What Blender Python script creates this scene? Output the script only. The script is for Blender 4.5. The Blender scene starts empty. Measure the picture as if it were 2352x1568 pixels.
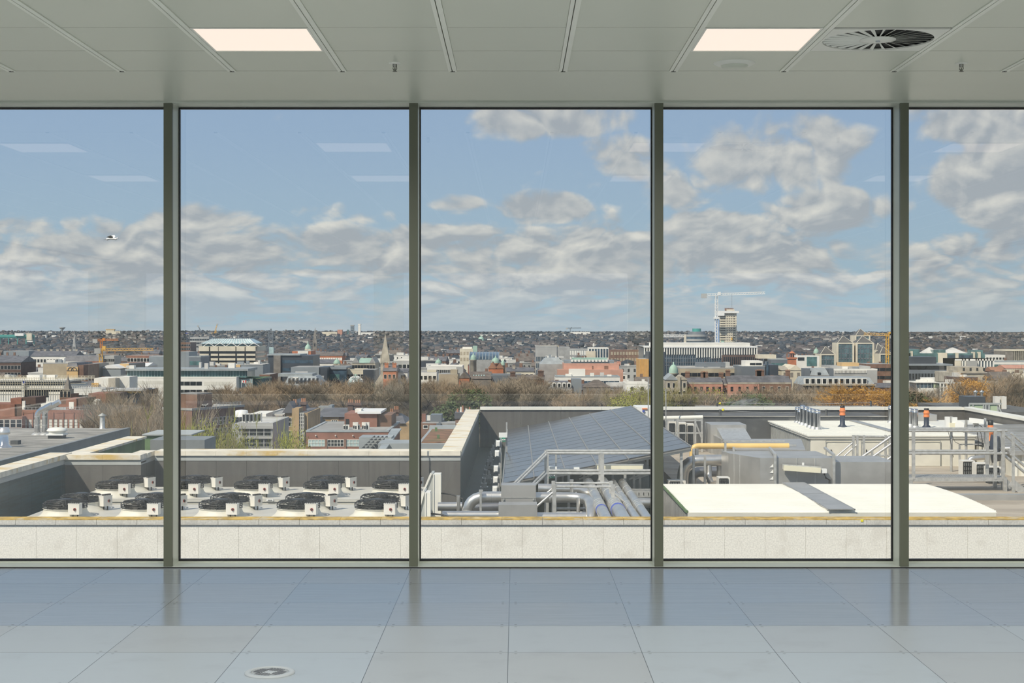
import bpy, math, random
from mathutils import Vector, Matrix
random.seed(7)
scene = bpy.context.scene
col = scene.collection
F = 3450.0                     # focal length in pixels of a 2352 px wide frame
CX, CY, EYE = 1184.0, 755.0, 1.46

# ---------------------------------------------------------------- camera
cam_data = bpy.data.cameras.new('camera')
cam_data.sensor_width = 36.0
cam_data.lens = F / 2352 * 36.0
cam_data.shift_x = (1176 - CX) / 2352
cam_data.shift_y = (CY - 784) / 2352
cam_data.clip_start, cam_data.clip_end = 0.1, 30000
camera = bpy.data.objects.new('camera', cam_data)
camera.location = (0, 0, EYE)
camera.rotation_euler = (math.pi / 2, 0, 0)
col.objects.link(camera)
scene.camera = camera

# ---------------------------------------------------------------- colour management and bounces
scene.view_settings.view_transform = 'Standard'
scene.view_settings.look = 'None'
scene.view_settings.gamma = 1.0
scene.view_settings.exposure = 0.0
scene.view_settings.use_curve_mapping = False
scene.cycles.max_bounces = 7
scene.cycles.diffuse_bounces = 4
scene.cycles.glossy_bounces = 4
scene.cycles.transparent_max_bounces = 12
scene.cycles.sample_clamp_indirect = 6.0

# ---------------------------------------------------------------- sun
SUN_DIR = Vector((0.46, 0.55, -0.70)).normalized()
sun_data = bpy.data.lights.new('sun', 'SUN')
sun_data.energy = 4.6
sun_data.angle = math.radians(0.53)
sun_data.color = (1.0, 0.92, 0.80)
sun = bpy.data.objects.new('sun', sun_data)
sun.rotation_euler = SUN_DIR.to_track_quat('-Z', 'Y').to_euler()
col.objects.link(sun)

# ---------------------------------------------------------------- node helper
class NT:
    """Tiny helper: build node graphs with function calls."""
    def __init__(self, tree):
        self.t = tree
        tree.nodes.clear()
    def n(self, kind, ins=None, **props):
        nd = self.t.nodes.new(kind)
        for k, v in props.items():
            setattr(nd, k, v)
        for k, v in (ins or {}).items():
            self.put(nd.inputs[k], v)
        return nd
    def put(self, sock, v):
        if hasattr(v, 'is_output'):
            self.t.links.new(v, sock)
        elif isinstance(v, bpy.types.Node):
            self.t.links.new(v.outputs[0], sock)
        else:
            if sock.type == 'RGBA' and hasattr(v, '__len__') and len(v) == 3:
                v = (*v, 1)
            sock.default_value = v
    def m(self, op, a, b=0.0, c=0.0, clamp=False):
        return self.n('ShaderNodeMath', {0: a, 1: b, 2: c}, operation=op, use_clamp=clamp).outputs[0]
    def ramp(self, x, lo, hi, a=0.0, b=1.0, smooth=True):
        return self.n('ShaderNodeMapRange', {'Value': x, 'From Min': lo, 'From Max': hi, 'To Min': a, 'To Max': b},
                      interpolation_type='SMOOTHSTEP' if smooth else 'LINEAR').outputs[0]
    def mix(self, f, a, b):
        nd = self.n('ShaderNodeMix', data_type='RGBA')
        self.put(nd.inputs[0], f); self.put(nd.inputs[6], a); self.put(nd.inputs[7], b)
        return nd.outputs[2]
    def mixv(self, f, a, b):
        nd = self.n('ShaderNodeMix', data_type='FLOAT')
        self.put(nd.inputs[0], f); self.put(nd.inputs[2], a); self.put(nd.inputs[3], b)
        return nd.outputs[0]
    def noise(self, vec, scale, detail=5, rough=0.55, dist=0.0):
        return self.n('ShaderNodeTexNoise', {'Vector': vec, 'Scale': scale, 'Detail': detail, 'Roughness': rough,
                                             'Distortion': dist}).outputs[0]
    def xyz(self, a, b, c):
        return self.n('ShaderNodeCombineXYZ', {0: a, 1: b, 2: c}).outputs[0]
    def pos(self):
        return self.n('ShaderNodeNewGeometry').outputs['Position']
    def sep(self, v):
        return self.n('ShaderNodeSeparateXYZ', {0: v}).outputs

# ---------------------------------------------------------------- world: blue spring sky with broken cumulus
world = bpy.data.worlds.new('sky')
scene.world = world
world.use_nodes = True
w = NT(world.node_tree)
direction = w.n('ShaderNodeTexCoord').outputs['Generated']
dx, dy, dz = w.sep(w.n('ShaderNodeVectorMath', {0: direction}, operation='NORMALIZE').outputs[0])[:3]
az = w.m('ARCTAN2', dx, dy)                 # azimuth from north
el = w.m('ARCSINE', dz)                     # elevation
def cloud_bank(specs):
    """Largest of several soft elliptical banks: azimuth, elevation, half width, half height (degrees), weight."""
    out = None
    for a, e, ra, re_, s in specs:
        qa = w.m('DIVIDE', w.m('SUBTRACT', az, math.radians(a)), math.radians(ra))
        qe = w.m('DIVIDE', w.m('SUBTRACT', el, math.radians(e)), math.radians(re_))
        r2 = w.m('ADD', w.m('MULTIPLY', qa, qa), w.m('MULTIPLY', qe, qe))
        v = w.m('MULTIPLY', w.m('SUBTRACT', 1.0, r2, clamp=True), s)
        out = v if out is None else w.m('MAXIMUM', out, v)
    return out
banks = cloud_bank([
    (1.3, 7.9, 4.6, 1.0, .30), (4.2, 6.4, 2.8, 1.5, .26), (9.4, 6.6, 4.6, 1.9, .32), (6.2, 5.4, 2.6, 1.4, .2), (17.6, 5.2, 2.4, 1.9, .42), (17.6, 7.4, 2.6, 1.0, .3),
    (1.0, 4.55, 2.2, .85, .36), (-2.1, 4.8, 1.6, .55, .26), (-5.3, 4.35, 1.3, .5, .22), (-7.6, 4.6, 1.9, .55, .24),
    (-11.8, 4.15, 2.6, .85, .30), (-18.5, 3.75, 2.0, .7, .28), (-16.4, 3.85, .7, .5, .2), (-7.0, 3.35, 1.9, .6, .30), (-3.7, 3.4, 2.3, .75, .34),
    (7.5, 3.9, 2.8, .8, .30), (12.0, 4.4, 3.4, 1.1, .27), (9.5, 2.6, 6.5, .9, .28), (-16.0, 3.05, 4.0, .55, .30), (-10.8, 3.0, 2.2, .5, .30),
    (1.0, 3.1, 5.0, 1.3, .27), (17.0, 2.9, 4.0, 1.0, .26)])
low = w.ramp(el, math.radians(4.4), math.radians(2.9), 0.0, 0.185)
clear_left = w.m('MULTIPLY', w.ramp(az, math.radians(2.0), math.radians(-5.0), 0.0, -0.13), w.ramp(el, math.radians(3.6), math.radians(5.4)))
high = w.ramp(el, math.radians(10), math.radians(20), 0.0, 0.06)
bias = w.m('ADD', w.m('ADD', w.m('MAXIMUM', w.m('MULTIPLY', banks, .80), low), high), clear_left)
def cloud_noise(de, da=0.0):
    # layers flatten towards the horizon like a real cloud field seen edge on
    e2 = w.m('MAXIMUM', w.m('ADD', el, de), -0.01)
    v = w.xyz(w.m('ADD', az, da), w.m('MULTIPLY', w.m('LOGARITHM', w.m('ADD', e2, 0.03), 2.718282), 0.17), 0.37)
    a = w.noise(v, 11.0, 9, 0.615, 0.25)
    b = w.m('ABSOLUTE', w.m('SUBTRACT', w.noise(v, 21.0, 3, 0.5, 0.4), 0.5))
    puff = w.m('ADD', 0.30, w.m('MULTIPLY', b, 2.4))
    return w.m('ADD', w.m('MULTIPLY', a, 0.66), w.m('MULTIPLY', puff, 0.34))
n0 = cloud_noise(0.0)
n1 = cloud_noise(math.radians(.34), math.radians(-.22))
dens = w.m('ADD', n0, bias)
cover = w.ramp(dens, 0.53, 0.66)
edge_up = w.m('SUBTRACT', n0, n1)
lit = w.m('ADD', w.m('MULTIPLY', edge_up, 5.0), w.m('MULTIPLY', w.m('SUBTRACT', dens, .66), -0.5))
lit = w.m('ADD', lit, 0.27, clamp=True)
blue = w.mix(w.ramp(el, 0.0, math.radians(9)), (0.38, 0.53, 0.64), (0.315, 0.455, 0.67))
blue = w.mix(w.ramp(el, math.radians(10), math.radians(60)), blue, (0.30, 0.36, 0.49))
cloud = w.mix(lit, (0.40, 0.44, 0.50), (0.78, 0.77, 0.74))
cloud = w.mix(w.ramp(el, math.radians(2.4), math.radians(0.2), 0.0, .8), cloud, (0.42, 0.51, 0.59))
sky = w.mix(w.m('MULTIPLY', cover, 0.93), blue, cloud)
sky = w.mix(w.ramp(el, math.radians(-.2), math.radians(-2)), sky, (0.16, 0.17, 0.17))
bg = w.n('ShaderNodeBackground', {'Color': sky, 'Strength': 1.04})
out = w.n('ShaderNodeOutputWorld')
w.put(out.inputs[0], bg)

# ---------------------------------------------------------------- materials
MATS = {}
def mat(name, color, rough=0.6, metal=0.0, var=0.12, scale=2.0, spec=0.5, dirt=None, dirt_scale=1.0, dirt_amt=0.5, stretch=(1, 1, 1), emit=None, bump=0.0):
    """Principled material whose colour wanders a little with a noise in world space."""
    if name in MATS:
        return MATS[name]
    mt = bpy.data.materials.new(name)
    mt.use_nodes = True
    g = NT(mt.node_tree)
    p = g.n('ShaderNodeVectorMath', {0: g.pos(), 1: stretch}, operation='MULTIPLY').outputs[0]
    nz = g.noise(p, scale, 4)
    lo = tuple(c * (1 - var) for c in color); hi = tuple(min(1, c * (1 + var)) for c in color)
    c = g.mix(g.ramp(nz, .35, .65), lo, hi)
    if dirt:
        d = g.ramp(g.noise(p, dirt_scale, 6, .65), .5, .68)
        c = g.mix(g.m('MULTIPLY', d, dirt_amt), c, dirt)
    b = g.n('ShaderNodeBsdfPrincipled', {'Base Color': c, 'Roughness': rough, 'Metallic': metal, 'Specular IOR Level': spec})
    if emit:
        g.put(b.inputs['Emission Color'], emit[0]); b.inputs['Emission Strength'].default_value = emit[1]
    if bump:
        bp = g.n('ShaderNodeBump', {'Height': nz, 'Strength': bump, 'Distance': .02})
        g.put(b.inputs['Normal'], bp.outputs[0])
    g.put(g.n('ShaderNodeOutputMaterial').inputs[0], b)
    MATS[name] = mt
    return mt

def finish(name, g, bsdf):
    g.put(g.n('ShaderNodeOutputMaterial').inputs[0], bsdf)

def custom(name):
    mt = bpy.data.materials.new(name); mt.use_nodes = True
    MATS[name] = mt
    return mt, NT(mt.node_tree)

# ---------------------------------------------------------------- mesh builder
class MB:
    """Collects simple solids and links them as ONE mesh object."""
    def __init__(self):
        self.v, self.f, self.s, self.mi = [], [], [], []
        self.cur = 0
    def _add(self, vs, fs, smooth=False):
        o = len(self.v)
        self.v += [tuple(q) for q in vs]
        for f in fs:
            self.f.append(tuple(i + o for i in f)); self.s.append(smooth); self.mi.append(self.cur)
        return self
    def m(self, i):
        self.cur = i
        return self
    def box(self, x0, x1, y0, y1, z0, z1):
        vs = [(x, y, z) for z in (z0, z1) for y in (y0, y1) for x in (x0, x1)]
        return self._add(vs, [(0, 2, 3, 1), (4, 5, 7, 6), (0, 1, 5, 4), (2, 6, 7, 3), (0, 4, 6, 2), (1, 3, 7, 5)])
    def hexa(self, bottom, top):
        """bottom and top: 4 points each, counter-clockwise seen from above"""
        return self._add(list(bottom) + list(top), [(3, 2, 1, 0), (4, 5, 6, 7), (0, 1, 5, 4), (1, 2, 6, 5), (2, 3, 7, 6), (3, 0, 4, 7)])
    def prism(self, poly, a, b, axis='y'):
        """extrude a 2D polygon along an axis from a to b"""
        n = len(poly)
        mk = {'y': lambda p, t: (p[0], t, p[1]), 'x': lambda p, t: (t, p[0], p[1]), 'z': lambda p, t: (p[0], p[1], t)}[axis]
        vs = [mk(p, a) for p in poly] + [mk(p, b) for p in poly]
        fs = [tuple(range(n)), tuple(range(2 * n - 1, n - 1, -1))]
        fs += [(i, i + n, (i + 1) % n + n, (i + 1) % n) for i in range(n)]
        return self._add(vs, fs)
    def quad(self, *p):
        return self._add(p, [tuple(range(len(p)))])
    def ring(self, c, t, r, n):
        t = Vector(t).normalized()
        a = t.orthogonal().normalized() if abs(t.z) > .9 else t.cross(Vector((0, 0, 1))).normalized()
        b = t.cross(a)
        return [Vector(c) + a * (r * math.cos(2 * math.pi * i / n)) + b * (r * math.sin(2 * math.pi * i / n)) for i in range(n)]
    def tube(self, path, r, n=8, cap=True, r2=None):
        path = [Vector(p) for p in path]
        vs, fs = [], []
        k = len(path)
        for i, p in enumerate(path):
            t = (path[min(i + 1, k - 1)] - path[max(i - 1, 0)])
            rr = r if r2 is None else r + (r2 - r) * i / (k - 1)
            ring = self.ring(p, t, rr, n)
            if i and vs:      # keep rings aligned
                prev = vs[-n:]
                best = min(range(n), key=lambda s: (ring[s] - prev[0]).length)
                ring = ring[best:] + ring[:best]
                if (ring[1] - prev[1]).length > (ring[-1] - prev[1]).length:
                    ring = [ring[0]] + ring[:0:-1]
            vs += ring
        for i in range(k - 1):
            for j in range(n):
                a, b = i * n + j, i * n + (j + 1) % n
                fs.append((a, b, b + n, a + n))
        self._add(vs, fs, n > 5)
        if cap:
            self._add(vs[:n], [tuple(range(n - 1, -1, -1))]); self._add(vs[-n:], [tuple(range(n))])
        return self
    def bar(self, p, q, w, h=None):
        """square bar between two points"""
        h = h or w
        p, q = Vector(p), Vector(q)
        t = (q - p).normalized()
        up = Vector((0, 0, 1)) if abs(t.z) < .95 else Vector((0, 1, 0))
        a = t.cross(up).normalized() * (w / 2); b = a.normalized().cross(t) * (h / 2)
        vs = [p - a - b, p + a - b, p + a + b, p - a + b, q - a - b, q + a - b, q + a + b, q - a + b]
        return self._add(vs, [(3, 2, 1, 0), (4, 5, 6, 7), (0, 1, 5, 4), (1, 2, 6, 5), (2, 3, 7, 6), (3, 0, 4, 7)])
    def lathe(self, prof, c=(0, 0, 0), n=24, smooth=True, capb=True, capt=True):
        """profile of (radius, z) turned about the vertical axis through c"""
        vs, fs = [], []
        for r, z in prof:
            vs += [(c[0] + r * math.cos(2 * math.pi * i / n), c[1] + r * math.sin(2 * math.pi * i / n), c[2] + z) for i in range(n)]
        for k in range(len(prof) - 1):
            for i in range(n):
                fs.append((k * n + i, k * n + (i + 1) % n, (k + 1) * n + (i + 1) % n, (k + 1) * n + i))
        self._add(vs, fs, smooth)
        if capb and prof[0][0] > 1e-4: self._add(vs[:n], [tuple(range(n - 1, -1, -1))])
        if capt and prof[-1][0] > 1e-4: self._add(vs[-n:], [tuple(range(n))])
        return self
    def pyramid(self, x0, x1, y0, y1, z0, z1, top=0.0):
        cx, cy = (x0 + x1) / 2, (y0 + y1) / 2
        b = [(x0, y0, z0), (x1, y0, z0), (x1, y1, z0), (x0, y1, z0)]
        t = [(cx + (p[0] - cx) * top, cy + (p[1] - cy) * top, z1) for p in b]
        return self.hexa(b, t)
    def gable(self, x0, x1, y0, y1, z0, z1, along='x', hip=0.0, over=0.0):
        """solid pitched roof with its ridge along x or y"""
        x0 -= over; x1 += over; y0 -= over; y1 += over
        if along == 'x':
            yc = (y0 + y1) / 2; h = hip * (x1 - x0)
            vs = [(x0, y0, z0), (x1, y0, z0), (x1, y1, z0), (x0, y1, z0), (x0 + h, yc, z1), (x1 - h, yc, z1)]
            return self._add(vs, [(3, 2, 1, 0), (0, 1, 5, 4), (2, 3, 4, 5), (1, 2, 5), (3, 0, 4)])
        xc = (x0 + x1) / 2; h = hip * (y1 - y0)
        vs = [(x0, y0, z0), (x1, y0, z0), (x1, y1, z0), (x0, y1, z0), (xc, y0 + h, z1), (xc, y1 - h, z1)]
        return self._add(vs, [(3, 2, 1, 0), (0, 1, 4), (1, 2, 5, 4), (2, 3, 5), (3, 0, 4, 5)])
    def mesh(self, name, mats, origin=(0, 0, 0)):
        me = bpy.data.meshes.new(name)
        ox, oy, oz = origin
        me.from_pydata([(a - ox, b - oy, c - oz) for a, b, c in self.v], [], self.f)
        for mt in (mats if isinstance(mats, (list, tuple)) else [mats]):
            me.materials.append(mt)
        me.polygons.foreach_set('use_smooth', self.s)
        me.polygons.foreach_set('material_index', self.mi)
        me.update()
        return me
    def build(self, name, mats, parent=None, label=None, local=False):
        """link as one object; vertices are in world space unless local (then in the parent's space)"""
        root = parent
        org = Vector((0, 0, 0))
        while root is not None and not local:
            org += root.location; root = root.parent
        o = bpy.data.objects.new(name, self.mesh(name, mats, org))
        col.objects.link(o)
        if parent: o.parent = parent
        if label: o['label'] = label
        return o
    def build_thing(self, name, mats, label, cat, group=None, kind=None):
        """a top-level thing that is one mesh, its origin at its base"""
        xs, ys, zs = zip(*self.v)
        org = ((min(xs) + max(xs)) / 2, (min(ys) + max(ys)) / 2, min(zs))
        o = bpy.data.objects.new(name, self.mesh(name, mats, org))
        o.location = org
        col.objects.link(o)
        return tag(o, label, cat, group, kind)

def tag(o, label=None, cat=None, group=None, kind=None):
    if label: o['label'] = label
    if cat: o['category'] = cat
    if group: o['group'] = group
    if kind: o['kind'] = kind
    return o

def thing(name, label, cat, loc=(0, 0, 0), rotz=0.0, group=None):
    o = bpy.data.objects.new(name, None)
    o.empty_display_size = .2
    o.location = loc
    o.rotation_euler = (0, 0, rotz)
    col.objects.link(o)
    return tag(o, label, cat, group)

def dup(root, loc, rotz=None, label=None, group=None, scale=None):
    """copy a thing together with copies of its parts and sub-parts (mesh data shared)"""
    r = root.copy(); r.location = loc
    if rotz is not None: r.rotation_euler = (0, 0, rotz)
    if scale is not None: r.scale = scale if hasattr(scale, '__len__') else (scale,) * 3
    col.objects.link(r)
    if label: r['label'] = label
    if group: r['group'] = group
    for ch in list(root.children):
        c = ch.copy(); c.parent = r; col.objects.link(c)
        for g in list(ch.children):
            d = g.copy(); d.parent = c; col.objects.link(d)
    return r

def structure(name, mb, mats):
    o = mb.build(name, mats)
    o['kind'] = 'structure'
    return o

# measured directions of the place: a sight line and its distance give a point
def PX(px, d): return (px - CX) * d / F
def PZ(py, d): return EYE - (py - CY) * d / F
def P(px, py, d): return Vector((PX(px, d), d, PZ(py, d)))
# ================================================================ THE ROOM
GY0, GY1 = 9.175, 9.345            # inner face of the window frame, plane of the glass
HC = EYE + 1.39                    # ceiling height
XW, YB = 8.4, -12.0                # side walls at +-XW, back wall at YB

# floor: 600 mm raised access panels of galvanised steel, each with its own sheen
mt, g = custom('floor_panels')
px_, py_, _ = g.sep(g.pos())[:3]
TX, TY, OX, OY = 0.604, 0.613, -0.033, 6.779
cx_ = g.m('DIVIDE', g.m('SUBTRACT', px_, OX), TX); cy_ = g.m('DIVIDE', g.m('SUBTRACT', py_, OY), TY)
ix, iy = g.m('FLOOR', cx_), g.m('FLOOR', cy_)
fx, fy = g.m('FRACT', cx_), g.m('FRACT', cy_)
ex = g.m('MULTIPLY', g.m('MINIMUM', fx, g.m('SUBTRACT', 1.0, fx)), TX)
ey = g.m('MULTIPLY', g.m('MINIMUM', fy, g.m('SUBTRACT', 1.0, fy)), TY)
seam = g.m('MAXIMUM', g.m('LESS_THAN', ex, .0016), g.m('LESS_THAN', ey, .0026))
rnd = g.n('ShaderNodeTexWhiteNoise', {'Vector': g.xyz(ix, iy, 3.0)}, noise_dimensions='3D').outputs[0]
rnd2 = g.n('ShaderNodeTexWhiteNoise', {'Vector': g.xyz(iy, ix, 7.0)}, noise_dimensions='3D').outputs[0]
streak = g.noise(g.xyz(g.m('MULTIPLY', px_, 2.0), g.m('MULTIPLY', py_, 26.0), rnd), 1.6, 6, .6)
blot = g.noise(g.pos(), 3.2, 5, .6)
scuff = g.ramp(g.noise(g.xyz(g.m('MULTIPLY', px_, 9.0), g.m('MULTIPLY', py_, 30.0), 2.0), 1.5, 3, .5), .74, .80)
# panels laid nearer the camera still have a duller, paler zinc skin
new_row = g.m('LESS_THAN', iy, 0.5)
c = g.mix(new_row, (0.27, 0.31, 0.36), (0.43, 0.475, 0.52))
c = g.mix(g.m('MULTIPLY', g.ramp(rnd, 0.0, 1.0), .75), c, g.mix(new_row, (0.33, 0.34, 0.36), (0.41, 0.42, 0.43)))
c = g.mix(g.ramp(streak, .3, .7, 0, .2), c, (0.42, 0.45, 0.48))
c = g.mix(g.ramp(blot, .5, .75, 0, .3), c, (0.30, 0.31, 0.33))
c = g.mix(g.m('MULTIPLY', scuff, .35), c, (0.10, 0.10, 0.10))
# four countersunk screws near each corner
sx = g.m('ABSOLUTE', g.m('SUBTRACT', ex, .034)); sy = g.m('ABSOLUTE', g.m('SUBTRACT', ey, .026))
screw = g.m('LESS_THAN', g.m('ADD', g.m('MULTIPLY', sx, sx), g.m('MULTIPLY', sy, sy)), .00006)
c = g.mix(g.m('MULTIPLY', screw, .55), c, (0.08, 0.08, 0.08))
c = g.mix(g.m('MULTIPLY', seam, .8), c, (0.05, 0.055, 0.06))
ro = g.m('ADD', g.mixv(new_row, .13, .30), g.m('MULTIPLY', g.m('ADD', rnd2, g.m('MULTIPLY', streak, .25)), .09))
b = g.n('ShaderNodeBsdfPrincipled', {'Base Color': c, 'Roughness': ro, 'Specular IOR Level': 0.55})
finish(mt.name, g, b)

# ceiling: semi-gloss white metal planks and pans
mt, g = custom('ceiling_metal')
nz = g.noise(g.pos(), 1.3, 4)
c = g.mix(nz, (0.655, 0.685, 0.585), (0.71, 0.73, 0.63))
b = g.n('ShaderNodeBsdfPrincipled', {'Base Color': c, 'Roughness': .36, 'Specular IOR Level': .5})
finish(mt.name, g, b)
mat('ceiling_gap', (0.05, 0.05, 0.04), .7, var=.05)
mat('rail_paint', (0.88, 0.89, 0.80), .4, var=.03)
mat('mullion_backlit', (0.135, 0.145, 0.105), .42, var=.03)  # frame colour darkened to imitate the backlit mullion fronts
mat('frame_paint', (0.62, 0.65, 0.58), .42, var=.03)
mat('wall_paint', (0.80, 0.80, 0.76), .7, var=.03)
mat('gasket', (0.012, 0.012, 0.014), .5, var=.05)
mat('white_trim', (0.86, 0.86, 0.79), .4, var=.03)
mat('chrome', (0.30, 0.30, 0.27), .3, 1.0, var=.03)
mat('vent_dark', (0.012, 0.013, 0.012), .6, var=.05)
mat('grommet', (0.50, 0.53, 0.56), .4, var=.05)

structure('floor', MB().box(-XW - .2, XW + .2, YB - .2, GY1 + .02, -.35, 0), MATS['floor_panels'])
structure('wall_right', MB().box(XW, XW + .2, YB, GY1, 0, HC), MATS['wall_paint'])
# the left side is glazed too: low sill, head and piers between its openings
lw = MB().box(-XW - .2, -XW, YB, GY1, 0, .12).box(-XW - .2, -XW, YB, GY1, 2.62, HC)
for y0, y1 in ((YB, YB + .5), (-5.2, -4.8), (.4, .8), (5.0, 5.2), (9.0, GY1)): lw.box(-XW - .2, -XW, y0, y1, .12, 2.62)
structure('wall_left', lw, MATS['wall_paint'])
# back wall: piers, sill and head round three wide openings to daylight
bw = MB()
bw.box(-XW, XW, YB - .2, YB, 0, .12); bw.box(-XW, XW, YB - .2, YB, 2.6, HC)
for x0, x1 in ((-XW, -7.6), (-2.9, -2.3), (2.3, 2.9), (7.6, XW)):
    bw.box(x0, x1, YB - .2, YB, .12, 2.6)
structure('wall_back', bw, MATS['wall_paint'])

# ceiling: grid of pans between twin runners, flush margin plank along the window
TCX, OCX = 0.5945, -0.338
rows = [8.10 - .585 * i for i in range(0, 36)]
cl = MB()
cl.box(-XW - .2, XW + .2, YB - .2, GY1 + .1, HC + .03, HC + .34)
cl.box(-XW, XW, 8.104, GY0 + .02, HC, HC + .03)                     # margin plank
k0, k1 = int(-XW / TCX) - 1, int(XW / TCX) + 2
cl.m(0)
holes = {(-2, 1), (2, 1), (3, 1)}                                   # tiles taken by lights and the diffuser: (column, row)
for k in range(k0, k1):
    xa = OCX + TCX * k
    if xa < -XW + .01 or xa + TCX > XW: continue
    # twin runner rails beside the tile
    cl.m(2).box(xa - .0225, xa - .005, YB, 8.096, HC - .005, HC + .03)
    cl.box(xa - .0005, xa + .0225, YB, 8.096, HC - .005, HC + .03).m(0)
    for i in range(len(rows) - 1):
        if (k, i) in holes: continue
        cl.box(xa + .0235, xa + TCX - .0235, rows[i + 1] + .004, rows[i] - .004 - (.004 if i == 0 else 0), HC, HC + .03)
cl.m(1).box(-XW, XW, YB, 8.11, HC + .012, HC + .0299)               # dark void seen in the joints
for k in range(k0, k1):
    xa = OCX + TCX * k
    cl.box(xa - .012, xa + .012, 8.085, 8.101, HC - .006, HC + .01) # dark end clip of each runner
structure('ceiling', cl, [MATS['ceiling_metal'], MATS['ceiling_gap'], MATS['rail_paint']])

# window wall: sill, head and mullions of green-grey aluminium, panes with black gaskets
structure('trim_1', MB().box(-XW, XW, GY0, GY1 + .06, 0.0005, .010).box(-XW, XW, GY1 - .012, GY1 + .06, .010, .016), MATS['frame_paint'])
structure('trim_0', MB().box(-XW, XW, GY0 - .004, GY0 - .0005, 0.0005, .0055), MATS['gasket'])  # dark strip drawn in for the shadow gap under the sill
structure('trim_2', MB().box(-XW, XW, GY0, GY1 + .06, HC - .0125, HC - .0005), MATS['frame_paint'])
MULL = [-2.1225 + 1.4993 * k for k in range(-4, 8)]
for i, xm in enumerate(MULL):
    structure('trim_%d' % (i + 3), MB().box(xm - .0265, xm + .0265, GY0 - .004, GY0 + .02, .010, HC - .0125).m(1).box(xm - .026, xm + .026, GY0 + .02, GY1 + .06, .010, HC - .0125), [MATS['mullion_backlit'], MATS['frame_paint']])  # dark cap imitates backlight, paler body imitates the sky-lit sides
mt, g = custom('window_glass')
fr = g.n('ShaderNodeFresnel', {'IOR': 1.5}).outputs[0]
tr = g.n('ShaderNodeBsdfTransparent', {'Color': (0.955, 0.955, 0.935)})
gl = g.n('ShaderNodeBsdfGlossy', {'Color': (1, 1, 1), 'Roughness': 0.0})
mx = g.n('ShaderNodeMixShader', {0: g.m('MULTIPLY', fr, 1.45), 1: tr, 2: gl})
finish(mt.name, g, mx)
edges = [-XW + .0265] + MULL + [XW - .0265]
for i in range(len(edges) - 1):
    xa, xb = edges[i] + .0265, edges[i + 1] - .0265
    if xb - xa < .1: continue
    o = structure('window_%d' % (i + 1), MB().box(xa, xb, GY1 + .012, GY1 + .018, .017, HC - .014), MATS['window_glass'])
    ga = MB()
    ga.box(xa, xb, GY1, GY1 + .03, .016, .028); ga.box(xa, xb, GY1, GY1 + .03, HC - .0225, HC - .0128)
    ga.box(xa, xa + .007, GY1, GY1 + .03, .028, HC - .0225); ga.box(xb - .007, xb, GY1, GY1 + .03, .028, HC - .0225)
    ga.build('gasket', MATS['gasket'], o)

# ceiling lights: square panels set in the grid
mat('diffuser', (0.10, 0.10, 0.10), .5, emit=((1.0, 0.855, 0.73), .93), var=.01)
def ceiling_light(k, i, label, group=None):
    xa = OCX + TCX * k; y1, y0 = rows[i], rows[i + 1]
    t = thing('ceiling_light', label, 'ceiling light', ((xa + TCX / 2), (y0 + y1) / 2, HC), 0, group)
    MB().box(xa + .034, xa + TCX - .034, y0 + .012, y1 - .014, HC - .001, HC + .011).build('diffuser', MATS['diffuser'], t)
    fm = MB()
    fm.box(xa + .024, xa + TCX - .024, y0 + .002, y0 + .012, HC - .004, HC + .011); fm.box(xa + .024, xa + TCX - .024, y1 - .014, y1 - .002, HC - .004, HC + .011)
    fm.box(xa + .024, xa + .034, y0 + .012, y1 - .014, HC - .004, HC + .011); fm.box(xa + TCX - .034, xa + TCX - .024, y0 + .012, y1 - .014, HC - .004, HC + .011)
    fm.build('frame', MATS['white_trim'], t)
    return t
def fill_spot_in(k, i, power):  # added spot that brightens the room; most have no fixture
    ld = bpy.data.lights.new('ceiling_fill', 'SPOT'); ld.spot_size = math.radians(168); ld.spot_blend = .5; ld.shadow_soft_size = 0.0
    ld.energy = power; ld.color = (1.0, .975, .90)
    lo = bpy.data.objects.new('ceiling_fill', ld)
    lo.location = (OCX + TCX * (k + .5), (rows[i] + rows[i + 1]) / 2, HC - .012)
    col.objects.link(lo)
ceiling_light(-2, 1, 'lit square ceiling panel left of the sprinkler, above the second window from the left')
ceiling_light(2, 1, 'lit square ceiling panel between the round smoke detector and the swirl diffuser')
for k in (-14, -10, -6, -2, 2, 6, 10):
    for i in (1, 5, 9, 13, 17, 21, 25, 29):
        if (k, i) not in ((-2, 1), (2, 1)):
            holes.add((k, i))
            if i <= 5: 
                t = ceiling_light(k, i, 'lit square ceiling panel mirrored in the window glass', 'ceiling light panels deeper in the room')
                t.location.z -= .004
        fill_spot_in(k, i, 50.0)

# swirl diffuser: square plate, disc of radial slots, hub
xa = OCX + TCX * 3; y1, y0 = rows[1], rows[2]
dcx, dcy = xa + TCX / 2, (y0 + y1) / 2
t = thing('air_diffuser', 'square swirl ceiling diffuser with radial slots beside the right light panel', 'air vent', (dcx, dcy, HC))
pl = MB()
R1, R0, NS = .262, .045, 64
sq = []
for i in range(NS):
    a = 2 * math.pi * i / NS
    s = .272 / max(abs(math.cos(a)), abs(math.sin(a)))
    sq.append((dcx + s * math.cos(a), dcy + s * math.sin(a)))
ci = [(dcx + R1 * math.cos(2 * math.pi * i / NS), dcy + R1 * math.sin(2 * math.pi * i / NS)) for i in range(NS)]
for i in range(NS):
    j = (i + 1) % NS
    pl.hexa([(*sq[i], HC - .004), (*sq[j], HC - .004), (*ci[j], HC - .004), (*ci[i], HC - .004)], [(*sq[i], HC + .004), (*sq[j], HC + .004), (*ci[j], HC + .004), (*ci[i], HC + .004)])
pl.build('plate', MATS['white_trim'], t)
MB().box(dcx - .265, dcx + .265, dcy - .265, dcy + .265, HC + .0085, HC + .0115).build('plenum', MATS['vent_dark'], t)
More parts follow.
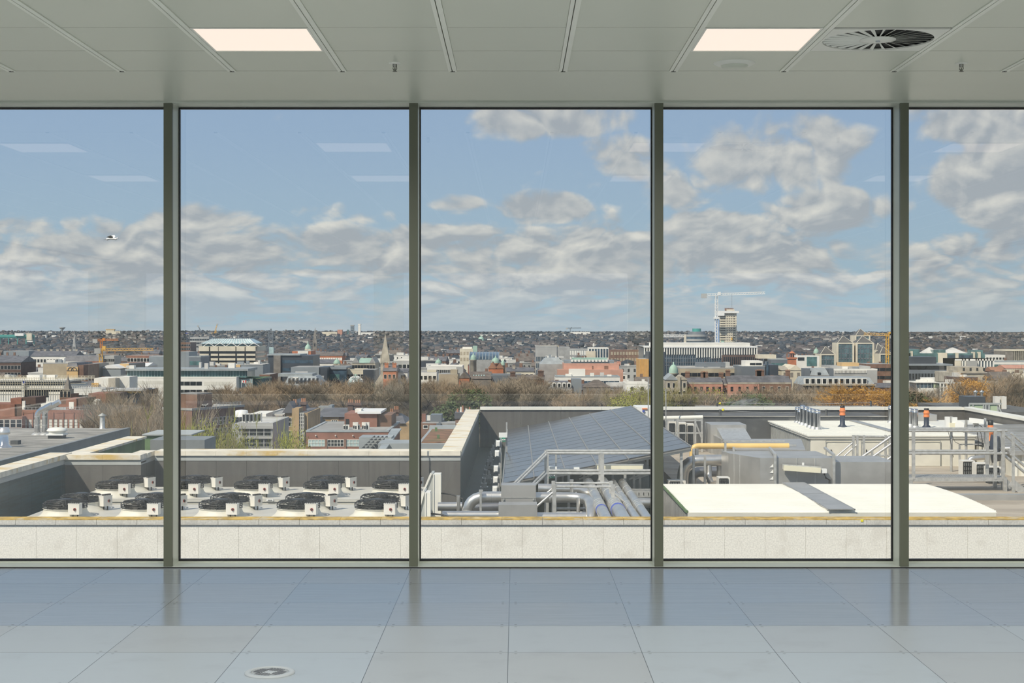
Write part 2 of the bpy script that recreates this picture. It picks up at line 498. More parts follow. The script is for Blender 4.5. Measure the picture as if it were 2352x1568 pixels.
for i in range(28):
    a = 2 * math.pi * (i + .5) / 28
    ux, uy = math.cos(a), math.sin(a); vx, vy = -uy, ux
    bl = MB()
    # each vane leans a little, so half the disc shows metal and half shows the dark slot
    w0, w1 = .003, .0085
    pts = lambda r, w_, z0, z1: [(dcx + ux * r - vx * w_, dcy + uy * r - vy * w_, z0), (dcx + ux * r + vx * w_, dcy + uy * r + vy * w_, z1)]
    a0, a1 = pts(R0 * 1.2, w0, HC - .002, HC + .002); b0, b1 = pts(R1 - .002, w1, HC - .002, HC + .004)
    th = .0012
    bl.hexa([a0, b0, b1, a1], [(p[0], p[1], p[2] + th) for p in (a0, b0, b1, a1)])
    bl.build('vane', MATS['white_trim'], t)
MB().lathe([(.0, -.006), (.05, -.005), (.085, -.003), (.085, .0)], (dcx, dcy, HC), 32).build('hub', MATS['white_trim'], t)
MB().lathe([(.0, -.011), (.011, -.011), (.011, -.004)], (dcx, dcy, HC), 12).build('screw', MATS['grommet'], t)

# smoke detector, sprinklers, floor grommet
t = thing('smoke_detector', 'round white smoke detector disc below the right ceiling light panel', 'smoke detector', (1.146, 7.86, HC))
MB().lathe([(.075, -.013), (.088, -.012), (.108, -.003), (.110, 0)], (1.146, 7.86, HC), 36).build('bezel', MATS['white_trim'], t)
MB().lathe([(0, -.030), (.045, -.029), (.066, -.022), (.074, -.010)], (1.146, 7.86, HC), 36).build('sensor', MATS['ceiling_metal'], t)
def sprinkler(x, y, label):
    t = thing('sprinkler_head', label, 'sprinkler', (x, y, HC))
    MB().lathe([(.012, -.006), (.028, -.006), (.033, -.001), (.033, 0)], (x, y, HC), 24).build('escutcheon', MATS['white_trim'], t)
    b = MB()
    b.lathe([(.007, -.022), (.011, -.018), (.012, 0)], (x, y, HC), 12)
    b.tube([(x - .009, y, HC - .018), (x - .010, y, HC - .030), (x - .003, y, HC - .042)], .0022, 6)
    b.tube([(x + .009, y, HC - .018), (x + .010, y, HC - .030), (x + .003, y, HC - .042)], .0022, 6)
    b.lathe([(.0045, -.044), (.0045, -.036), (.003, -.024)], (x, y, HC), 8)
    b.build('body', MATS['chrome'], t)
    MB().lathe([(0, -.0455), (.012, -.0455), (.012, -.044), (0, -.0435)], (x, y, HC), 16).build('deflector', MATS['chrome'], t)
sprinkler(PX(907, 7.86), 7.86, 'small chrome sprinkler head in the ceiling right of the left light panel')
sprinkler(PX(2208, 7.86), 7.86, 'small chrome sprinkler head in the ceiling right of the swirl diffuser')
gx, gy = -1.043, 6.375
t = thing('floor_grommet', 'round grey cable grommet with slotted lid set in the floor', 'floor outlet', (gx, gy, 0))
MB().lathe([(.106, 0.0002), (.106, .004), (.100, .008), (.082, .0085), (.080, .004), (.080, .0006)], (gx, gy, 0), 40, capt=False).build('rim', MATS['grommet'], t)
MB().lathe([(.081, .0006), (.081, .0045), (0, .0045)], (gx, gy, 0), 40).build('lid', MATS['grommet'], t)
sl = MB()
for q in range(4):
    a = math.pi / 4 + q * math.pi / 2 + math.radians(18)
    u, v = (math.cos(a), math.sin(a)), (-math.sin(a), math.cos(a))
    for s in range(6):
        o_ = (s - 2.5) * .0125
        h_ = .024 - abs(s - 2.5) * .003
        c_ = (gx + u[0] * .046 + v[0] * o_, gy + u[1] * .046 + v[1] * o_, .0052)
        sl.bar((c_[0] - u[0] * h_, c_[1] - u[1] * h_, c_[2]), (c_[0] + u[0] * h_, c_[1] + u[1] * h_, c_[2]), .007, .0014)
sl.build('slots', mat('slot_grey', (0.16, 0.17, 0.19), .6), t)
# ================================================================ OUR ROOFSCAPE
def Zh(h): return EYE - h
def pxbox(mb, x0, x1, y0, y1, d, depth):
    return mb.box(PX(x0, d), PX(x1, d), d, d + depth, PZ(y1, d), PZ(y0, d))

mat('granite', (0.84, 0.825, 0.765), .8, var=.10, scale=38, dirt=(.66, .63, .57), dirt_scale=2.2, dirt_amt=.45)
mat('granite_cap', (0.62, 0.61, 0.57), .8, var=.10, scale=30, dirt=(.40, .39, .36), dirt_scale=1.6, dirt_amt=.5)
mat('coping_stone', (0.76, 0.71, 0.60), .8, var=.10, scale=3, dirt=(.62, .41, .09), dirt_scale=1.1, dirt_amt=.9, stretch=(.6, 1.5, 1))
mat('lichen', (0.50, 0.33, 0.07), .9, var=.3, scale=6, dirt=(.60, .56, .45), dirt_scale=2.5, dirt_amt=.6)
mat('render_grey', (0.115, 0.11, 0.102), .75, var=.1, scale=1.5, stretch=(4, 1, .4))
mat('teal_shade', (0.010, 0.055, 0.075), .3, spec=.25, var=.25, scale=2.5, stretch=(.3, .3, 8))  # teal of blue sky-lit shade put into the wall colour
mat('trim_grey', (0.42, 0.44, 0.43), .5, var=.04)
mat('felt', (0.085, 0.088, 0.09), .9, var=.16, scale=.8, dirt=(.2, .2, .19), dirt_scale=1.2, dirt_amt=.5)
mat('felt_gravel', (0.26, 0.25, 0.225), .95, var=.3, scale=1.4, stretch=(.5, 1.6, 1), dirt=(.48, .46, .42), dirt_scale=1.0, dirt_amt=.7)
mat('roof_brown', (0.40, 0.35, 0.285), .85, var=.14, scale=.7, dirt=(.20, .17, .13), dirt_scale=.5, dirt_amt=.6, stretch=(.6, 1.5, 1))
mat('roof_green', (0.022, 0.042, 0.036), .6, var=.15)
mat('white_metal', (0.80, 0.79, 0.72), .45, var=.03, scale=.8)
mat('cream_metal', (0.66, 0.64, 0.56), .5, var=.05)
mat('beige_deck', (0.56, 0.545, 0.49), .5, var=.05)
mat('galv', (0.56, 0.56, 0.54), .42, .55, var=.12, scale=9)
mat('galv_duct', (0.43, 0.425, 0.41), .42, .45, var=.10, scale=1.6)
mat('silver', (0.74, 0.715, 0.67), .30, .9, var=.08, scale=3)
mat('silver_dark', (0.30, 0.30, 0.31), .30, .9, var=.1)
mat('chrome_flue', (0.70, 0.70, 0.70), .14, 1.0, var=.06, scale=5)
mat('black_plastic', (0.016, 0.017, 0.019), .45, var=.1)
mat('rubber', (0.03, 0.03, 0.03), .6, var=.1)
mat('isolator', (0.74, 0.72, 0.66), .45, var=.03)
mat('red_plastic', (0.5, 0.05, 0.03), .4, var=.05)
mat('orange_clay', (0.72, 0.22, 0.07), .6, var=.08)
mat('yellow_pipe', (0.80, 0.55, 0.20), .4, var=.04)
mat('yellow_plastic', (0.85, 0.75, 0.02), .5, var=.04)
mat('sign_green', (0.02, 0.26, 0.16), .4, var=.03)
mat('sign_white', (0.85, 0.86, 0.84), .4, var=.02)
mat('sign_blue', (0.06, 0.10, 0.45), .4, var=.03)
mat('navy', (0.025, 0.035, 0.06), .45, var=.1)
mat('mesh_grey', (0.33, 0.34, 0.33), .6, .3, var=.1)
mat('pv_frame', (0.30, 0.29, 0.27), .45, .4, var=.05)
mat('mottled_green', (0.10, 0.17, 0.07), .7, var=.25, scale=1.5)
mat('fascia', (0.20, 0.215, 0.22), .55, var=.08)
mat('sedum', (0.20, 0.10, 0.05), .95, var=.4, scale=1.5, dirt=(.13, .14, .04), dirt_scale=.6, dirt_amt=.8)
mt, g = custom('pv_cell')
p = g.pos(); q = g.sep(p)
c = g.mix(g.ramp(g.noise(p, .35, 3), .3, .7), (0.05, 0.053, 0.06), (0.09, 0.092, 0.10))
b = g.n('ShaderNodeBsdfPrincipled', {'Base Color': c, 'Roughness': .22, 'Specular IOR Level': .5})
finish(mt.name, g, b)

ROOF_Z = Zh(6.6)
structure('roof_deck', MB().box(-24, 26, 9.6, 64.2, ROOF_Z - 1.0, ROOF_Z), MATS['felt'])
structure('wall_host', MB().box(-24, 26, -12.5, 64.2, -31.5, ROOF_Z - 1.0).box(-9, 9, -12.3, 9.4, ROOF_Z - 1, -.35), MATS['render_grey'])

# ---- pale granite parapet in front of the window
t = thing('parapet', 'pale granite parapet with lichen-edged coping right outside the windows', 'parapet', (0, 27, ROOF_Z))
bk = MB()
for k in range(-23, 24):
    x0 = -.243 + .728 * k
    bk.box(x0 + .0025 - .364, x0 + .7255 - .364, 27.0, 27.28, ROOF_Z, Zh(3.525))
bk.box(-17, 17, 27.006, 27.27, ROOF_Z, Zh(3.53))
bk.build('panels', MATS['granite'], t)
cp = MB()
lc_ = MB()
for k in range(-23, 24):
    x0 = -.243 + .728 * k
    cp.box(x0 + .003, x0 + .725, 26.965, 27.33, Zh(3.515), Zh(3.432))
    lc_.box(x0 + .003, x0 + .725, 26.965, 27.33, Zh(3.432), Zh(3.415))
cp.build('coping', MATS['granite_cap'], t)
lc_.build('coping_top', MATS['lichen'], t, 'mustard lichen on the coping top')
MB().box(PX(1977, 26.96), PX(1983, 26.96), 26.955, 26.965, PZ(1198, 26.96), PZ(1192, 26.96)).build('sticker', MATS['yellow_plastic'], t, 'small yellow sticker')

# ---- rear walls of the plant well with wide copings
def coped_wall(name, label, runs, mat_face, h=3.42, foot=5.4, cope=.13, group=None):
    """runs: list of (x0, x1, y0, y1) footprints of wall; coping slightly proud, trim strip under it"""
    xs = [r[0] for r in runs] + [r[1] for r in runs]; ys = [r[2] for r in runs] + [r[3] for r in runs]
    t = thing(name, label, 'wall', (sum(xs) / len(xs), min(ys), Zh(foot)), 0, group)
    a, b, c_ = MB(), MB(), MB()
    for x0, x1, y0, y1 in runs:
        along_x = (x1 - x0) > (y1 - y0)
        n = max(1, round(((x1 - x0) if along_x else (y1 - y0)) / .85))
        for i in range(n):
            if along_x:
                u0, u1 = x0 + (x1 - x0) * i / n, x0 + (x1 - x0) * (i + 1) / n
                a.box(u0 + .003, u1 - .003, y0, y1, Zh(foot), Zh(h + cope + .14))
                b.box(u0 + .002, u1 - .002, y0 - .06, y1 + .06, Zh(h + cope), Zh(h))
            else:
                u0, u1 = y0 + (y1 - y0) * i / n, y0 + (y1 - y0) * (i + 1) / n
                a.box(x0, x1, u0 + .003, u1 - .003, Zh(foot), Zh(h + cope + .14))
                b.box(x0 - .03, x1 + .03, u0 + .002, u1 - .002, Zh(h + cope), Zh(h))
        c_.box(x0 + (.0 if along_x else .005), x1 - (.0 if along_x else .005), y0 + .005, y1 - .005, Zh(h + cope + .1), Zh(h + cope))
        c_.box(x0, x1, y0 - .012 if along_x else y0, y1, Zh(h + cope + .14), Zh(h + cope + .06))
    a.build('cladding', mat_face, t)
    b.build('coping', MATS['coping_stone'], t)
    c_.build('trim_strip', MATS['trim_grey'], t)
    return t
coped_wall('plant_wall', 'low grey wall with lichened coping right behind the rows of black fans', [(-10.1, -1.54, 42.1, 42.75)], MATS['render_grey'], foot=6.6)
coped_wall('plant_wall', 'short grey wall section behind the leftmost fan, left of the second mullion', [(-12.3, -10.22, 41.0, 41.6), (-10.6, -10.22, 41.6, 42.6)], MATS['render_grey'], h=3.44, foot=6.6)
coped_wall('plant_wall', 'dark teal side wall left of the black fans in shade', [(-12.85, -12.3, 28.2, 41.55)], MATS['teal_shade'], h=3.42, foot=6.6)
coped_wall('plant_wall', 'long wall with yellow lichen coping receding left of the solar panels', [(-2.06, -1.54, 42.2, 63.4)], MATS['teal_shade'], h=3.40, foot=6.6)
# white-capped back wall of the whole roof
t = thing('roof_wall', 'long dark roof wall with white capping behind the solar panels', 'wall', (9, 63.5, ROOF_Z))
wl, wc = MB(), MB()
for i in range(12):
    x0 = -1.5 + i * 1.71
    wl.box(x0 + .004, x0 + 1.706, 63.5, 63.9, ROOF_Z, Zh(3.42))
    wc.box(x0 + .004, x0 + 1.706, 63.44, 64.0, Zh(3.42), Zh(3.31))
for i in range(8):
    wl.box(18.98, 19.3, 63.9 - 2.6 * (i + 1), 63.9 - 2.6 * i - .006, ROOF_Z, Zh(3.42))
    wc.box(18.92, 19.36, 63.9 - 2.6 * (i + 1), 63.9 - 2.6 * i - .006, Zh(3.42), Zh(3.31))
wl.build('cladding', MATS['render_grey'], t)
wc.build('capping', MATS['white_metal'], t)

structure('roof_floor', MB().box(-1.54, 4.9, 43.5, 63.5, ROOF_Z, Zh(5.0)), MATS['roof_green'])
structure('roof_terrace', MB().box(4.95, 18.95, 39.4, 63.45, ROOF_Z, Zh(4.75)).box(10.9, 18.95, 30.0, 39.4, ROOF_Z, Zh(4.75)), MATS['roof_brown'])

# ---- chillers with rows of fans
FAN_X = [-10.34 + 1.785 * k for k in range(5)]
def fan_meshes():
    cowl = MB().lathe([(.62, 0), (.545, .05), (.50, .11), (.478, .17), (.478, .185), (.50, .19), (.50, .20), (.45, .20), (.44, .06)], n=32, capb=False, capt=False)
    gd = MB()
    for r, z, w in ((.49, .215, .009), (.495, .26, .007), (.49, .305, .009), (.44, .345, .008), (.36, .36, .007), (.27, .37, .007), (.17, .375, .008)):
        gd.tube([(r * math.cos(a), r * math.sin(a), z) for a in [2 * math.pi * i / 24 for i in range(25)]], w, 5, cap=False)
    for i in range(20):
        a = 2 * math.pi * i / 20
        c_, s_ = math.cos(a), math.sin(a)
        gd.tube([(.49 * c_, .49 * s_, .20), (.495 * c_, .495 * s_, .30), (.43 * c_, .43 * s_, .352), (.16 * c_, .16 * s_, .38)], .0075, 4, cap=False)
    gd.lathe([(.17, .335), (.17, .385), (.12, .40), (0, .402)], n=20)
    for a in (.5, 2.6, 4.7):
        gd.bar((.1 * math.cos(a), .1 * math.sin(a), .36), (.47 * math.cos(a), .47 * math.sin(a), .325), .06, .035)
    fb = MB()
    fb.lathe([(.14, .1), (.14, .32), (0, .33)], n=16)
    for i in range(7):
        a = 2 * math.pi * i / 7
        q = lambda r, da, z: (r * math.cos(a + da), r * math.sin(a + da), z)
        fb.hexa([q(.13, -.1, .20), q(.44, -.22, .17), q(.44, .36, .27), q(.13, .5, .27)], [q(.13, -.1, .212), q(.44, -.22, .182), q(.44, .36, .282), q(.13, .5, .282)])
    return cowl.mesh('fan_cowl', MATS['cream_metal']), gd.mesh('fan_guard', MATS['black_plastic']), fb.mesh('fan_blades', MATS['black_plastic'])
COWL, GUARD, BLADES = fan_meshes()
def isolator_mesh():
    b = MB()
    b.box(-.13, .13, -.09, .09, .10, .34)
    b.box(-.135, .135, -.095, .095, .335, .35)
    b.m(1).tube([(.03, -.09, .22), (.03, -.105, .22)], .034, 12)
    b.m(2).tube([(.03, -.10, .22), (.03, -.115, .22)], .024, 10)
    b.bar((.03, -.117, .19), (.03, -.117, .25), .014)
    b.tube([(-.05, 0, .1), (-.05, 0, .02), (.0, .02, -.04), (.06, .1, -.05)], .02, 6)
    b.tube([(.06, 0, .1), (.06, 0, .0), (.1, .08, -.05)], .018, 6)
    for q in range(5): b.box(-.11 + q * .05, -.095 + q * .05, -.07, .0, .35, .385)
    return b.mesh('isolator_box', [MATS['isolator'], MATS['red_plastic'], MATS['rubber']])
ISO = isolator_mesh()
def child(name, me, parent, loc, rz=0.0):
    o = bpy.data.objects.new(name, me); o.parent = parent; o.location = loc; o.rotation_euler = (0, 0, rz)
    col.objects.link(o); return o
DECK = Zh(4.3)
def chiller(label, y0, y1, fan_rows, x0, x1):
    t = thing('chiller', label, 'chiller', ((x0 + x1) / 2, (y0 + y1) / 2, ROOF_Z))
    c_ = MB()
    c_.box(x0, x1, y0, y1, DECK - .02, DECK)
    c_.box(x0 + .03, x1 - .03, y0 + .03, y1 - .03, DECK - .12, DECK - .02)
    c_.box(x0, x1, y0, y1, DECK - .14, DECK - .12)
    c_.hexa([(x0 + .1, y0 + .9, ROOF_Z + .2), (x1 - .1, y0 + .9, ROOF_Z + .2), (x1 - .1, y1 - .9, ROOF_Z + .2), (x0 + .1, y1 - .9, ROOF_Z + .2)],
            [(x0 + .1, y0 + .1, DECK - .14), (x1 - .1, y0 + .1, DECK - .14), (x1 - .1, y1 - .1, DECK - .14), (x0 + .1, y1 - .1, DECK - .14)])
    c_.build('casing', MATS['beige_deck'], t)
    MB().box(x0 + .2, x1 - .2, y0 + .7, y1 - .7, ROOF_Z, ROOF_Z + .22).build('base_frame', MATS['galv'], t)
    MB().bar((x0 + .06, y0 - .004, DECK - .04), (x1 - .06, y0 - .004, DECK - .04), .006, .03).build('edge_rail', MATS['white_metal'], t)
    for ri, yf in enumerate(fan_rows):
        for xf in FAN_X:
            f = child('fan', COWL, t, (xf - t.location.x, yf - t.location.y, DECK - ROOF_Z))
            child('guard', GUARD, f, (0, 0, 0), .3 * ri)
            child('blades', BLADES, f, (0, 0, 0), xf)
            if ri == 0: child('isolator', ISO, f, (.36, -.46, .0), -.12)
            else: child('isolator', ISO, f, (.60, -.12, .0), .95)
    return t
t = chiller('nearer chiller with its two front rows of black fans behind the parapet', 33.3, 36.75, (34.5, 35.8), -11.2, -2.35)
t = chiller('farther chiller with its two rear rows of black fans against the grey wall', 37.9, 40.9, (38.8, 40.1), -11.2, -2.35)
nb = MB()
nb.box(PX(612, 37.88), PX(628, 37.88), 37.872, 37.90, PZ(1151, 37.88), PZ(1146, 37.88))
nb.build('nameplate', MATS['sign_white'], t, 'small white maker plate with grey lettering')
MB().box(PX(615, 37.86), PX(625, 37.86), 37.868, 37.874, PZ(1149.3, 37.86), PZ(1147.7, 37.86)).build('lettering', MATS['felt'], t)
# white control cabinets at the chillers' right ends
def cabinet(label, d, x0, x1, ytop, x_low):
    t = thing('control_cabinet', label, 'cabinet', (PX((x0 + x1) / 2, d), d, ROOF_Z))
    top = PZ(ytop, d)
    xa, xb, xl = PX(x0, d), PX(x1, d), PX(x_low, d)
    MB().box(xa + (xb - xa) * .55, xb, d, d + .5, ROOF_Z, top).build('door', MATS['white_metal'], t)
    MB().prism([(xl, ROOF_Z), (xa + (xb - xa) * .55, ROOF_Z), (xa + (xb - xa) * .55, top + .02), (xa + (xb - xa) * .4, top + .02), (xl, top - .62)], d + .08, d + .75).build('side_panel', MATS['trim_grey'], t)
    MB().bar((xl, d + .06, top - .62), (xa + (xb - xa) * .42, d + .06, top + .02), .05).bar((xb, d - .01, top), (xb, d - .01, ROOF_Z + 1), .025).bar((xa + (xb - xa) * .58, d - .01, top), (xa + (xb - xa) * .58, d - .01, ROOF_Z + 1), .025).build('edge_trim', MATS['white_metal'], t)
    gr = MB()
    for i in range(3):
        gr.tube([(xb - .06, d + .2, top - .5 - .28 * i), (xb + .25, d + .15, top - .52 - .28 * i), (xb + .55, d + .1, top - .62 - .28 * i), (xb + .62, d + .1, top - .95 - .28 * i)], .022, 6)
    gr.build('cables', MATS['rubber'], t)
    return t
cabinet('taller white control cabinet behind, right of the far chiller', 38.3, 974, 1012, 1089, 966)
cabinet('front white control cabinet beside the silver pipes', 34.3, 962, 988, 1131, 955)

# ---- insulated silver pipes, valve boxes
def bent(points, r, n=14, bend=.3):
    """polyline with rounded corners"""
    pts = [Vector(p) for p in points]
    out_ = [pts[0]]
    for i in range(1, len(pts) - 1):
        a, b, c_ = pts[i - 1], pts[i], pts[i + 1]
        u = (a - b).normalized(); v = (c_ - b).normalized()
        k = min(bend, (a - b).length * .49, (c_ - b).length * .49)
        for s in range(7):
            q = s / 6
            p0, p1 = b + u * k * (1 - q), b + v * k * q
            out_.append(p0 * (1 - q) + p1 * q)
    out_.append(pts[-1])
    return out_
def pipe(name, label, points, r, m, cat='pipe', group=None, bend=.32, bands=None):
    t = thing(name, label, cat, (points[0][0], points[0][1], min(p[2] for p in points)), 0, group)
    b = MB(); b.tube(bent(points, r, bend=bend), r, 16); b.build('pipe', m, t)
    if bands:
        for p, q in bands: MB().tube([p, q], r * 1.05, 16).build('band', MATS['galv'], t)
    return t
d = 36.2
pipe('insulated_pipe', 'big silver insulated pipe with an elbow left of the grey valve box', [P(1074, 1240, d), P(1074, 1141, d), P(1156, 1141, d)], .135, MATS['silver'], bend=.42,
     bands=[(P(1074, 1170, d), P(1074, 1172, d)), (P(1103, 1141, d), P(1105, 1141, d)), (P(1128, 1141, d), P(1129, 1141, d))])
pipe('insulated_pipe', 'big silver pipe curving towards the parapet under the lower stair rail', [P(1228, 1142, d), P(1352, 1142, d), Vector((PX(1352, d), 34.6, PZ(1175, 35))), Vector((PX(1352, d), 34.4, ROOF_Z + .6))], .125, MATS['silver'], bend=.55,
     bands=[(P(1262, 1142, d), P(1264, 1142, d)), (P(1322, 1142, d), P(1324, 1142, d))])
pipe('insulated_pipe', 'low silver pipe along the parapet under the lower valve box', [P(1016, 1183, 35), P(1150, 1183, 35)], .1, MATS['silver'])
pipe('insulated_pipe', 'short silver pipe right of the front control cabinet', [P(1006, 1163, 37), P(1062, 1163, 37)], .11, MATS['silver'])
pipe('insulated_pipe', 'silver pipe running behind the elbowed pipe', [P(1082, 1166, 37.6), P(1160, 1164, 37.6)], .16, MATS['silver_dark'])
pipe('insulated_pipe', 'silver pipe under the lower stair rail', [P(1230, 1188, 34.9), P(1400, 1188, 34.9)], .12, MATS['silver'])
pipe('insulated_pipe', 'silver pipe between the two stair rails behind the valve box', [P(1236, 1122, 38), P(1340, 1124, 38), P(1352, 1150, 38)], .13, MATS['silver'])
pipe('insulated_pipe', 'silver pipe lying across the four receding pipes', [P(1392, 1153, 38.5), P(1510, 1155, 38.5)], .13, MATS['silver'])
for i, (x, r_, lb) in enumerate(((1.96, .13, 'leftmost'), (2.33, .16, 'thickest'), (2.62, .085, 'thinnest'), (2.86, .105, 'rightmost'))):
    zc_ = Zh(4.12)
    pp = pipe('insulated_pipe', lb + ' of the four silver pipes receding under the solar array', [(x, 30.5, zc_), (x, 40.3, zc_)], r_, MATS['silver'], group=None,
         bands=[((x, y_, zc_), (x, y_ + .05, zc_)) for y_ in (34.4, 34.7, 35.0, 35.3, 37.3, 38.5, 39.7)])
    if i < 2:
        st = MB().tube([(x, 34.05, zc_), (x, 34.2, zc_)], r_ * 1.07, 16)
        st.build('flow_label', MATS['sign_blue'], pp, 'blue flow label')
def valve_box(label, x0, x1, y0, y1, d):
    t = thing('valve_box', label, 'box', (PX((x0 + x1) / 2, d), d, PZ(y1, d)))
    pxbox(MB(), x0, x1, y0, y1, d - .25, .62).build('casing', MATS['galv_duct'], t)
    b = MB()
    b.bar(P(x0, (y0 + y1) / 2 + 8, d - .255), P(x1, (y0 + y1) / 2 + 8, d - .255), .012)
    for x in (x0 + 6, x1 - 6): b.box(PX(x, d) - .02, PX(x, d) + .02, d - .28, d - .25, PZ(y0 + 32, d), PZ(y0 + 28, d))
    b.build('latches', MATS['galv'], t)
    return t
valve_box('upper grey metal valve box on the big silver pipe', 1151, 1231, 1114, 1155, 36.2)
valve_box('lower grey metal valve box behind the parapet', 1145, 1234, 1159, 1230, 34.9)
for px0, ya, yb, d_, lb in ((1053, 1139, 1200, 36.6, 'upright pipe stub left of the silver elbow'), (1313, 1102, 1140, 37, 'upright pipe stub on the big pipe behind the lower stair rail'), (1328, 1144, 1190, 35.4, 'upright pipe stub inside the lower stair rail')):
    MB().tube([P(px0, yb, d_), P(px0, ya, d_)], .045, 10).tube([P(px0, ya + 1, d_), P(px0, ya - 1, d_)], .05, 10).build_thing('pipe_stub', MATS['silver'], 'silver ' + lb, 'pipe')
MB().bar(P(1104, 1230, 36), P(1104, 1126, 36), .05).bar(P(1100, 1127, 36), P(1109, 1127, 36), .06).build_thing('pipe_bracket', MATS['galv'], 'galvanised channel post holding the silver pipe left of the valve box', 'bracket')

# ---- galvanised access platforms
def rail_set(t, name, segs, w=.048):
    for p, q in segs:
        MB().tube([p, q], w / 2, 8).build(name, MATS['galv'], t)
# upper one, in front of the solar array
d = 39.1
t = thing('access_platform', 'upper galvanised platform with handrails in front of the solar array', 'platform', (PX(1383, d), d, Zh(5.0)))
for dd in (d, d + .8):
    for x in (1256, 1383, 1512):
        X_ = PX(x, d)
        MB().box(X_ - .05, X_ + .05, dd - .03, dd + .03, ROOF_Z, PZ(1039, d)).build('post', MATS['galv'], t)
    rail_set(t, 'rail', [(Vector((PX(1256, d), dd, PZ(1040.5, d))), Vector((PX(1512, d), dd, PZ(1040.5, d)))), (Vector((PX(1256, d), dd, PZ(1087, d))), Vector((PX(1512, d), dd, PZ(1087, d))))], .07)
    rail_set(t, 'stair_rail', [(Vector((PX(1256, d), dd, PZ(1043, d))), Vector((PX(1170, d), dd - 1.0, PZ(1119, d)))), (Vector((PX(1256, d), dd, PZ(1086, d))), Vector((PX(1215, d), dd - .5, PZ(1122, d))))], .065)
gt = MB()
for i in range(14):
    y_ = d + .06 * i
    gt.box(PX(1256, d), PX(1512, d), y_, y_ + .03, PZ(1142, d), PZ(1129, d))
for i in range(24):
    x_ = PX(1256, d) + (PX(1512, d) - PX(1256, d)) * i / 23
    gt.box(x_ - .01, x_ + .01, d, d + .81, PZ(1138, d), PZ(1131, d))
gt.build('grating_deck', MATS['galv'], t)
# lower one, just behind the parapet
d = 35.6
t = thing('access_platform', 'lower galvanised stair guard with sloping rails just behind the parapet', 'platform', (PX(1340, d), d, ROOF_Z))
for dd in (d, d + .8):
    for x in (1273, 1408):
        X_ = PX(x, d)
        MB().box(X_ - .045, X_ + .045, dd - .035, dd + .035, ROOF_Z, PZ(1112, d)).build('post', MATS['galv'], t)
    rail_set(t, 'rail', [(Vector((PX(1273, d), dd, PZ(1117, d))), Vector((PX(1408, d), dd, PZ(1117, d)))), (Vector((PX(1273, d), dd, PZ(1177, d))), Vector((PX(1408, d), dd, PZ(1177, d))))], .06)
    rail_set(t, 'stair_rail', [(Vector((PX(1273, d), dd, PZ(1128, d))), Vector((PX(1190, d), dd, PZ(1200, d)))), (Vector((PX(1410, d), dd, PZ(1130, d))), Vector((PX(1480, d), dd, PZ(1196, d))))], .06)

# ---- solar array: plane tilted about the depth axis, 6 x 16 panels
D_ = P(1155, 1112, 40.5); C_ = P(1588, 1028, 40.5)
A_ = Vector((D_.x + .02, 62.0, D_.z)); B_ = Vector((C_.x + .04, 62.0, C_.z))
t = thing('solar_array', 'large tilted array of dark blue solar panels', 'solar array', ((D_.x + C_.x) / 2, 40.5, Zh(5.0)))
U, V = (C_ - D_), (A_ - D_)
nrm = U.cross(V).normalized()
def on(u, v, k=0.0): return D_ + U * u + V * v + nrm * k
pm = None
for i in range(6):
    for j in range(16):
        u0, u1, v0, v1 = i / 6 + .0025, (i + 1) / 6 - .0025, j / 16 + .0018, (j + 1) / 16 - .0018
        b = MB().hexa([on(u0, v0), on(u1, v0), on(u1, v1), on(u0, v1)], [on(u0, v0, .035), on(u1, v0, .035), on(u1, v1, .035), on(u0, v1, .035)])
        b.build('panel', MATS['pv_cell'], t)
fr_ = MB()
for i in range(7): fr_.bar(on(i / 6, -.004, .035), on(i / 6, 1.004, .035), .035, .035)
for j in range(17): fr_.bar(on(0, j / 16, -.01), on(1, j / 16, -.01), .02, .03)
fr_.build('frame', MATS['pv_frame'], t)
for v in (.01, .25, .5, .75, .98):
    for u in (.04, .35, .65, .95):
        p = on(u, v, -.03)
        MB().bar((p.x, p.y, Zh(5.0 if p.y > 43.5 else 6.6)), (p.x, p.y, p.z), .07).build('leg', MATS['galv'], t)
bm = MB()
for v in (.01, .25, .5, .75, .98): bm.bar(on(0, v, -.06), on(1, v, -.06), .06, .1)
bm.build('purlins', MATS['galv'], t)

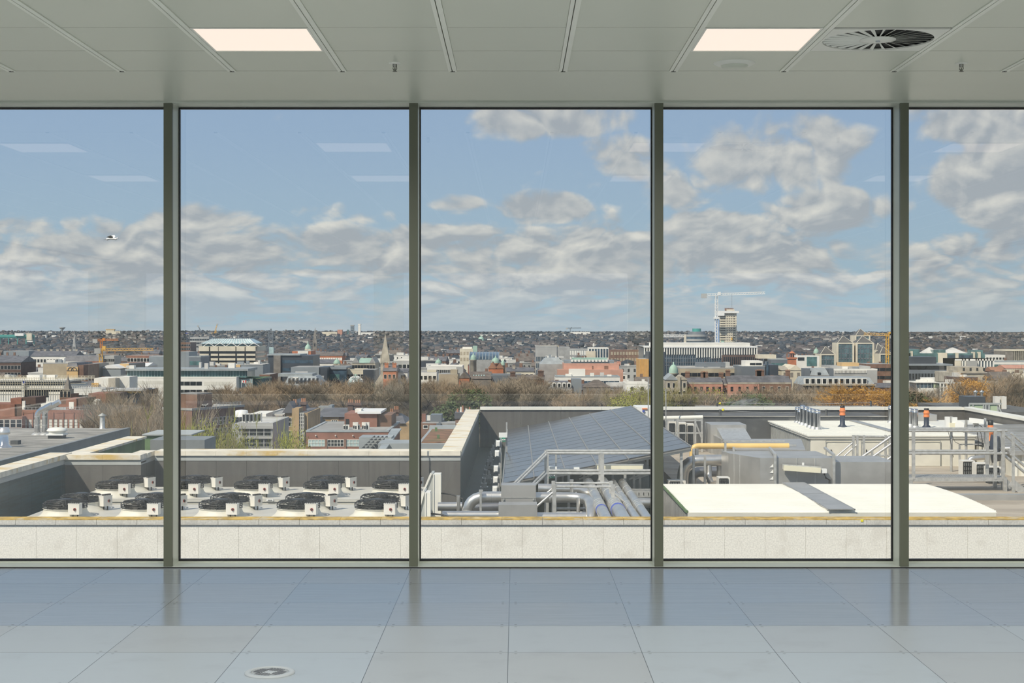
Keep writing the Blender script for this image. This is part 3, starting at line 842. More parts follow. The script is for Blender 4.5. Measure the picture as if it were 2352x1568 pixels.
# ---- emergency lights, exit signs and small fittings around the array
def exit_sign(label, x0, x1, y0, y1, d, white=True):
    t = thing('exit_sign', label, 'exit sign', (PX((x0 + x1) / 2, d), d, PZ(y1, d)))
    w_, h_ = PX(x1, d) - PX(x0, d), PZ(y0, d) - PZ(y1, d)
    xa, za = PX(x0, d), PZ(y1, d)
    MB().box(xa - .03, xa + w_ + .06, d, d + .12, za + h_, za + h_ + .16).build('lamp_body', MATS['sign_white'], t)
    MB().box(xa, xa + w_, d - .01, d + .01, za, za + h_).build('panel', MATS['sign_green'], t)
    b = MB()
    # running figure beside an arrow cross, white on green
    fx_ = xa + w_ * .24
    b.lathe([(0, -.018), (.018, 0), (0, .018)], (fx_ + .01, d - .014, za + h_ * .82), 8)
    b.bar((fx_, d - .014, za + h_ * .70), (fx_ - .01, d - .014, za + h_ * .42), .03)
    b.bar((fx_ - .01, d - .014, za + h_ * .42), (fx_ + .04, d - .014, za + h_ * .15), .018)
    b.bar((fx_ - .01, d - .014, za + h_ * .42), (fx_ - .05, d - .014, za + h_ * .18), .018)
    ax_ = xa + w_ * .68
    b.bar((ax_ - .06, d - .014, za + h_ * .5), (ax_ + .06, d - .014, za + h_ * .5), .026)
    b.bar((ax_, d - .014, za + h_ * .3), (ax_, d - .014, za + h_ * .7), .026)
    b.build('pictogram', MATS['sign_white'], t)
    MB().bar((xa + w_ + .04, d + .14, Zh(5.0)), (xa + w_ + .04, d + .14, za + h_ + .5), .05).bar((xa + w_ - .08, d + .12, za + h_ + .08), (xa + w_ + .04, d + .14, za + h_ + .08), .04).build('post', MATS['galv'], t)
exit_sign('green exit sign on a post beside the lichen wall left of the solar array', 1148, 1161, 1004.5, 1014, 50.5)
exit_sign('green exit sign hanging under the upper platform rail', 1259, 1274, 1085, 1098, 40.1)
for i, (px0, py0, d_) in enumerate(((1163, 1017, 50), (1159, 1040, 47.5), (1152, 1075, 44.8), (1150, 1100, 43.9), (1142, 1122, 42.6))):
    xx = min(PX(px0, d_), -.58)
    b = MB().box(xx - .07, xx + .07, d_ - .12, d_ + .12, PZ(py0 + 8, d_), PZ(py0 - 6, d_)).box(xx - .05, xx + .05, d_ - .16, d_ - .12, PZ(py0 + 6, d_), PZ(py0 - 4, d_))
    b.m(1).bar((xx + .1, d_ + .05, Zh(5.0) if d_ > 43.6 else ROOF_Z), (xx + .1, d_ + .05, PZ(py0 - 12, d_)), .04)
    b.build_thing('bulkhead_light', [MATS['sign_white'], MATS['galv']], ('farthest', 'second farthest', 'middle', 'second nearest', 'nearest')[i] + ' white bulkhead light along the solar array left edge', 'light', 'bulkhead lights beside the array')
for i, (px0, py0) in enumerate(((1139, 1022), (1132, 1036), (1127, 1056), (1120, 1078), (1128, 1078), (1116, 1098), (1122, 1100), (1112, 1120))):
    d_ = 5.0 * F / (py0 + 10 - CY)
    b = MB().box(PX(px0, d_) - .08, PX(px0, d_) + .08, d_ - .1, d_ + .1, Zh(5.0), Zh(5.0) + .28).box(PX(px0, d_) - .12, PX(px0, d_) + .12, d_ - .14, d_ + .14, Zh(5.0) + .12, Zh(5.0) + .17)
    b.tube([(PX(px0, d_), d_, Zh(5.0) + .28), (PX(px0, d_), d_, Zh(5.0) + .42)], .05, 8)
    b.build_thing('pipe_support', MATS['galv'], 'small grey pipe support on the dark green roof strip beside the lichen wall', 'support', 'pipe supports on the green strip')
# cream linear lights
def tube_light(label, a, b_, d, parent_z=None):
    a, b_ = P(*a, d), P(*b_, d)
    t = thing('linear_light', label, 'light', tuple((a + b_) / 2))
    MB().bar(a, b_, .16, .13).build('diffuser', MATS['lamp_cream'], t)
    MB().bar(a + Vector((-.03, .06, .03)), b_ + Vector((.03, .06, .03)), .08, .13).build('tray', MATS['galv'], t)
    return t
mat('lamp_cream', (0.82, 0.78, 0.60), .4, var=.03)
tube_light('cream linear light fixed under the solar array above the upper platform', (1371, 1074), (1476, 1074), 40.25)
tube_light('cream linear light on the face of the big grey duct', (1800, 1074), (1884, 1080), 39.78)
MB().box(PX(1318, 40.2), PX(1331, 40.2), 40.2, 40.35, PZ(1080, 40.2), PZ(1073, 40.2)).m(1).bar(P(1331, 1077, 40.3), P(1371, 1077, 40.3), .03).bar(P(1285, 1077, 40.3), P(1318, 1077, 40.3), .03).build_thing('junction_box', [MATS['sign_white'], MATS['galv']], 'small white junction box on conduit left of the cream light', 'box')
MB().box(PX(1888, 39.7), PX(1900, 39.7), 39.75, 39.9, PZ(1087, 39.7), PZ(1077, 39.7)).m(1).tube([P(1893, 1087, 39.8), P(1897, 1098, 39.8), P(1906, 1102, 39.8), P(1905, 1116, 39.8)], .03, 6).build_thing('junction_box', [MATS['sign_white'], MATS['rubber']], 'small white junction box with black cables on the big duct', 'box')
# support frame of the platform area: channel posts and diagonal braces under the array
for x, lb in ((1342, 'left'), (1456, 'middle'), (1470, 'right')):
    MB().bar((PX(x, 43.4), 43.4, Zh(6.6)), (PX(x, 43.4), 43.4, PZ(1075 if x < 1400 else 1085, 43.4)), .07).bar((PX(x, 43.4) - .15, 43.4, PZ(1100, 43.4)), (PX(x, 43.4) + .5, 43.4, PZ(1082, 43.4)), .05).build_thing('channel_post', MATS['galv'], lb + ' slotted channel post under the low edge of the solar array', 'post')

# ---- white corrugated roof in the right foreground
d0, d1_ = 33.0, 38.7
t = thing('corrugated_roof', 'low white corrugated metal roof behind the parapet on the right', 'roof', (7.2, d0, ROOF_Z))
xl, xr = 3.82, 10.55
n = 46
prof = []
for i in range(n):
    y_ = d0 + (d1_ - d0) * i / n; s = (d1_ - d0) / n
    zz = Zh(4.03) + .05 * math.sin(math.pi * i / n) * 1.0
    prof += [(y_, zz), (y_ + s * .5, zz), (y_ + s * .62, zz + .035), (y_ + s * .88, zz + .035)]
prof.append((d1_, Zh(4.03)))
low_ = [(y_, z_ - .012) for y_, z_ in reversed(prof)]
MB().prism(prof + low_, xl - .05, xr + .03, axis='x').build('sheet', MATS['white_metal'], t)
MB().box(xl - .04, xr, d0 - .03, d0 + .02, Zh(4.13), Zh(4.045)).build('fascia', MATS['cream_metal'], t)
b = MB()
b.box(xl + .05, xr - .05, d0 + .1, d1_ - .1, ROOF_Z, Zh(4.16))
b.build('walls', MATS['cream_metal'], t)
b = MB()
for i in range(30):
    y_ = d0 + .1 + (d1_ - d0 - .3) * i / 29
    b.box(xl - .02, xl + .05, y_, y_ + .09, ROOF_Z, Zh(4.15))
b.build('side_ribs', MATS['galv_duct'], t)
b = MB()
b.box(6.86, 7.43, d0 - .1, d1_ - .05, Zh(3.96), Zh(3.945))
for i in range(40):
    y_ = d0 - .1 + (d1_ - d0) * i / 40
    b.box(6.84, 6.87, y_, y_ + .07, Zh(3.97), Zh(3.945)); b.box(7.42, 7.45, y_, y_ + .07, Zh(3.97), Zh(3.945))
b.build('walkway', MATS['galv_duct'], t, 'grey metal walkway strip over the roof')
b = MB()
for i in range(70):
    y_ = d0 + (d1_ - d0) * i / 69
    b.bar((xl - .04, y_, Zh(4.03)), (xl - .10, y_ + .02, Zh(3.93)), .008)
b.bar((xl - .05, d0, Zh(4.02)), (xl - .05, d1_, Zh(4.02)), .05)
b.build('bird_spikes', MATS['mottled_green'], t)

# ---- big galvanised ductwork
t = thing('air_duct', 'big galvanised rectangular air duct behind the white corrugated roof', 'duct', (7.5, 40, Zh(4.75)))
x0, x1, zt = PX(1746, 40), PX(1914, 40), Zh(3.44)
b = MB()
b.hexa([(x0, 40, Zh(4.6)), (x1, 40, Zh(4.6)), (x1, 42.3, Zh(4.6)), (x0 - .4, 42.3, Zh(4.6))], [(x0, 40, zt), (x1, 40, zt), (x1, 42.3, zt), (x0 - .4, 42.3, zt)])
b.hexa([(x0 - .62, 41.6, Zh(4.6)), (x0, 40, Zh(4.6)), (x0 - .4, 42.3, Zh(4.6)), (x0 - .7, 42.4, Zh(4.6))], [(x0 - .62, 41.6, zt), (x0, 40, zt), (x0 - .4, 42.3, zt), (x0 - .7, 42.4, zt)])
b.build('trunk', MATS['galv_duct'], t)
b = MB().box(x1, PX(2060, 40), 40.15, 42.1, Zh(4.6), Zh(3.56)); b.build('branch', MATS['galv_duct'], t)
b = MB()
for q in (.18, .36): b.bar((x0 - .62 + .62 * q, 41.6 - 1.6 * q - .008, Zh(4.6)), (x0 - .62 + .62 * q, 41.6 - 1.6 * q - .008, zt), .015)
for x in (1780, 1915): b.bar((PX(x, 39.95), 39.95, Zh(4.75)), (PX(x, 39.95), 39.95, zt + .12), .07)
for x in (1782, 1916): b.bar((PX(x, 39.95), 39.95, zt + .08), (PX(x, 39.95) + .25, 42.4, zt + .08), .06)
for x in (1830, 1872): b.bar((PX(x, 40), 39.995, Zh(4.6)), (PX(x, 40), 39.995, zt), .02)
b.build('supports', MATS['galv'], t)
b = MB()
for z_ in (1070, 1083, 1098):
    b.prism([(PX(1768, 39.98), PZ(z_ + 3, 40)), (PX(1776, 39.98), PZ(z_ + 3, 40)), (PX(1776, 39.98), PZ(z_ - 5, 40))], 39.98, 39.99)
b.build('warning_labels', MATS['sign_white'], t, 'three small white warning triangles')
MB().box(PX(1842, 40), PX(1847, 40), 39.985, 39.999, PZ(1069, 40), PZ(1062, 40)).build('label_plate', MATS['sign_white'], t)
t = thing('air_duct', 'wide flat galvanised duct behind the big duct and under the yellow pipe', 'duct', (8.2, 45, Zh(4.75)))
b = MB().hexa([(PX(1690, 45), 45, Zh(4.6)), (PX(1850, 45), 45, Zh(4.6)), (PX(1840, 50), 50, Zh(4.6)), (PX(1690, 45) + .3, 50, Zh(4.6))], [(PX(1690, 45), 45, Zh(3.62)), (PX(1850, 45), 45, Zh(3.62)), (PX(1840, 50), 50, Zh(3.66)), (PX(1690, 45) + .3, 50, Zh(3.66))])
b.build('trunk', MATS['galv_duct'], t)
MB().bar((PX(1690, 45) + .1, 46.5, Zh(3.60)), (PX(1850, 45), 46.5, Zh(3.60)), .05).bar((PX(1690, 45) + .1, 48.5, Zh(3.62)), (PX(1850, 45), 48.5, Zh(3.62)), .05).build('flanges', MATS['galv'], t)
t = thing('vent_hood', 'tall grey metal vent hood in front of the dark felt-clad roof box', 'vent', (PX(1674, 57), 57, Zh(4.75)))
b = MB().box(PX(1634, 57), PX(1716, 57), 57.2, 59, Zh(4.75), PZ(976, 57))
b.build('casing', MATS['galv_duct'], t)
MB().hexa([(PX(1648, 56), 54.6, PZ(1004, 56)), (PX(1712, 56), 54.6, PZ(1004, 56)), (PX(1712, 57), 57.3, PZ(1004, 57)), (PX(1648, 57), 57.3, PZ(1004, 57))], [(PX(1648, 56), 54.6, PZ(1001, 56)), (PX(1712, 56), 54.6, PZ(1001, 56)), (PX(1712, 57), 57.3, PZ(982, 57)), (PX(1648, 57), 57.3, PZ(982, 57))]).build('hood', MATS['galv'], t)
MB().box(PX(1648, 56), PX(1712, 56), 55, 57.2, Zh(4.75), PZ(1004, 56)).build('duct', MATS['galv_duct'], t)
d = 46
pipe('gas_pipe', 'yellow gas pipe running over the grey ducts', [P(1590, 1064, d), P(1590, 1024, d), P(1812, 1024, d)], .088, MATS['yellow_pipe'], bend=.2)
d = 43
pipe('duct_pipe', 'thick silver duct pipe with elbow left of the big duct', [P(1568, 1150, d), P(1568, 1057, d), P(1700, 1057, d)], .165, MATS['silver'], bend=.5)
pipe('duct_pipe', 'darker silver pipe below the thick elbowed duct pipe', [P(1588, 1130, 44), P(1588, 1083, 44), P(1700, 1083, 44)], .15, MATS['silver_dark'], bend=.4)
pipe('duct_pipe', 'upright silver pipe left of the orange isolator', [P(1653, 1058, 43.1), P(1653, 1112, 43.1)], .09, MATS['silver'])
pipe('duct_pipe', 'upright silver pipe ending in a flexible collar', [P(1628, 1062, 43), P(1628, 1100, 42.9), P(1636, 1112, 42.5)], .085, MATS['silver'], bands=[(P(1628, 1098, 42.9), P(1628, 1100, 42.9)), (P(1630, 1103, 42.8), P(1630, 1104, 42.8))])
pipe('duct_pipe', 'short upright silver vent pipe rising to the yellow pipe', [P(1600, 1050, 45.5), P(1600, 1030, 45.5)], .06, MATS['silver'])
for x, ya, yb, d_ in ((1593, 1030, 1118, 42.2), (1619, 1045, 1118, 42.4), (1666, 1015, 1112, 42.4), (1685, 1026, 1092, 42.3)):
    MB().bar((PX(x, d_), d_, Zh(4.75)), P(x, ya, d_), .06).box(PX(x, d_) - .08, PX(x, d_) + .08, d_ - .06, d_ + .06, Zh(4.75), Zh(4.73)).build_thing('channel_post', MATS['galv'], 'galvanised channel post among silver duct pipes left of the big duct', 'post', 'posts left of the big duct')
t = thing('isolator_switch', 'yellow isolator switch with a red knob beside the big duct', 'switch', P(1685, 1099, 41.8))
pxbox(MB(), 1680, 1689, 1089, 1100, 41.8, .1).build('box', MATS['yellow_pipe'], t)
MB().tube([P(1685, 1094, 41.8), P(1685, 1094, 41.75)], .035, 10).build('knob', MATS['red_plastic'], t)
def ac_box(name, label, x0, x1, y0, y1, d, depth=.5):
    t = thing(name, label, 'air conditioner', (PX((x0 + x1) / 2, d), d, PZ(y1, d)))
    pxbox(MB(), x0, x1, y0, y1, d, depth).build('casing', MATS['isolator'], t)
    b = MB()
    cx_, cz_ = PX(x0 + (x1 - x0) * .42, d), (PZ(y0, d) + PZ(y1, d)) / 2
    r_ = min(PX(x1, d) - PX(x0, d), PZ(y0, d) - PZ(y1, d)) * .42
    ww = PX(x0 + (x1 - x0) * .80, d) - PX(x0 + (x1 - x0) * .06, d)
    xa = PX(x0 + (x1 - x0) * .06, d)
    hh = PZ(y0, d) - PZ(y1, d)
    for i in range(6):
        b.box(xa + ww * i / 5 - .012, xa + ww * i / 5 + .012, d - .03, d - .01, cz_ - hh * .42, cz_ + hh * .42)
    for i in range(4):
        b.box(xa, xa + ww, d - .03, d - .01, cz_ - hh * .42 + hh * .84 * i / 3 - .012, cz_ - hh * .42 + hh * .84 * i / 3 + .012)
    b.build('grille', MATS['black_plastic'], t)
    MB().box(xa, xa + ww, d - .008, d - .001, cz_ - hh * .42, cz_ + hh * .42).build('fan_opening', MATS['mesh_grey'], t)
    return t
ac_box('condenser_unit', 'white condenser unit with a label low beside the solar array corner', 1536, 1575, 1104, 1125, 41.0)
t = ac_box('condenser_unit', 'small white condenser box between the duct pipes and the white roof', 1651, 1677, 1097, 1122, 40.0)

# ---- felt-clad boxes and roof levels at the back right
t = thing('roof_block', 'dark grey felt-clad roof block behind the vent hood', 'roof block', (PX(1840, 62), 60, Zh(4.75)))
MB().box(PX(1615, 60.2), 14.9, 60.2, 63.4, Zh(4.75), PZ(957, 60.2)).build('felt_face', MATS['felt'], t)
MB().box(PX(1615, 60.2), 14.9, 60.15, 60.45, PZ(957, 60.2), PZ(955.5, 60.2)).build('edge_trim', MATS['felt_gravel'], t)
t = thing('roof_block', 'long higher dark felt upstand with a pale edge behind the chrome flues', 'roof block', (PX(1840, 70), 70, -31))
MB().box(PX(1616, 72), PX(2056, 72), 72, 75.4, -31.5, PZ(943, 72)).build('felt_face', MATS['felt'], t)
MB().box(PX(1616, 72), PX(2056, 72), 72.05, 72.6, PZ(943, 72), PZ(939.5, 72)).box(PX(1616, 72), PX(2056, 72), 74.9, 75.4, PZ(943, 72), PZ(939.5, 72)).build('edge_upstand', MATS['felt_gravel'], t)
# white plant room with ribbed side
t = thing('plant_room', 'white metal-clad plant room carrying the chrome flues', 'plant room', (13, 52, Zh(4.75)))
x0, x1 = 10.22, 15.9
MB().box(x0, x1, 52, 60.1, Zh(4.75), Zh(3.80)).build('walls', MATS['cream_metal'], t)
b = MB()
for i in range(34):
    y_ = 52.05 + 8.0 * i / 34
    b.box(x0 - .02, x0, y_, y_ + .14, Zh(4.75), Zh(3.82))
b.build('side_ribs', MATS['mesh_grey'], t)
b = MB()
for i in range(40):
    y_ = 51.9 + 8.25 * i / 40
    b.box(x0 - .12, x1 + .1, y_, y_ + .206, Zh(3.72), Zh(3.69) + (.02 if i % 2 else 0))
b.box(x0 - .08, x1 + .05, 51.95, 60.1, Zh(3.80), Zh(3.72))
b.build('roof', MATS['white_metal'], t)
for xa, xb in ((1897, 1960), (1978, 2045), (2100, 2160)):
    dr = MB(); dr.box(PX(xa, 51.97), PX(xb, 51.97), 51.96, 52.0, Zh(4.74), Zh(3.98)); o = dr.build('door', MATS['cream_metal'], t)
    fr_ = MB(); fr_.bar(P(xa, 1012, 51.95), P(xb, 1012, 51.95), .02); fr_.bar(P(xa, 1012, 51.95), (PX(xa, 51.95), 51.95, Zh(4.74)), .02); fr_.bar(P(xb, 1012, 51.95), (PX(xb, 51.95), 51.95, Zh(4.74)), .02)
    fr_.build('door_frame', MATS['mesh_grey'], o)
    MB().bar(P(xa + 12, 1032, 51.93), P(xa + 12, 1042, 51.93), .03).build('handle', MATS['black_plastic'], o)
b = MB().box(PX(1950, 60), PX(1968, 60), 52, 60.1, Zh(3.66), Zh(3.645)); b.build('walkway', MATS['galv_duct'], t)
def flue(label, x, y, z0, h, r, group=None):
    t = thing('chrome_flue', label, 'flue', (x, y, z0), 0, group)
    MB().lathe([(r, 0), (r, h * .80)], (x, y, z0), 20).build('stack', MATS['chrome_flue'], t)
    MB().lathe([(r * 1.5, 0), (r * 1.45, .02), (r * 1.05, h * .12)], (x, y, z0), 20).build('skirt', MATS['galv'], t)
    MB().lathe([(r * 1.08, h * .80), (r * 1.08, h * .84), (r * .98, h * .85), (r * .98, h * .88), (r * 1.08, h * .885), (r * 1.08, h * .93), (r * .8, h * .98), (0, h)], (x, y, z0), 20).build('cowl', MATS['chrome_flue'], t)
ZR = Zh(3.68)
names = ('first', 'second', 'third', 'fourth', 'fifth', 'sixth', 'seventh')
for i, (px0, py0, ht) in enumerate(((1832, 970, .62), (1837.5, 971, .55), (1843.5, 975, .76), (1852, 977, .74), (1860.5, 981, .74), (1868.5, 984, .74), (1878, 986, .74))):
    d_ = 3.68 * F / (py0 - CY)
    flue(names[i] + ' chrome flue from the left in the row on the white plant room', PX(px0, d_), d_, ZR, ht, .10)
flue('lone chrome flue on the plant room just left of the rightmost mullion', PX(2046, 59), 59, ZR, .68, .10)
flue('left one of two chrome flues just right of the rightmost mullion', PX(2091, 57), 57, ZR, .68, .10)
flue('right one of two chrome flues just right of the rightmost mullion', PX(2102, 55.8), 55.8, ZR, .72, .11)
def soil_pipe(label, x, y, z0, h, r=.10):
    t = thing('vent_pipe', label, 'vent pipe', (x, y, z0))
    MB().lathe([(r * 1.9, 0), (r * 1.7, .02), (r * .95, .1), (r * .95, h * .58)], (x, y, z0), 18).build('stack', MATS['navy'], t)
    MB().lathe([(r * 1.12, h * .55), (r * 1.12, h * .62), (r * 1.0, h * .64), (r, h * .72), (r * 1.2, h * .73), (r * 1.2, h * .78), (r * 1.0, h * .80), (r * .85, h * .9), (r * .8, h * .9)], (x, y, z0), 18).build('collar', MATS['orange_clay'], t, 'orange clay-coloured collar')
    MB().lathe([(r * .85, h * .90), (r * .9, h * .92), (r * .9, h), (0, h * 1.01)], (x, y, z0), 18).build('cap', MATS['black_plastic'], t)
soil_pipe('black vent pipe with orange collar on the white plant room roof', PX(1935, 56.4), 56.4, ZR, .80)
soil_pipe('black vent pipe with orange collar right of the rightmost mullion', PX(2128, 56), 56, ZR, .72)
soil_pipe('short orange-topped vent pipe at the right behind the platform rail', PX(2275, 51), 51, Zh(4.75), 1.65, .105)

# ---- stair and long platform on the right
d = 44.0
ZT = Zh(4.75)
t = thing('access_platform', 'long galvanised platform with double rails at the right', 'platform', (PX(2200, d), d, ZT))
dk = MB()
xa, xb = PX(2086, d), PX(2313, d)
dk.box(xa, xb, d - .02, d + .03, PZ(1105, d), PZ(1096, d)); dk.box(xa, xb, d + .9, d + .95, PZ(1105, d), PZ(1096, d))
for i in range(60): dk.box(xa + (xb - xa) * i / 60, xa + (xb - xa) * i / 60 + .03, d, d + .93, PZ(1098, d), PZ(1096, d))
for i in range(7): dk.box(xa, xb, d + .13 * i, d + .13 * i + .03, PZ(1099, d), PZ(1096, d))
dk.build('deck', MATS['galv'], t)
for dd in (d, d + .92):
    for x in (2098, 2286, 2304) if dd == d else (2098, 2290):
        MB().box(PX(x, d) - .045, PX(x, d) + .045, dd - .035, dd + .035, PZ(1100, d), PZ(986, d)).build('post', MATS['galv'], t)
    for x in (2092, 2308):
        MB().box(PX(x, d) - .05, PX(x, d) + .05, dd - .05, dd + .05, ZT, PZ(1100, d)).build('leg', MATS['galv'], t)
    for y_ in (989, 1041):
        MB().tube([Vector((xa, dd, PZ(y_, d))), Vector((xb, dd, PZ(y_, d)))], .04, 8).build('rail', MATS['galv'], t)
t = thing('steel_stair', 'galvanised stair descending left from the long platform', 'stair', (PX(1980, d), d, ZT))
for dd in (d + .02, d + .9):
    for (p, q) in (((2086, 992), (1904, 1120)), ((2086, 1040), (1962, 1128))):
        MB().tube([Vector((PX(p[0], d), dd, PZ(p[1], d))), Vector((PX(q[0], d), dd, PZ(q[1], d)))], .04, 8).build('rail', MATS['galv'], t)
    MB().bar(Vector((PX(2086, d), dd, PZ(1102, d))), Vector((PX(2052, d), dd, PZ(1126, d))), .03, .2).build('stringer', MATS['galv'], t)
    for x, y_ in ((1957, 1083), (2020, 1040)):
        MB().bar((PX(x, d), dd, ZT), (PX(x, d), dd, PZ(y_, d)), .06).build('post', MATS['galv'], t)
t = thing('steel_stair', 'galvanised stair descending right from the long platform at the frame edge', 'stair', (PX(2350, d), d, ZT))
for dd in (d - .35, d + .6):
    for y_ in (992, 1041):
        MB().tube([Vector((PX(2313, d), dd, PZ(y_, d))), Vector((PX(2430, d), dd, PZ(y_ + 100, d)))], .04, 8).build('rail', MATS['galv'], t)
    MB().bar(Vector((PX(2313, d), dd, PZ(1104, d))), Vector((PX(2345, d), dd, PZ(1129, d))), .03, .22).build('stringer', MATS['galv'], t)
    MB().bar((PX(2318, d), dd, ZT), (PX(2318, d), dd, PZ(1000, d)), .07).build('post', MATS['galv'], t)
# gate frame with short rails before the plant room doors
t = thing('guard_frame', 'galvanised guard frame with short sloping rails before the plant room doors', 'railing', (PX(1980, 49), 49, ZT))
for x in (1960, 1969, 1984, 2034, 2044):
    MB().bar((PX(x, 49), 49, ZT), P(x, 999, 49), .075).build('post', MATS['galv'], t)
for p, q in (((1960, 1001), (2044, 1003)), ((1958, 1017), (1905, 1062)), ((1969, 1020), (1925, 1060)), ((1984, 1046), (2044, 1046))):
    MB().tube([P(*p, 49), P(*q, 49)], .03, 8).build('rail', MATS['galv'], t)
# kerbs and upstands on the brown roof
MB().box(11.6, 18.9, 41.6, 41.9, ZT, ZT + .16).build_thing('roof_kerb', MATS['galv_duct'], 'low grey kerb across the brown roof under the long platform', 'kerb')
MB().box(PX(2128, 38.6) - .05, PX(2128, 38.6) + .05, 38.55, 38.65, ZT, ZT + .32).build_thing('kerb_post', MATS['galv'], 'short grey post at the corner of the white corrugated roof', 'post')
# condensers, antennas, drum dish
for i, (x0, x1, y0, d_, lb) in enumerate(((2211, 2240, 1058, 47.4, 'left'), (2242, 2272, 1064, 46.7, 'middle'), (2270, 2300, 1072, 46.0, 'right'))):
    b = ac_box('condenser_unit', lb + ' of the three white condensers behind the long platform deck', x0, x1, y0, CY + (4.75 - .12) * F / d_, d_, .45)
    MB().box(PX(x0 + 3, d_), PX(x1 - 3, d_), d_ + .05, d_ + .4, ZT, ZT + .125).build('feet', MATS['rubber'], b)
d = 50.0
def mast(label, px0, ytop, d=50.0):
    t = thing('antenna_mast', label, 'antenna', (PX(px0, d), d, ZT))
    MB().tube([(PX(px0, d), d, ZT), P(px0, ytop, d)], .045, 8).build('pole', MATS['galv'], t)
    return t
t = mast('left antenna mast with two white panels and a round dish', 2185, 956)
pxbox(MB(), 2172, 2182, 957, 986, 49.7, .12).build('panel_antenna', MATS['sign_white'], t)
pxbox(MB(), 2188, 2199, 958, 974, 49.7, .12).build('panel_antenna', MATS['sign_white'], t)
pxbox(MB(), 2183, 2195, 971, 986, 49.6, .2).build('radio_box', MATS['lamp_cream'], t)
b = MB(); c0 = P(2202, 976, 49.6)
b.tube([c0 + Vector((0, -.1, 0)), c0 + Vector((.02, -.04, 0)), c0 + Vector((.1, .12, 0))], .15, 20, r2=.08); b.build('dish', MATS['sign_white'], t)
b = MB()
b.tube([P(2192, 985, 49.8), P(2178, 992, 49.7), P(2182, 1005, 49.8), P(2186, 1030, 49.9), P(2190, 1050, 49.9)], .010, 6); b.tube([P(2187, 1000, 49.9), P(2194, 1015, 49.8), P(2210, 1022, 49.9)], .009, 6)
b.build('cables', MATS['rubber'], t)
t = mast('middle antenna mast with slotted pole behind the platform', 2219, 964)
MB().bar(P(2204, 1020, 50), P(2255, 1020, 50), .04).bar(P(2204, 1020, 50), (PX(2204, 50), 50, ZT), .06).build('cross_arm', MATS['galv'], t)
t = mast('right antenna mast with a tilted white panel', 2263, 960)
MB().hexa([P(2226, 970, 49.6), P(2260, 973, 49.4), P(2262, 973, 49.9), P(2228, 970, 50)], [P(2226, 959, 49.6), P(2260, 963, 49.4), P(2262, 963, 49.9), P(2228, 959, 50)]).build('panel_antenna', MATS['sign_white'], t)
pxbox(MB(), 2237, 2248, 972, 986, 49.7, .12).build('panel_antenna', MATS['sign_white'], t)
b = MB(); b.tube([P(2240, 986, 49.7), P(2238, 978, 49.6), P(2248, 975, 49.6), P(2258, 982, 49.8)], .010, 6); b.tube([P(2244, 990, 49.7), P(2247, 1010, 49.7), P(2246, 1055, 49.8)], .013, 6); b.tube([P(2252, 990, 49.7), P(2256, 1010, 49.7), P(2256, 1055, 49.8)], .013, 6)
b.build('cables', MATS['rubber'], t)
t = thing('drum_dish', 'big dark navy drum dish seen edge-on behind the platform rail', 'dish', (PX(2278, 49), 49, ZT))
c0 = P(2280, 1030, 49); ax = Vector((.9, -.42, .05)).normalized()
MB().tube([c0 - ax * .02, c0 + ax * .04, c0 + ax * .22], .47, 28, r2=.40).build('drum', MATS['navy'], t)
MB().tube([c0 + ax * .2, c0 + ax * .55], .05, 8).bar((c0 + ax * .55), ((c0 + ax * .55).x, (c0 + ax * .55).y, ZT), .09).build('mount', MATS['galv'], t)
pipe('insulated_pipe', 'silver pipe with an elbow above the three white condensers', [P(2224, 1070, 49), P(2228, 1052, 49), P(2262, 1050, 49)], .085, MATS['silver'], bend=.2)
# ribbed roof and white wall at the right frame edge
t = thing('ribbed_roof', 'grey ribbed lean-to roof over a white ribbed wall at the right edge', 'roof', (17.5, 47, ZT))
b = MB()
for i in range(16):
    y_ = 48.4 + .42 * i
    b.hexa([(15.9, y_, Zh(3.98) + .028 * i), (18.9, y_, Zh(3.98) + .028 * i), (18.9, y_ + .3, Zh(3.98) + .028 * i), (15.9, y_ + .3, Zh(3.98) + .028 * i)], [(15.9, y_, Zh(3.92) + .028 * i), (18.9, y_, Zh(3.92) + .028 * i), (18.9, y_ + .3, Zh(3.92) + .028 * i), (15.9, y_ + .3, Zh(3.92) + .028 * i)])
b.hexa([(15.9, 48.3, Zh(4.06)), (18.9, 48.3, Zh(4.06)), (18.9, 55, Zh(3.62)), (15.9, 55, Zh(3.62))], [(15.9, 48.3, Zh(3.99)), (18.9, 48.3, Zh(3.99)), (18.9, 55, Zh(3.55)), (15.9, 55, Zh(3.55))])
b.build('sheet', MATS['galv_duct'], t)
MB().box(16.0, 18.9, 48.5, 55, ZT, Zh(4.06)).build('walls', MATS['cream_metal'], t)
b = MB()
for i in range(10): b.box(16.05 + .28 * i, 16.2 + .28 * i, 48.46, 48.5, ZT, Zh(4.07))
b.build('wall_ribs', MATS['white_metal'], t)
t = thing('white_roof', 'white roof plane behind the antennas below the back capping', 'roof', (17.3, 57, ZT))
MB().box(15.95, 18.9, 56.5, 61.0, ZT, Zh(3.70)).build('sheet', MATS['white_metal'], t)
t = thing('vent_box', 'grey vent box with a silver stub beside the right orange-collared pipe', 'vent', (PX(2125, 58), 58, ZT))
pxbox(MB(), 2106, 2152, 952, 976, 60.3, 1.5).build('casing', MATS['galv_duct'], t)
MB().tube([P(2150, 970, 60.9), P(2172, 971, 60.9)], .1, 12).build('stub', MATS['silver'], t)
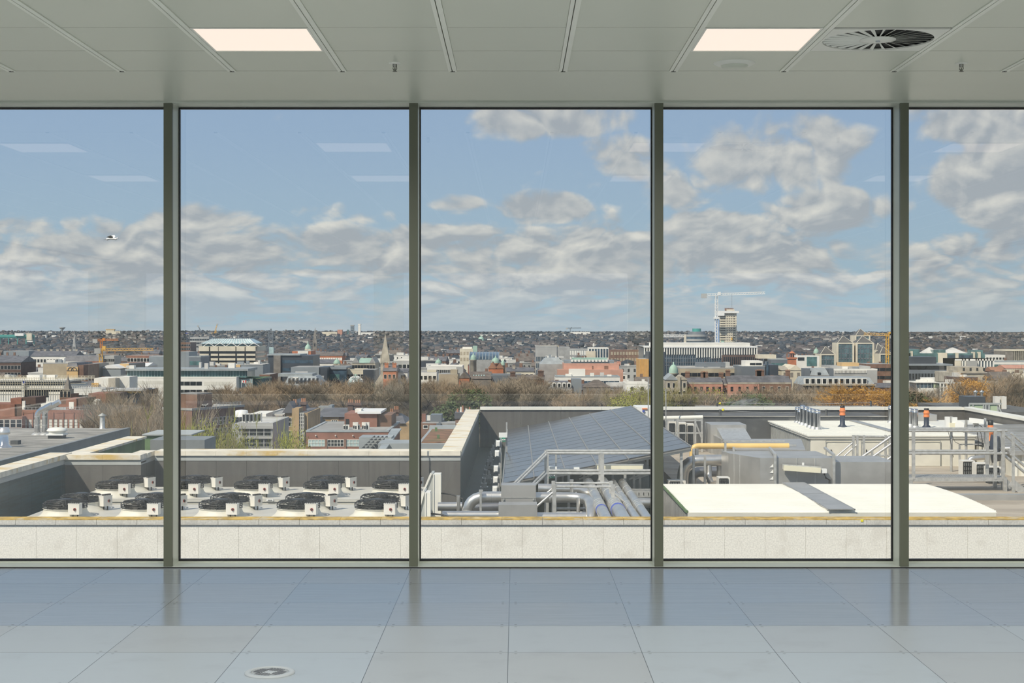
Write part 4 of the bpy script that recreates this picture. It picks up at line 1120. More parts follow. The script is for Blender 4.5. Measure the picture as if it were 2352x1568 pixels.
# open frame with condensers left of the felt block
t = thing('equipment_frame', 'galvanised open frame with a white pipe on top, right of the third mullion', 'frame', (PX(1568, 58), 58, ZT))
for x in (1531, 1556, 1597, 1612): MB().bar((PX(x, 58), 58, ZT), P(x, 962, 58), .07).build('post', MATS['galv'], t)
for y_ in (965, 994): MB().bar(P(1527, y_, 58), P(1613, y_, 58), .06).build('rail', MATS['galv'], t)
MB().bar(P(1597, 968, 58), P(1613, 1010, 58), .05).build('brace', MATS['galv'], t)
MB().tube([P(1524, 960, 58.3), P(1614, 958, 58.3)], .085, 10).build('top_pipe', MATS['white_metal'], t)
for i, (x0, x1) in enumerate(((1536, 1553), (1560, 1576), (1579, 1594))):
    t = ac_box('condenser_unit', ('left', 'middle', 'right')[i] + ' grey condenser standing inside the open galvanised frame', x0, x1, 967 + 3 * i, CY + 4.75 * F / 59.2, 59.2, .5)
# white enclosure with an orange label, right of the array top
t = thing('white_enclosure', 'white roof enclosure with orange and blue labels beside the array top', 'enclosure', (PX(1490, 61), 61, ZT))
MB().box(PX(1462, 61.5), PX(1523, 61.5), 61.5, 63.3, ZT, PZ(935, 61.5)).build('casing', MATS['sign_white'], t)
MB().box(PX(1475, 61.45), PX(1487, 61.45), 61.45, 61.5, PZ(940, 61.45), PZ(937, 61.45)).build('orange_label', MATS['orange_clay'], t)
MB().tube([P(1478, 943.5, 61.49), P(1478, 943.5, 61.44)], .05, 12).build('blue_label', MATS['sign_blue'], t)
# lightning masts
for x, y0, d_, lb in ((1489, 868, 58.5, 'left of the third mullion'), (1529.5, 893, 57.5, 'right of the third mullion')):
    MB().tube([(PX(x, d_), d_, ZT), P(x, y0, d_)], .022, 6).tube([(PX(x, d_), d_, ZT), P(x, 990, d_)], .04, 6).build_thing('lightning_rod', MATS['galv'], 'thin pale lightning rod ' + lb, 'rod')
MB().tube([(PX(965.5, 41.8), 41.8, ROOF_Z), P(965.5, 1003, 41.8)], .02, 6).build_thing('lightning_rod', MATS['galv'], 'thin pale rod in front of the wall right of the second middle mullion', 'rod')
# fall-arrest posts, their wire and yellow tags
post_pts = []
for i, (x, y0, y1, d_, yel) in enumerate(((1647, 926, 939, 73, 1), (1654, 941, 956, 61, 1), (1898, 941, 955, 61, 0), (2000, 921, 936, 74, 0))):
    t = thing('anchor_post', ('black fall-arrest post with a yellow tag on the far felt upstand', 'black fall-arrest post with a yellow tag on the near felt block', 'black fall-arrest post near the chrome flues', 'black fall-arrest post on the far upstand near the rightmost mullion')[i], 'post', P(x, y1, d_))
    MB().lathe([(.07, 0), (.055, .02), (.05, PZ(y0, d_) - PZ(y1, d_)), (.06, PZ(y0, d_) - PZ(y1, d_) + .01), (0, PZ(y0, d_) - PZ(y1, d_) + .02)], P(x, y1, d_), 12).build('post', MATS['felt'], t)
    if yel: MB().lathe([(0, -.06), (.045, -.04), (.05, .03), (0, .06)], P(x + 7, y0, d_), 10).bar(P(x + 1, y0 + 1, d_), P(x + 7, y0, d_), .015).build('tag', MATS['yellow_plastic'], t, 'yellow tag')
for a, b_, d_, lb in (((1654, 924), (2000, 924), 73.5, 'far'), ((1661, 942), (1898, 943), 61, 'near')):
    p, q = P(*a, d_), P(*b_, d_)
    MB().tube([p + (q - p) * (i / 10) + Vector((0, 0, -.08 * math.sin(math.pi * i / 10))) for i in range(11)], .008, 5).build_thing('safety_wire', MATS['galv'], lb + ' safety wire strung between black anchor posts', 'wire')

# ---- neighbouring felt roof on the left with its flues
t = thing('felt_roof', 'neighbouring grey gravelled felt roof with a dark fascia at the far left', 'roof', (-26, 54, -31.5))
zf = Zh(4.67)
MB().box(-40, -18.3, 46, 70.7, zf - .3, zf).build('surface', MATS['felt_gravel'], t)
MB().box(-18.3, -18.15, 46, 70.7, zf - .62, zf + .02).box(-18.3, -18.12, 46, 70.7, zf - .02, zf + .03).build('fascia', MATS['fascia'], t)
MB().box(-40, -18.6, 46, 70.5, -31.5, zf - .3).build('walls', MATS['render_grey'], t)
def lfl(py): return 4.67 * F / (py - CY)
t = thing('twin_flue', 'pair of tall shiny flues bent to the right on the left felt roof', 'flue', (PX(95, lfl(998)), lfl(998), zf))
for i, (x, ytop) in enumerate(((86, 946), (103, 940))):
    d_ = lfl(998)
    MB().tube(bent([(PX(x, d_), d_, zf), P(x, ytop, d_), P(x + 24, ytop - 12, d_ - .1)], .1, bend=.22), .125, 18, cap=True).build('stack', MATS['chrome_flue'], t)
    MB().tube([P(x + 20, ytop - 10, d_ - .08), P(x + 34, ytop - 18, d_ - .14)], .135, 18, r2=.11).build('hood', MATS['chrome_flue'], t)
    b = MB().lathe([(.26, 0), (.24, .03), (.14, .1)], (PX(x, d_), d_, zf), 20)
    for yy in (956, 975): b.tube([P(x, yy, d_), P(x, yy + 1.5, d_)], .132, 18)
    b.build('collar', MATS['galv'], t)
d_ = lfl(1027)
t = thing('capped_flue', 'wide shiny flue with a round bluish cap at the left frame edge', 'flue', (PX(9, d_), d_, zf))
MB().lathe([(.30, 0), (.28, .04), (.18, .12), (.17, .55)], (PX(9, d_), d_, zf), 24).build('stack', MATS['chrome_flue'], t)
MB().lathe([(.19, .52), (.24, .54), (.24, .60), (.19, .76), (.12, .80), (0, .80)], (PX(9, d_), d_, zf), 24).build('cap', MATS['silver'], t)
d_ = lfl(984)
t = thing('capped_flue', 'slim grey flue with a conical cap near the end of the left felt roof', 'flue', (PX(235, d_), d_, zf))
MB().lathe([(.16, 0), (.12, .06), (.115, .58)], (PX(235, d_), d_, zf), 16).build('stack', MATS['galv'], t)
MB().lathe([(.19, .60), (.19, .62), (0, .74)], (PX(235, d_), d_, zf), 16).bar((PX(235, d_), d_, zf + .55), (PX(235, d_), d_, zf + .65), .1).build('cap', MATS['mesh_grey'], t)
d_ = lfl(1006)
t = thing('roof_fan', 'white mushroom-shaped roof fan right of the twin flues', 'roof fan', (PX(131, d_), d_, zf))
MB().box(PX(131, d_) - .30, PX(131, d_) + .30, d_ - .3, d_ + .3, zf, zf + .16).build('curb', MATS['black_plastic'], t)
MB().box(PX(131, d_) - .36, PX(131, d_) + .36, d_ - .36, d_ + .36, zf + .14, zf + .20).build('flashing', MATS['sign_white'], t)
MB().lathe([(.34, .20), (.36, .30), (.43, .31), (.43, .34), (.36, .42), (.2, .46), (0, .47)], (PX(131, d_), d_, zf), 28).build('dome', MATS['white_metal'], t)
MB().box(PX(36, lfl(1020)) - .15, PX(36, lfl(1020)) + .15, lfl(1020) - .2, lfl(1020) + .2, zf, zf + .16).build_thing('roof_curb', MATS['felt'], 'low dark box on the left felt roof between the flues', 'box')
# green-tinted parapet walls between the two roofs
t = thing('green_parapet', 'green low parapet with a pale top between the left roofs', 'parapet', (-13.75, 48, ROOF_Z))
MB().box(-14.05, -13.45, 43, 54.5, ROOF_Z, Zh(3.97)).build('wall', MATS['mottled_green'], t)
MB().box(-14.1, -13.4, 43, 54.6, Zh(3.97), Zh(3.90)).build('capping', MATS['coping_stone'], t)
t = thing('green_parapet', 'green-walled stepped grey box just left of the second mullion', 'parapet', (PX(345, 60), 60, ROOF_Z))
pxbox(MB(), 328, 420, 1000, CY + 6.6 * F / 58, 58, 1.2).build('wall', MATS['mottled_green'], t)
pxbox(MB(), 326, 440, 997, 1000, 57.9, 2.5).build('capping', MATS['trim_grey'], t)
pxbox(MB(), 345, 470, 1010, CY + 6.6 * F / 54, 54, 2).build('low_wall', MATS['fascia'], t)
# ================================================================ THE CITY
G = Zh(33.0)                       # street level
def cmat(name, c, rough=.8, var=.1, scale=.15, **k): return mat(name, c, rough, var=var, scale=scale, **k)
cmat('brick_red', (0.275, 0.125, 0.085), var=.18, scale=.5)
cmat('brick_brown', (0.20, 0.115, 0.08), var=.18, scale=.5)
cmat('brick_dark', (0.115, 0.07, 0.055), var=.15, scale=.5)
cmat('brick_pink', (0.50, 0.25, 0.18), var=.1, scale=.3)
cmat('brick_salmon', (0.56, 0.32, 0.24), var=.08, scale=.3)
cmat('brick_orange', (0.48, 0.17, 0.08), var=.14, scale=.3)
cmat('brick_yellow', (0.40, 0.28, 0.15), var=.18, scale=.7)
cmat('stone', (0.40, 0.36, 0.29), var=.16, scale=.4)
cmat('stone_dark', (0.21, 0.19, 0.165), var=.16, scale=.4)
cmat('stone_grey', (0.34, 0.34, 0.33), var=.12, scale=.3)
cmat('render_white', (0.78, 0.76, 0.70), var=.05)
cmat('render_cream', (0.66, 0.60, 0.47), var=.08)
cmat('render_tan', (0.42, 0.36, 0.26), var=.12)
cmat('concrete', (0.40, 0.40, 0.385), var=.1)
cmat('concrete_warm', (0.50, 0.45, 0.37), var=.12)
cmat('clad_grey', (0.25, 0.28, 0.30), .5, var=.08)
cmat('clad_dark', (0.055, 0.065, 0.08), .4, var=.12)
cmat('clad_mid', (0.16, 0.18, 0.20), .5, var=.1)
cmat('slate', (0.13, 0.13, 0.14), .6, var=.22, scale=.4)
cmat('pyramid_slate', (0.10, 0.092, 0.08), .6, var=.15)
cmat('glass_office', (0.085, 0.145, 0.16), .12, var=.35, scale=.3, spec=.8)
cmat('slate_brown', (0.155, 0.13, 0.11), .7, var=.22, scale=.4)
cmat('lead', (0.33, 0.36, 0.37), .5, var=.12, scale=.4)
cmat('flat_roof', (0.32, 0.32, 0.31), .9, var=.15)
cmat('flat_roof_pale', (0.58, 0.57, 0.54), .9, var=.12)
cmat('copper_green', (0.34, 0.49, 0.40), .6, var=.1)
cmat('teal_paint', (0.06, 0.32, 0.28), .5, var=.06)
cmat('blue_net', (0.22, 0.34, 0.55), .8, var=.1)
cmat('gold_clad', (0.66, 0.34, 0.05), .4, var=.1, scale=.6)
cmat('timber', (0.62, 0.42, 0.20), .7, var=.08)
cmat('crane_yellow', (0.72, 0.42, 0.08), .5, var=.05)
cmat('crane_orange', (0.66, 0.22, 0.04), .5, var=.05)
cmat('crane_white', (0.80, 0.80, 0.78), .5, var=.03)
cmat('scaffold', (0.55, 0.50, 0.38), .6, var=.15, scale=1)
cmat('glass_teal', (0.09, 0.185, 0.185), .12, var=.3, scale=.3, spec=.8)
cmat('glass_blue', (0.05, 0.085, 0.12), .12, var=.35, scale=.3, spec=.8)
cmat('glass_dark', (0.02, 0.025, 0.03), .15, var=.4, scale=.5, spec=.7)
cmat('glass_pale', (0.42, 0.55, 0.55), .2, var=.15, scale=.3, spec=.7)
cmat('blind_white', (0.66, 0.64, 0.57), .5, var=.1)
cmat('terracotta', (0.34, 0.17, 0.10), .8, var=.1)
cmat('flag_red', (0.6, 0.03, 0.04), .7, var=.05)
cmat('green_panel', (0.50, 0.62, 0.42), .4, var=.08)
mt, g = custom('ground_city')
c = g.mix(g.ramp(g.noise(g.pos(), .02, 6, .6), .4, .6), (0.075, 0.08, 0.075), (0.12, 0.115, 0.10))
finish(mt.name, g, g.n('ShaderNodeBsdfPrincipled', {'Base Color': c, 'Roughness': .95}))

def terrain(x, y):
    s = min(1, max(0, (y - 1300) / 5600)); s = s * s * (3 - 2 * s)
    side = min(1, max(-1, x / 1800))
    return G + s * (17.5 - 3.0 * side) * (1 + .1 * math.sin(x * .003 + y * .0007) + .06 * math.sin(x * .011))
gv, gf = [], []
ys_ = [64.3, 120, 250, 500, 900, 1300] + [1300 + 350 * i for i in range(1, 22)]
for iy_, y_ in enumerate(ys_):
    for ix_ in range(61):
        x_ = (ix_ - 30) / 30 * (600 + 1.3 * y_)
        gv.append((x_, y_, terrain(x_, y_)))
for iy_ in range(len(ys_) - 1):
    for ix_ in range(60):
        a = iy_ * 61 + ix_
        gf.append((a, a + 1, a + 62, a + 61))
gm = MB(); gm._add(gv, gf, True)
structure('ground', gm, MATS['ground_city'])

FOOT = []      # footprints of what has been built: x0, x1, y0, y1
class Bld:
    """A building: front face towards us, local x right, y away, z up from the street."""
    def __init__(s, name, label, x0, x1, ytop, d, depth, cat='building', rot=0.0, group=None, h=None):
        s.d = d
        s.w = PX(x1, d) - PX(x0, d); s.dep = depth
        s.h = (PZ(ytop, d) - G) if h is None else h
        s.cx = (PX(x0, d) + PX(x1, d)) / 2
        s.x0 = -s.w / 2; s.x1 = s.w / 2
        s.t = thing(name, label, cat, (s.cx, d, G), rot, group)
        FOOT.append((s.cx - s.w / 2 - 2, s.cx + s.w / 2 + 2, d - 4, d + depth + 4))
    def lx(s, px): return PX(px, s.d) - s.cx
    def lz(s, py): return PZ(py, s.d) - G
    def add(s, name, mb, m, label=None, parent=None):
        o = mb.build(name, m, parent or s.t, label, local=True)
        return o
    def wall(s, m, z0=0, z1=None, x0=None, x1=None, y0=0, y1=None, name='wall', label=None):
        return s.add(name, MB().box(s.x0 if x0 is None else x0, s.x1 if x1 is None else x1, y0, s.dep if y1 is None else y1, z0, s.h if z1 is None else z1), m, label)
    def box(s, name, m, px0, px1, py0, py1, y0=0, y1=None, label=None):
        """part given by its sight lines at the building's own distance"""
        return s.add(name, MB().box(s.lx(px0), s.lx(px1), y0, s.dep if y1 is None else y1, s.lz(py1), s.lz(py0)), m, label)
    def flat(s, m, par=.5, z=None, x0=None, x1=None, y0=0, y1=None, rim=None):
        z = s.h if z is None else z
        x0 = s.x0 if x0 is None else x0; x1 = s.x1 if x1 is None else x1; y1 = s.dep if y1 is None else y1
        s.add('roof', MB().box(x0 + .25, x1 - .25, y0 + .25, y1 - .25, z - .1, z + .05), m)
        if rim:
            b = MB()
            b.box(x0 - .05, x1 + .05, y0 - .05, y0 + .3, z - .05, z + par); b.box(x0 - .05, x1 + .05, y1 - .3, y1 + .05, z - .05, z + par)
            b.box(x0 - .05, x0 + .3, y0 + .3, y1 - .3, z - .05, z + par); b.box(x1 - .3, x1 + .05, y0 + .3, y1 - .3, z - .05, z + par)
            s.add('parapet', b, rim)
    def gable(s, m, rise, along='x', hip=0, over=.3, z=None, x0=None, x1=None, y0=0, y1=None):
        z = s.h if z is None else z
        return s.add('roof', MB().gable(s.x0 if x0 is None else x0, s.x1 if x1 is None else x1, y0, s.dep if y1 is None else y1, z, z + rise, along, hip, over), m)
    def mansard(s, m, rise, inset, z=None):
        z = s.h if z is None else z
        return s.add('roof', MB().hexa([(s.x0, 0, z), (s.x1, 0, z), (s.x1, s.dep, z), (s.x0, s.dep, z)], [(s.x0 + inset, inset, z + rise), (s.x1 - inset, inset, z + rise), (s.x1 - inset, s.dep - inset, z + rise), (s.x0 + inset, s.dep - inset, z + rise)]), m)
    def win(s, n, zs, w, h, pane='glass_dark', frame='render_white', face='f', a=None, b=None, skip=(), bars=(1, 1), name='window'):
        """n windows in each row of heights zs, every window an object of its own sharing one mesh"""
        m_ = MB()
        t_ = .05
        m_.box(-w / 2, w / 2, -.02, .03, 0, h)
        m_.m(1)
        f_ = max(.05, min(w, h) * .07)
        m_.box(-w / 2 - f_, w / 2 + f_, -t_, .02, -f_, 0); m_.box(-w / 2 - f_, w / 2 + f_, -t_, .02, h, h + f_)
        m_.box(-w / 2 - f_, -w / 2, -t_, .02, 0, h); m_.box(w / 2, w / 2 + f_, -t_, .02, 0, h)
        for i in range(1, bars[0]): m_.box(-w / 2 + w * i / bars[0] - f_ / 2, -w / 2 + w * i / bars[0] + f_ / 2, -t_, .02, 0, h)
        for i in range(1, bars[1]): m_.box(-w / 2, w / 2, -t_, .02, h * i / bars[1] - f_ / 2, h * i / bars[1] + f_ / 2)
        me = m_.mesh(name, [MATS[pane], MATS[frame]])
        lo, hi = (s.x0, s.x1) if face in 'fb' else (0, s.dep)
        a = lo if a is None else a; b = hi if b is None else b
        for r, z in enumerate(zs):
            for i in range(n):
                if (r, i) in skip: continue
                u = a + (b - a) * (i + .5) / n
                loc, rz = {'f': ((u, 0, z), 0), 'r': ((s.x1, u, z), math.pi / 2), 'l': ((s.x0, s.dep - u, z), -math.pi / 2)}[face]
                child(name, me, s.t, loc, rz)
    def bands(s, zs, hgt, m, name='window_band', face='f', a=None, b=None):
        """ribbon windows: each ribbon is one part with its mullions"""
        lo, hi = (s.x0, s.x1) if face == 'f' else (0, s.dep)
        a = lo + .3 if a is None else a; b = hi - .3 if b is None else b
        for z in zs:
            q = MB()
            n = max(2, int((b - a) / 2.2))
            for i in range(n):
                u0, u1 = a + (b - a) * i / n + .06, a + (b - a) * (i + 1) / n - .06
                if face == 'f': q.box(u0, u1, -.04, .05, z, z + hgt)
                else: q.box(s.x1 - .05, s.x1 + .04, u0, u1, z, z + hgt)
            s.add(name, q, MATS[m])
    def chimney(s, x, y, z, w, h, m='brick_yellow', pots=3, dep=.9):
        o = s.add('chimney', MB().box(x - w / 2, x + w / 2, y - dep / 2, y + dep / 2, z - 3, z + h).box(x - w / 2 - .12, x + w / 2 + .12, y - dep / 2 - .12, y + dep / 2 + .12, z + h - .35, z + h), MATS[m])
        for i in range(pots):
            u = x - w / 2 + w * (i + .5) / pots
            p = MB().lathe([(.13, 0), (.10, .45)], (u, y, z + h), 8)
            q = p.build('chimney_pot', MATS['terracotta'], o, local=True)
    def clutter(s, seed, n, z=None, m=('flat_roof_pale', 'clad_grey', 'render_white'), hh=(.6, 2.2)):
        rr = random.Random(seed); z = s.h if z is None else z
        for i in range(n):
            w_, d_, h_ = rr.uniform(.8, 3.5), rr.uniform(.8, 3), rr.uniform(*hh)
            x_ = rr.uniform(s.x0 + 2, s.x1 - 2); y_ = rr.uniform(.8, max(1, s.dep * .7))
            s.add('roof_plant', MB().box(x_ - w_ / 2, x_ + w_ / 2, y_, y_ + d_, z, z + h_), MATS[rr.choice(m)])

M_ = MATS
# ---------------------------------------------------------------- left pane, near to far
b = Bld('office_block', 'long red-brick block with paired windows behind the left felt roof', 52, 262, 948, 300, 22)
b.wall(M_['brick_red']); b.flat(M_['flat_roof'], .6, rim=M_['brick_red'])
zz = b.lz(983)
b.win(18, [zz], .62, 1.75, 'blind_white', 'brick_dark', bars=(1, 3)); b.win(9, [zz - 3.6], 1.5, 1.7, 'glass_dark', 'render_white', bars=(2, 1))
q = MB()
for i in range(10): q.box(b.x0 + b.w * i / 9 - .12, b.x0 + b.w * i / 9 + .12, -.18, 0, 0, b.h + .2)
b.add('pilasters', q, M_['brick_red'])
q = MB()
for i in range(24): q.bar((b.x0 + b.w * i / 23, .8, b.h), (b.x0 + b.w * i / 23, .8, b.h + 1.1), .06)
for z_ in (.6, 1.1): q.bar((b.x0, .8, b.h + z_), (b.x1, .8, b.h + z_), .06)
b.add('railing', q, M_['galv'])
b.box('stair_tower', M_['brick_red'], 138, 162, 917, 947, 4, 10)
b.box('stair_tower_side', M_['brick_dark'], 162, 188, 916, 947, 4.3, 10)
b.box('roof_door', M_['render_white'], 145, 156, 925, 941, 3.93, 4.05)
b.box('roof_box', M_['clad_dark'], 180, 222, 931, 944, 3, 9); b.box('roof_box', M_['brick_red'], 164, 206, 909, 932, 12, 20); b.box('roof_box', M_['brick_dark'], 206, 232, 909, 930, 12.2, 20)
b.add('roof_dome', MB().lathe([(.9, 0), (1.0, .5), (.6, 1.1), (0, 1.3)], (b.lx(211), 4, b.lz(932)), 12), M_['render_white'])
b.add('roof_dome', MB().lathe([(.5, 0), (.8, .7), (.4, 1.0), (0, 1.1)], (b.lx(249), 4, b.lz(942)), 12), M_['render_white'])
b = Bld('office_block', 'lower brick wing with white-framed windows at the left frame edge', -60, 51, 962, 298, 18)
b.wall(M_['brick_red']); b.flat(M_['flat_roof'], .5, rim=M_['brick_red'])
b.win(8, [b.lz(981)], .95, 1.5, 'glass_dark', 'render_white', bars=(1, 2)); b.win(8, [b.lz(981) - 3.6], .95, 1.5, 'glass_dark', 'render_white')
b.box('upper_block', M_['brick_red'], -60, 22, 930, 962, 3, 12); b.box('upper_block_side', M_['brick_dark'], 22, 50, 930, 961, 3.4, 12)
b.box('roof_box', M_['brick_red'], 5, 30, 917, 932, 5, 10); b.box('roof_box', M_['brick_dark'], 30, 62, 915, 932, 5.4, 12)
b.box('stair_window', M_['render_white'], 40, 46, 922, 942, 2.9, 3.5)

b = Bld('church', 'stone church spire on a brick base in front of the white scaffolded building', 137, 163, 905, 330, 6, cat='church')
b.wall(M_['brick_brown']); zb = b.h
b.win(3, [b.lz(912)], .55, 1.3, 'glass_dark', 'stone')
b.add('spire', MB().pyramid(b.lx(141), b.lx(157), .8, 3.8, zb - .1, b.lz(863), .04), M_['stone_dark'])
b.add('belfry', MB().box(b.lx(140.5), b.lx(157.5), .7, 3.9, zb, zb + .9).box(b.lx(140), b.lx(158), .6, 4, zb + .9, zb + 1.1), M_['stone'])
b.add('finial', MB().bar((b.lx(149), 2.3, b.lz(866)), (b.lx(149), 2.3, b.lz(860)), .1), M_['stone_dark'])

b = Bld('office_block', 'grey concrete block with a dark glazed corner hung with yellow lights', 232, 328, 897, 332, 14)
b.wall(M_['concrete'], x1=b.lx(268)); b.wall(M_['glass_blue'], x0=b.lx(268), y0=.4, name='glazed_corner'); b.flat(M_['flat_roof_pale'])
b.add('canopy', MB().box(b.lx(266), b.lx(330), -1.2, 8, b.h, b.h + .35), M_['concrete'])
q = MB()
for i in range(14):
    u = b.lx(270 + 4 * i); q.box(u - .2, u + .2, -.6, -.2, b.h - .35 - .12 * (i % 3), b.h - .08)
b.add('light_string', q, M_['crane_yellow'])
b.bands([b.h - 8.5], 1.0, 'clad_grey', a=b.lx(269), b=b.lx(326))

b = Bld('office_block', 'white banded building wrapped in pale scaffolding at the left edge', -40, 146, 884, 425, 24)
b.wall(M_['render_white'], z1=b.lz(899)); b.wall(M_['glass_dark'], z0=b.lz(899), z1=b.lz(895), y0=.5, name='dark_band')  # dark recessed strip between the white walls
b.wall(M_['render_white'], z0=b.lz(906) if False else b.lz(895), z1=b.h)
b.box('glazed_storey', M_['glass_blue'], -40, 140, 876, 884, 1.5, 20)
b.box('floor_slab', M_['render_white'], -40, 152, 873, 877, -.5, 22)
b.box('glazed_storey', M_['glass_dark'], 55, 112, 899, 912, -.05, .4)
q = MB()
for i in range(36):
    u = b.lx(-38 + 190 * i / 35); q.bar((u, -1.2, b.lz(908)), (u, -1.2, b.lz(866)), .09)
for y_ in (867, 869.5, 872, 880, 886, 893): q.bar((b.lx(-40), -1.25, b.lz(y_)), (b.lx(200), -1.25, b.lz(y_)), .09)
for i in range(30):
    u = b.lx(-38 + 230 * i / 29); q.bar((u, 8, b.lz(876)), (u, 8, b.lz(865)), .1)
for y_ in (865, 868, 871): q.bar((b.lx(-40), 8, b.lz(y_)), (b.lx(200), 8, b.lz(y_)), .12)
b.add('scaffolding', q, M_['scaffold'])
b.box('tower', M_['render_white'], 51, 57, 876, 912, -.8, 2); b.box('banner', M_['sign_blue'], 55, 60, 874, 880, -.9, -.85)
b.clutter(3, 6, b.lz(873))
b = Bld('office_block', 'low white terrace with railings right of the stone church spire', 152, 234, 897, 420, 16)
b.wall(M_['render_white']); b.flat(M_['flat_roof'], .4, rim=M_['render_white'])
b.bands([b.h - 2.2], 1.0, 'glass_dark')
b.box('roof_level', M_['concrete'], 160, 232, 893, 898, 3, 14)
q = MB()
for i in range(20): q.bar((b.lx(153 + 78 * i / 19), .5, b.h), (b.lx(153 + 78 * i / 19), .5, b.h + 1.3), .08)
q.bar((b.x0, .5, b.h + 1.3), (b.x1, .5, b.h + 1.3), .08); q.bar((b.x0, .5, b.h + .7), (b.x1, .5, b.h + .7), .08)
b.add('railing', q, M_['render_white'])
b = Bld('white_block', 'plain white roof-top blocks with a yellow hoist beside the glass-topped office', 216, 290, 868, 470, 14)
b.wall(M_['render_white'], x1=b.lx(250)); b.box('grey_block', M_['concrete_warm'], 250, 266, 868, 1000, -.5, 9); b.box('rear_block', M_['render_white'], 262, 290, 866, 1000, 4, 14)
q = MB()
for i in range(4):
    for j in range(6): q.box(b.lx(213 + 4 * i), b.lx(216 + 4 * i), -1.4, -.4, b.lz(897 - 3.2 * j), b.lz(895 - 3.2 * j))
b.add('hoist', q, M_['crane_yellow'])

b = Bld('office_block', 'long white office with a set-back teal glass top floor left of centre', 255, 543, 868, 560, 26)
b.wall(M_['render_white']); b.flat(M_['flat_roof'], .5, rim=M_['render_white'])
b.bands([b.lz(885)], b.lz(876) - b.lz(885), 'glass_dark', a=b.lx(409), b=b.lx(464)); b.bands([b.lz(885)], b.lz(876) - b.lz(885), 'blind_white', a=b.lx(468), b=b.lx(528))
b.bands([b.lz(903)], b.lz(895) - b.lz(903), 'glass_dark', a=b.lx(409), b=b.lx(464)); b.bands([b.lz(903)], b.lz(895) - b.lz(903), 'glass_dark', a=b.lx(468), b=b.lx(528))
b.bands([b.lz(882)], 1.2, 'blind_white', a=b.lx(290), b=b.lx(395))
b.box('glass_storey', M_['glass_teal'], 284, 562, 852, 868, 5, 22); b.box('roof_edge', M_['lead'], 282, 566, 847, 852, 3.5, 24)
q = MB()
for i in range(40): q.bar((b.lx(285 + 7 * i), 4.9, b.lz(868)), (b.lx(285 + 7 * i), 4.9, b.lz(852)), .12)
b.add('mullions', q, M_['glass_pale'])
b.clutter(5, 5, b.lz(847))
b = Bld('glass_office', 'pale teal glass block with a planted roof edge right of the white office', 542, 600, 869, 566, 24)
b.wall(M_['glass_pale'], x1=b.lx(580)); b.wall(M_['glass_teal'], x0=b.lx(580), y0=2, name='side_glass'); b.flat(M_['mottled_green'])
q = MB()
for i in range(9): q.bar((b.lx(544 + 4.5 * i), -.1, 0), (b.lx(544 + 4.5 * i), -.1, b.h), .12)
for y_ in (880, 892): q.bar((b.x0, -.1, b.lz(y_)), (b.lx(580), -.1, b.lz(y_)), .2)
b.add('mullions', q, M_['concrete'])
t = thing('flag', 'small red and white flag on a pole before the teal glass block', 'flag', (PX(555, 548), 548, G))
MB().tube([(PX(555, 548), 548, G), P(555, 872, 548)], .09, 6).build('pole', M_['crane_white'], t)
MB().box(PX(556, 548), PX(563, 548), 548, 548.06, PZ(879, 548), PZ(873, 548)).build('cloth', M_['render_white'], t)
MB().box(PX(558.3, 548), PX(560.8, 548), 547.95, 548.1, PZ(878, 548), PZ(874, 548)).box(PX(563, 548), PX(565.5, 548), 547.98, 548.07, PZ(879, 548), PZ(873, 548)).build('stripe', M_['flag_red'], t)

b = Bld('theatre', 'olive flat-roofed hall left of the arched brick gable', 99, 156, 835, 640, 26)
b.wall(M_['render_tan']); b.flat(M_['flat_roof_pale'], .5, rim=M_['concrete']); b.clutter(11, 4)
b = Bld('theatre', 'yellow-brick gable block with two arches and a dark roof', 153, 179, 842, 620, 24)
b.wall(M_['timber']); b.mansard(M_['slate'], 1.6, .8)
q = MB()
for x_ in (162, 170):
    q.tube([(b.lx(x_) + 1.1 * math.cos(a), -.06, b.lz(850) + 1.1 * math.sin(a)) for a in [math.pi * i / 10 for i in range(11)]], .14, 5)
q.bar((b.x0, -.06, b.lz(851)), (b.x1, -.06, b.lz(851)), .2)
b.add('arches', q, M_['clad_dark'])
b.box('side_wall', M_['brick_brown'], 179, 191, 838, 900, .5, 24)
b = Bld('dark_block', 'black square block right of the arched brick gable', 194, 221, 835, 640, 20)
b.wall(M_['clad_dark']); b.flat(M_['flat_roof'])
b.bands([b.h - 6], 3, 'glass_dark', a=b.lx(203), b=b.lx(215))
b = Bld('market_hall', 'white arched roof hall beside the timber box', 230, 277, 846, 650, 26)
b.wall(M_['clad_grey'])
q = MB(); pf = [(b.x0 + b.w * i / 12, b.h + 1.6 * math.sin(math.pi * i / 12)) for i in range(13)]
q.prism(pf + [(b.x1, b.h - .4), (b.x0, b.h - .4)], 0, b.dep); b.add('roof', q, M_['crane_white'])
b = Bld('timber_box', 'orange timber-clad box beside the white arched roof', 275, 296, 835, 660, 16)
b.wall(M_['timber']); b.flat(M_['flat_roof_pale'])
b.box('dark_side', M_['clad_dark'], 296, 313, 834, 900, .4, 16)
b = Bld('market_hall', 'white low roof right of the dark-sided timber box', 313, 338, 841, 690, 20)
b.wall(M_['render_white']); b.gable(M_['crane_white'], 1.5)
b = Bld('brick_hall', 'long red-brick building with a grey mansard roof and round windows', 142, 237, 829, 900, 26)
b.wall(M_['brick_red']); b.mansard(M_['slate'], 3.2, 2.5)
b.win(9, [b.h - 3.2], 1.5, 1.8, 'glass_dark', 'brick_dark', a=b.lx(172), b=b.lx(236))
b = Bld('terrace', 'grey slated terrace row with white gables below the thin spire', 70, 172, 818, 1000, 22)
b.wall(M_['render_white']); b.gable(M_['slate'], 3.5)
b.win(14, [b.h - 4], 1.3, 2, 'glass_dark', 'stone')
for i in range(7): b.chimney(b.x0 + b.w * (i + .5) / 7, 11, b.h + 3.2, 1.6, 1.4, 'stone', 0)
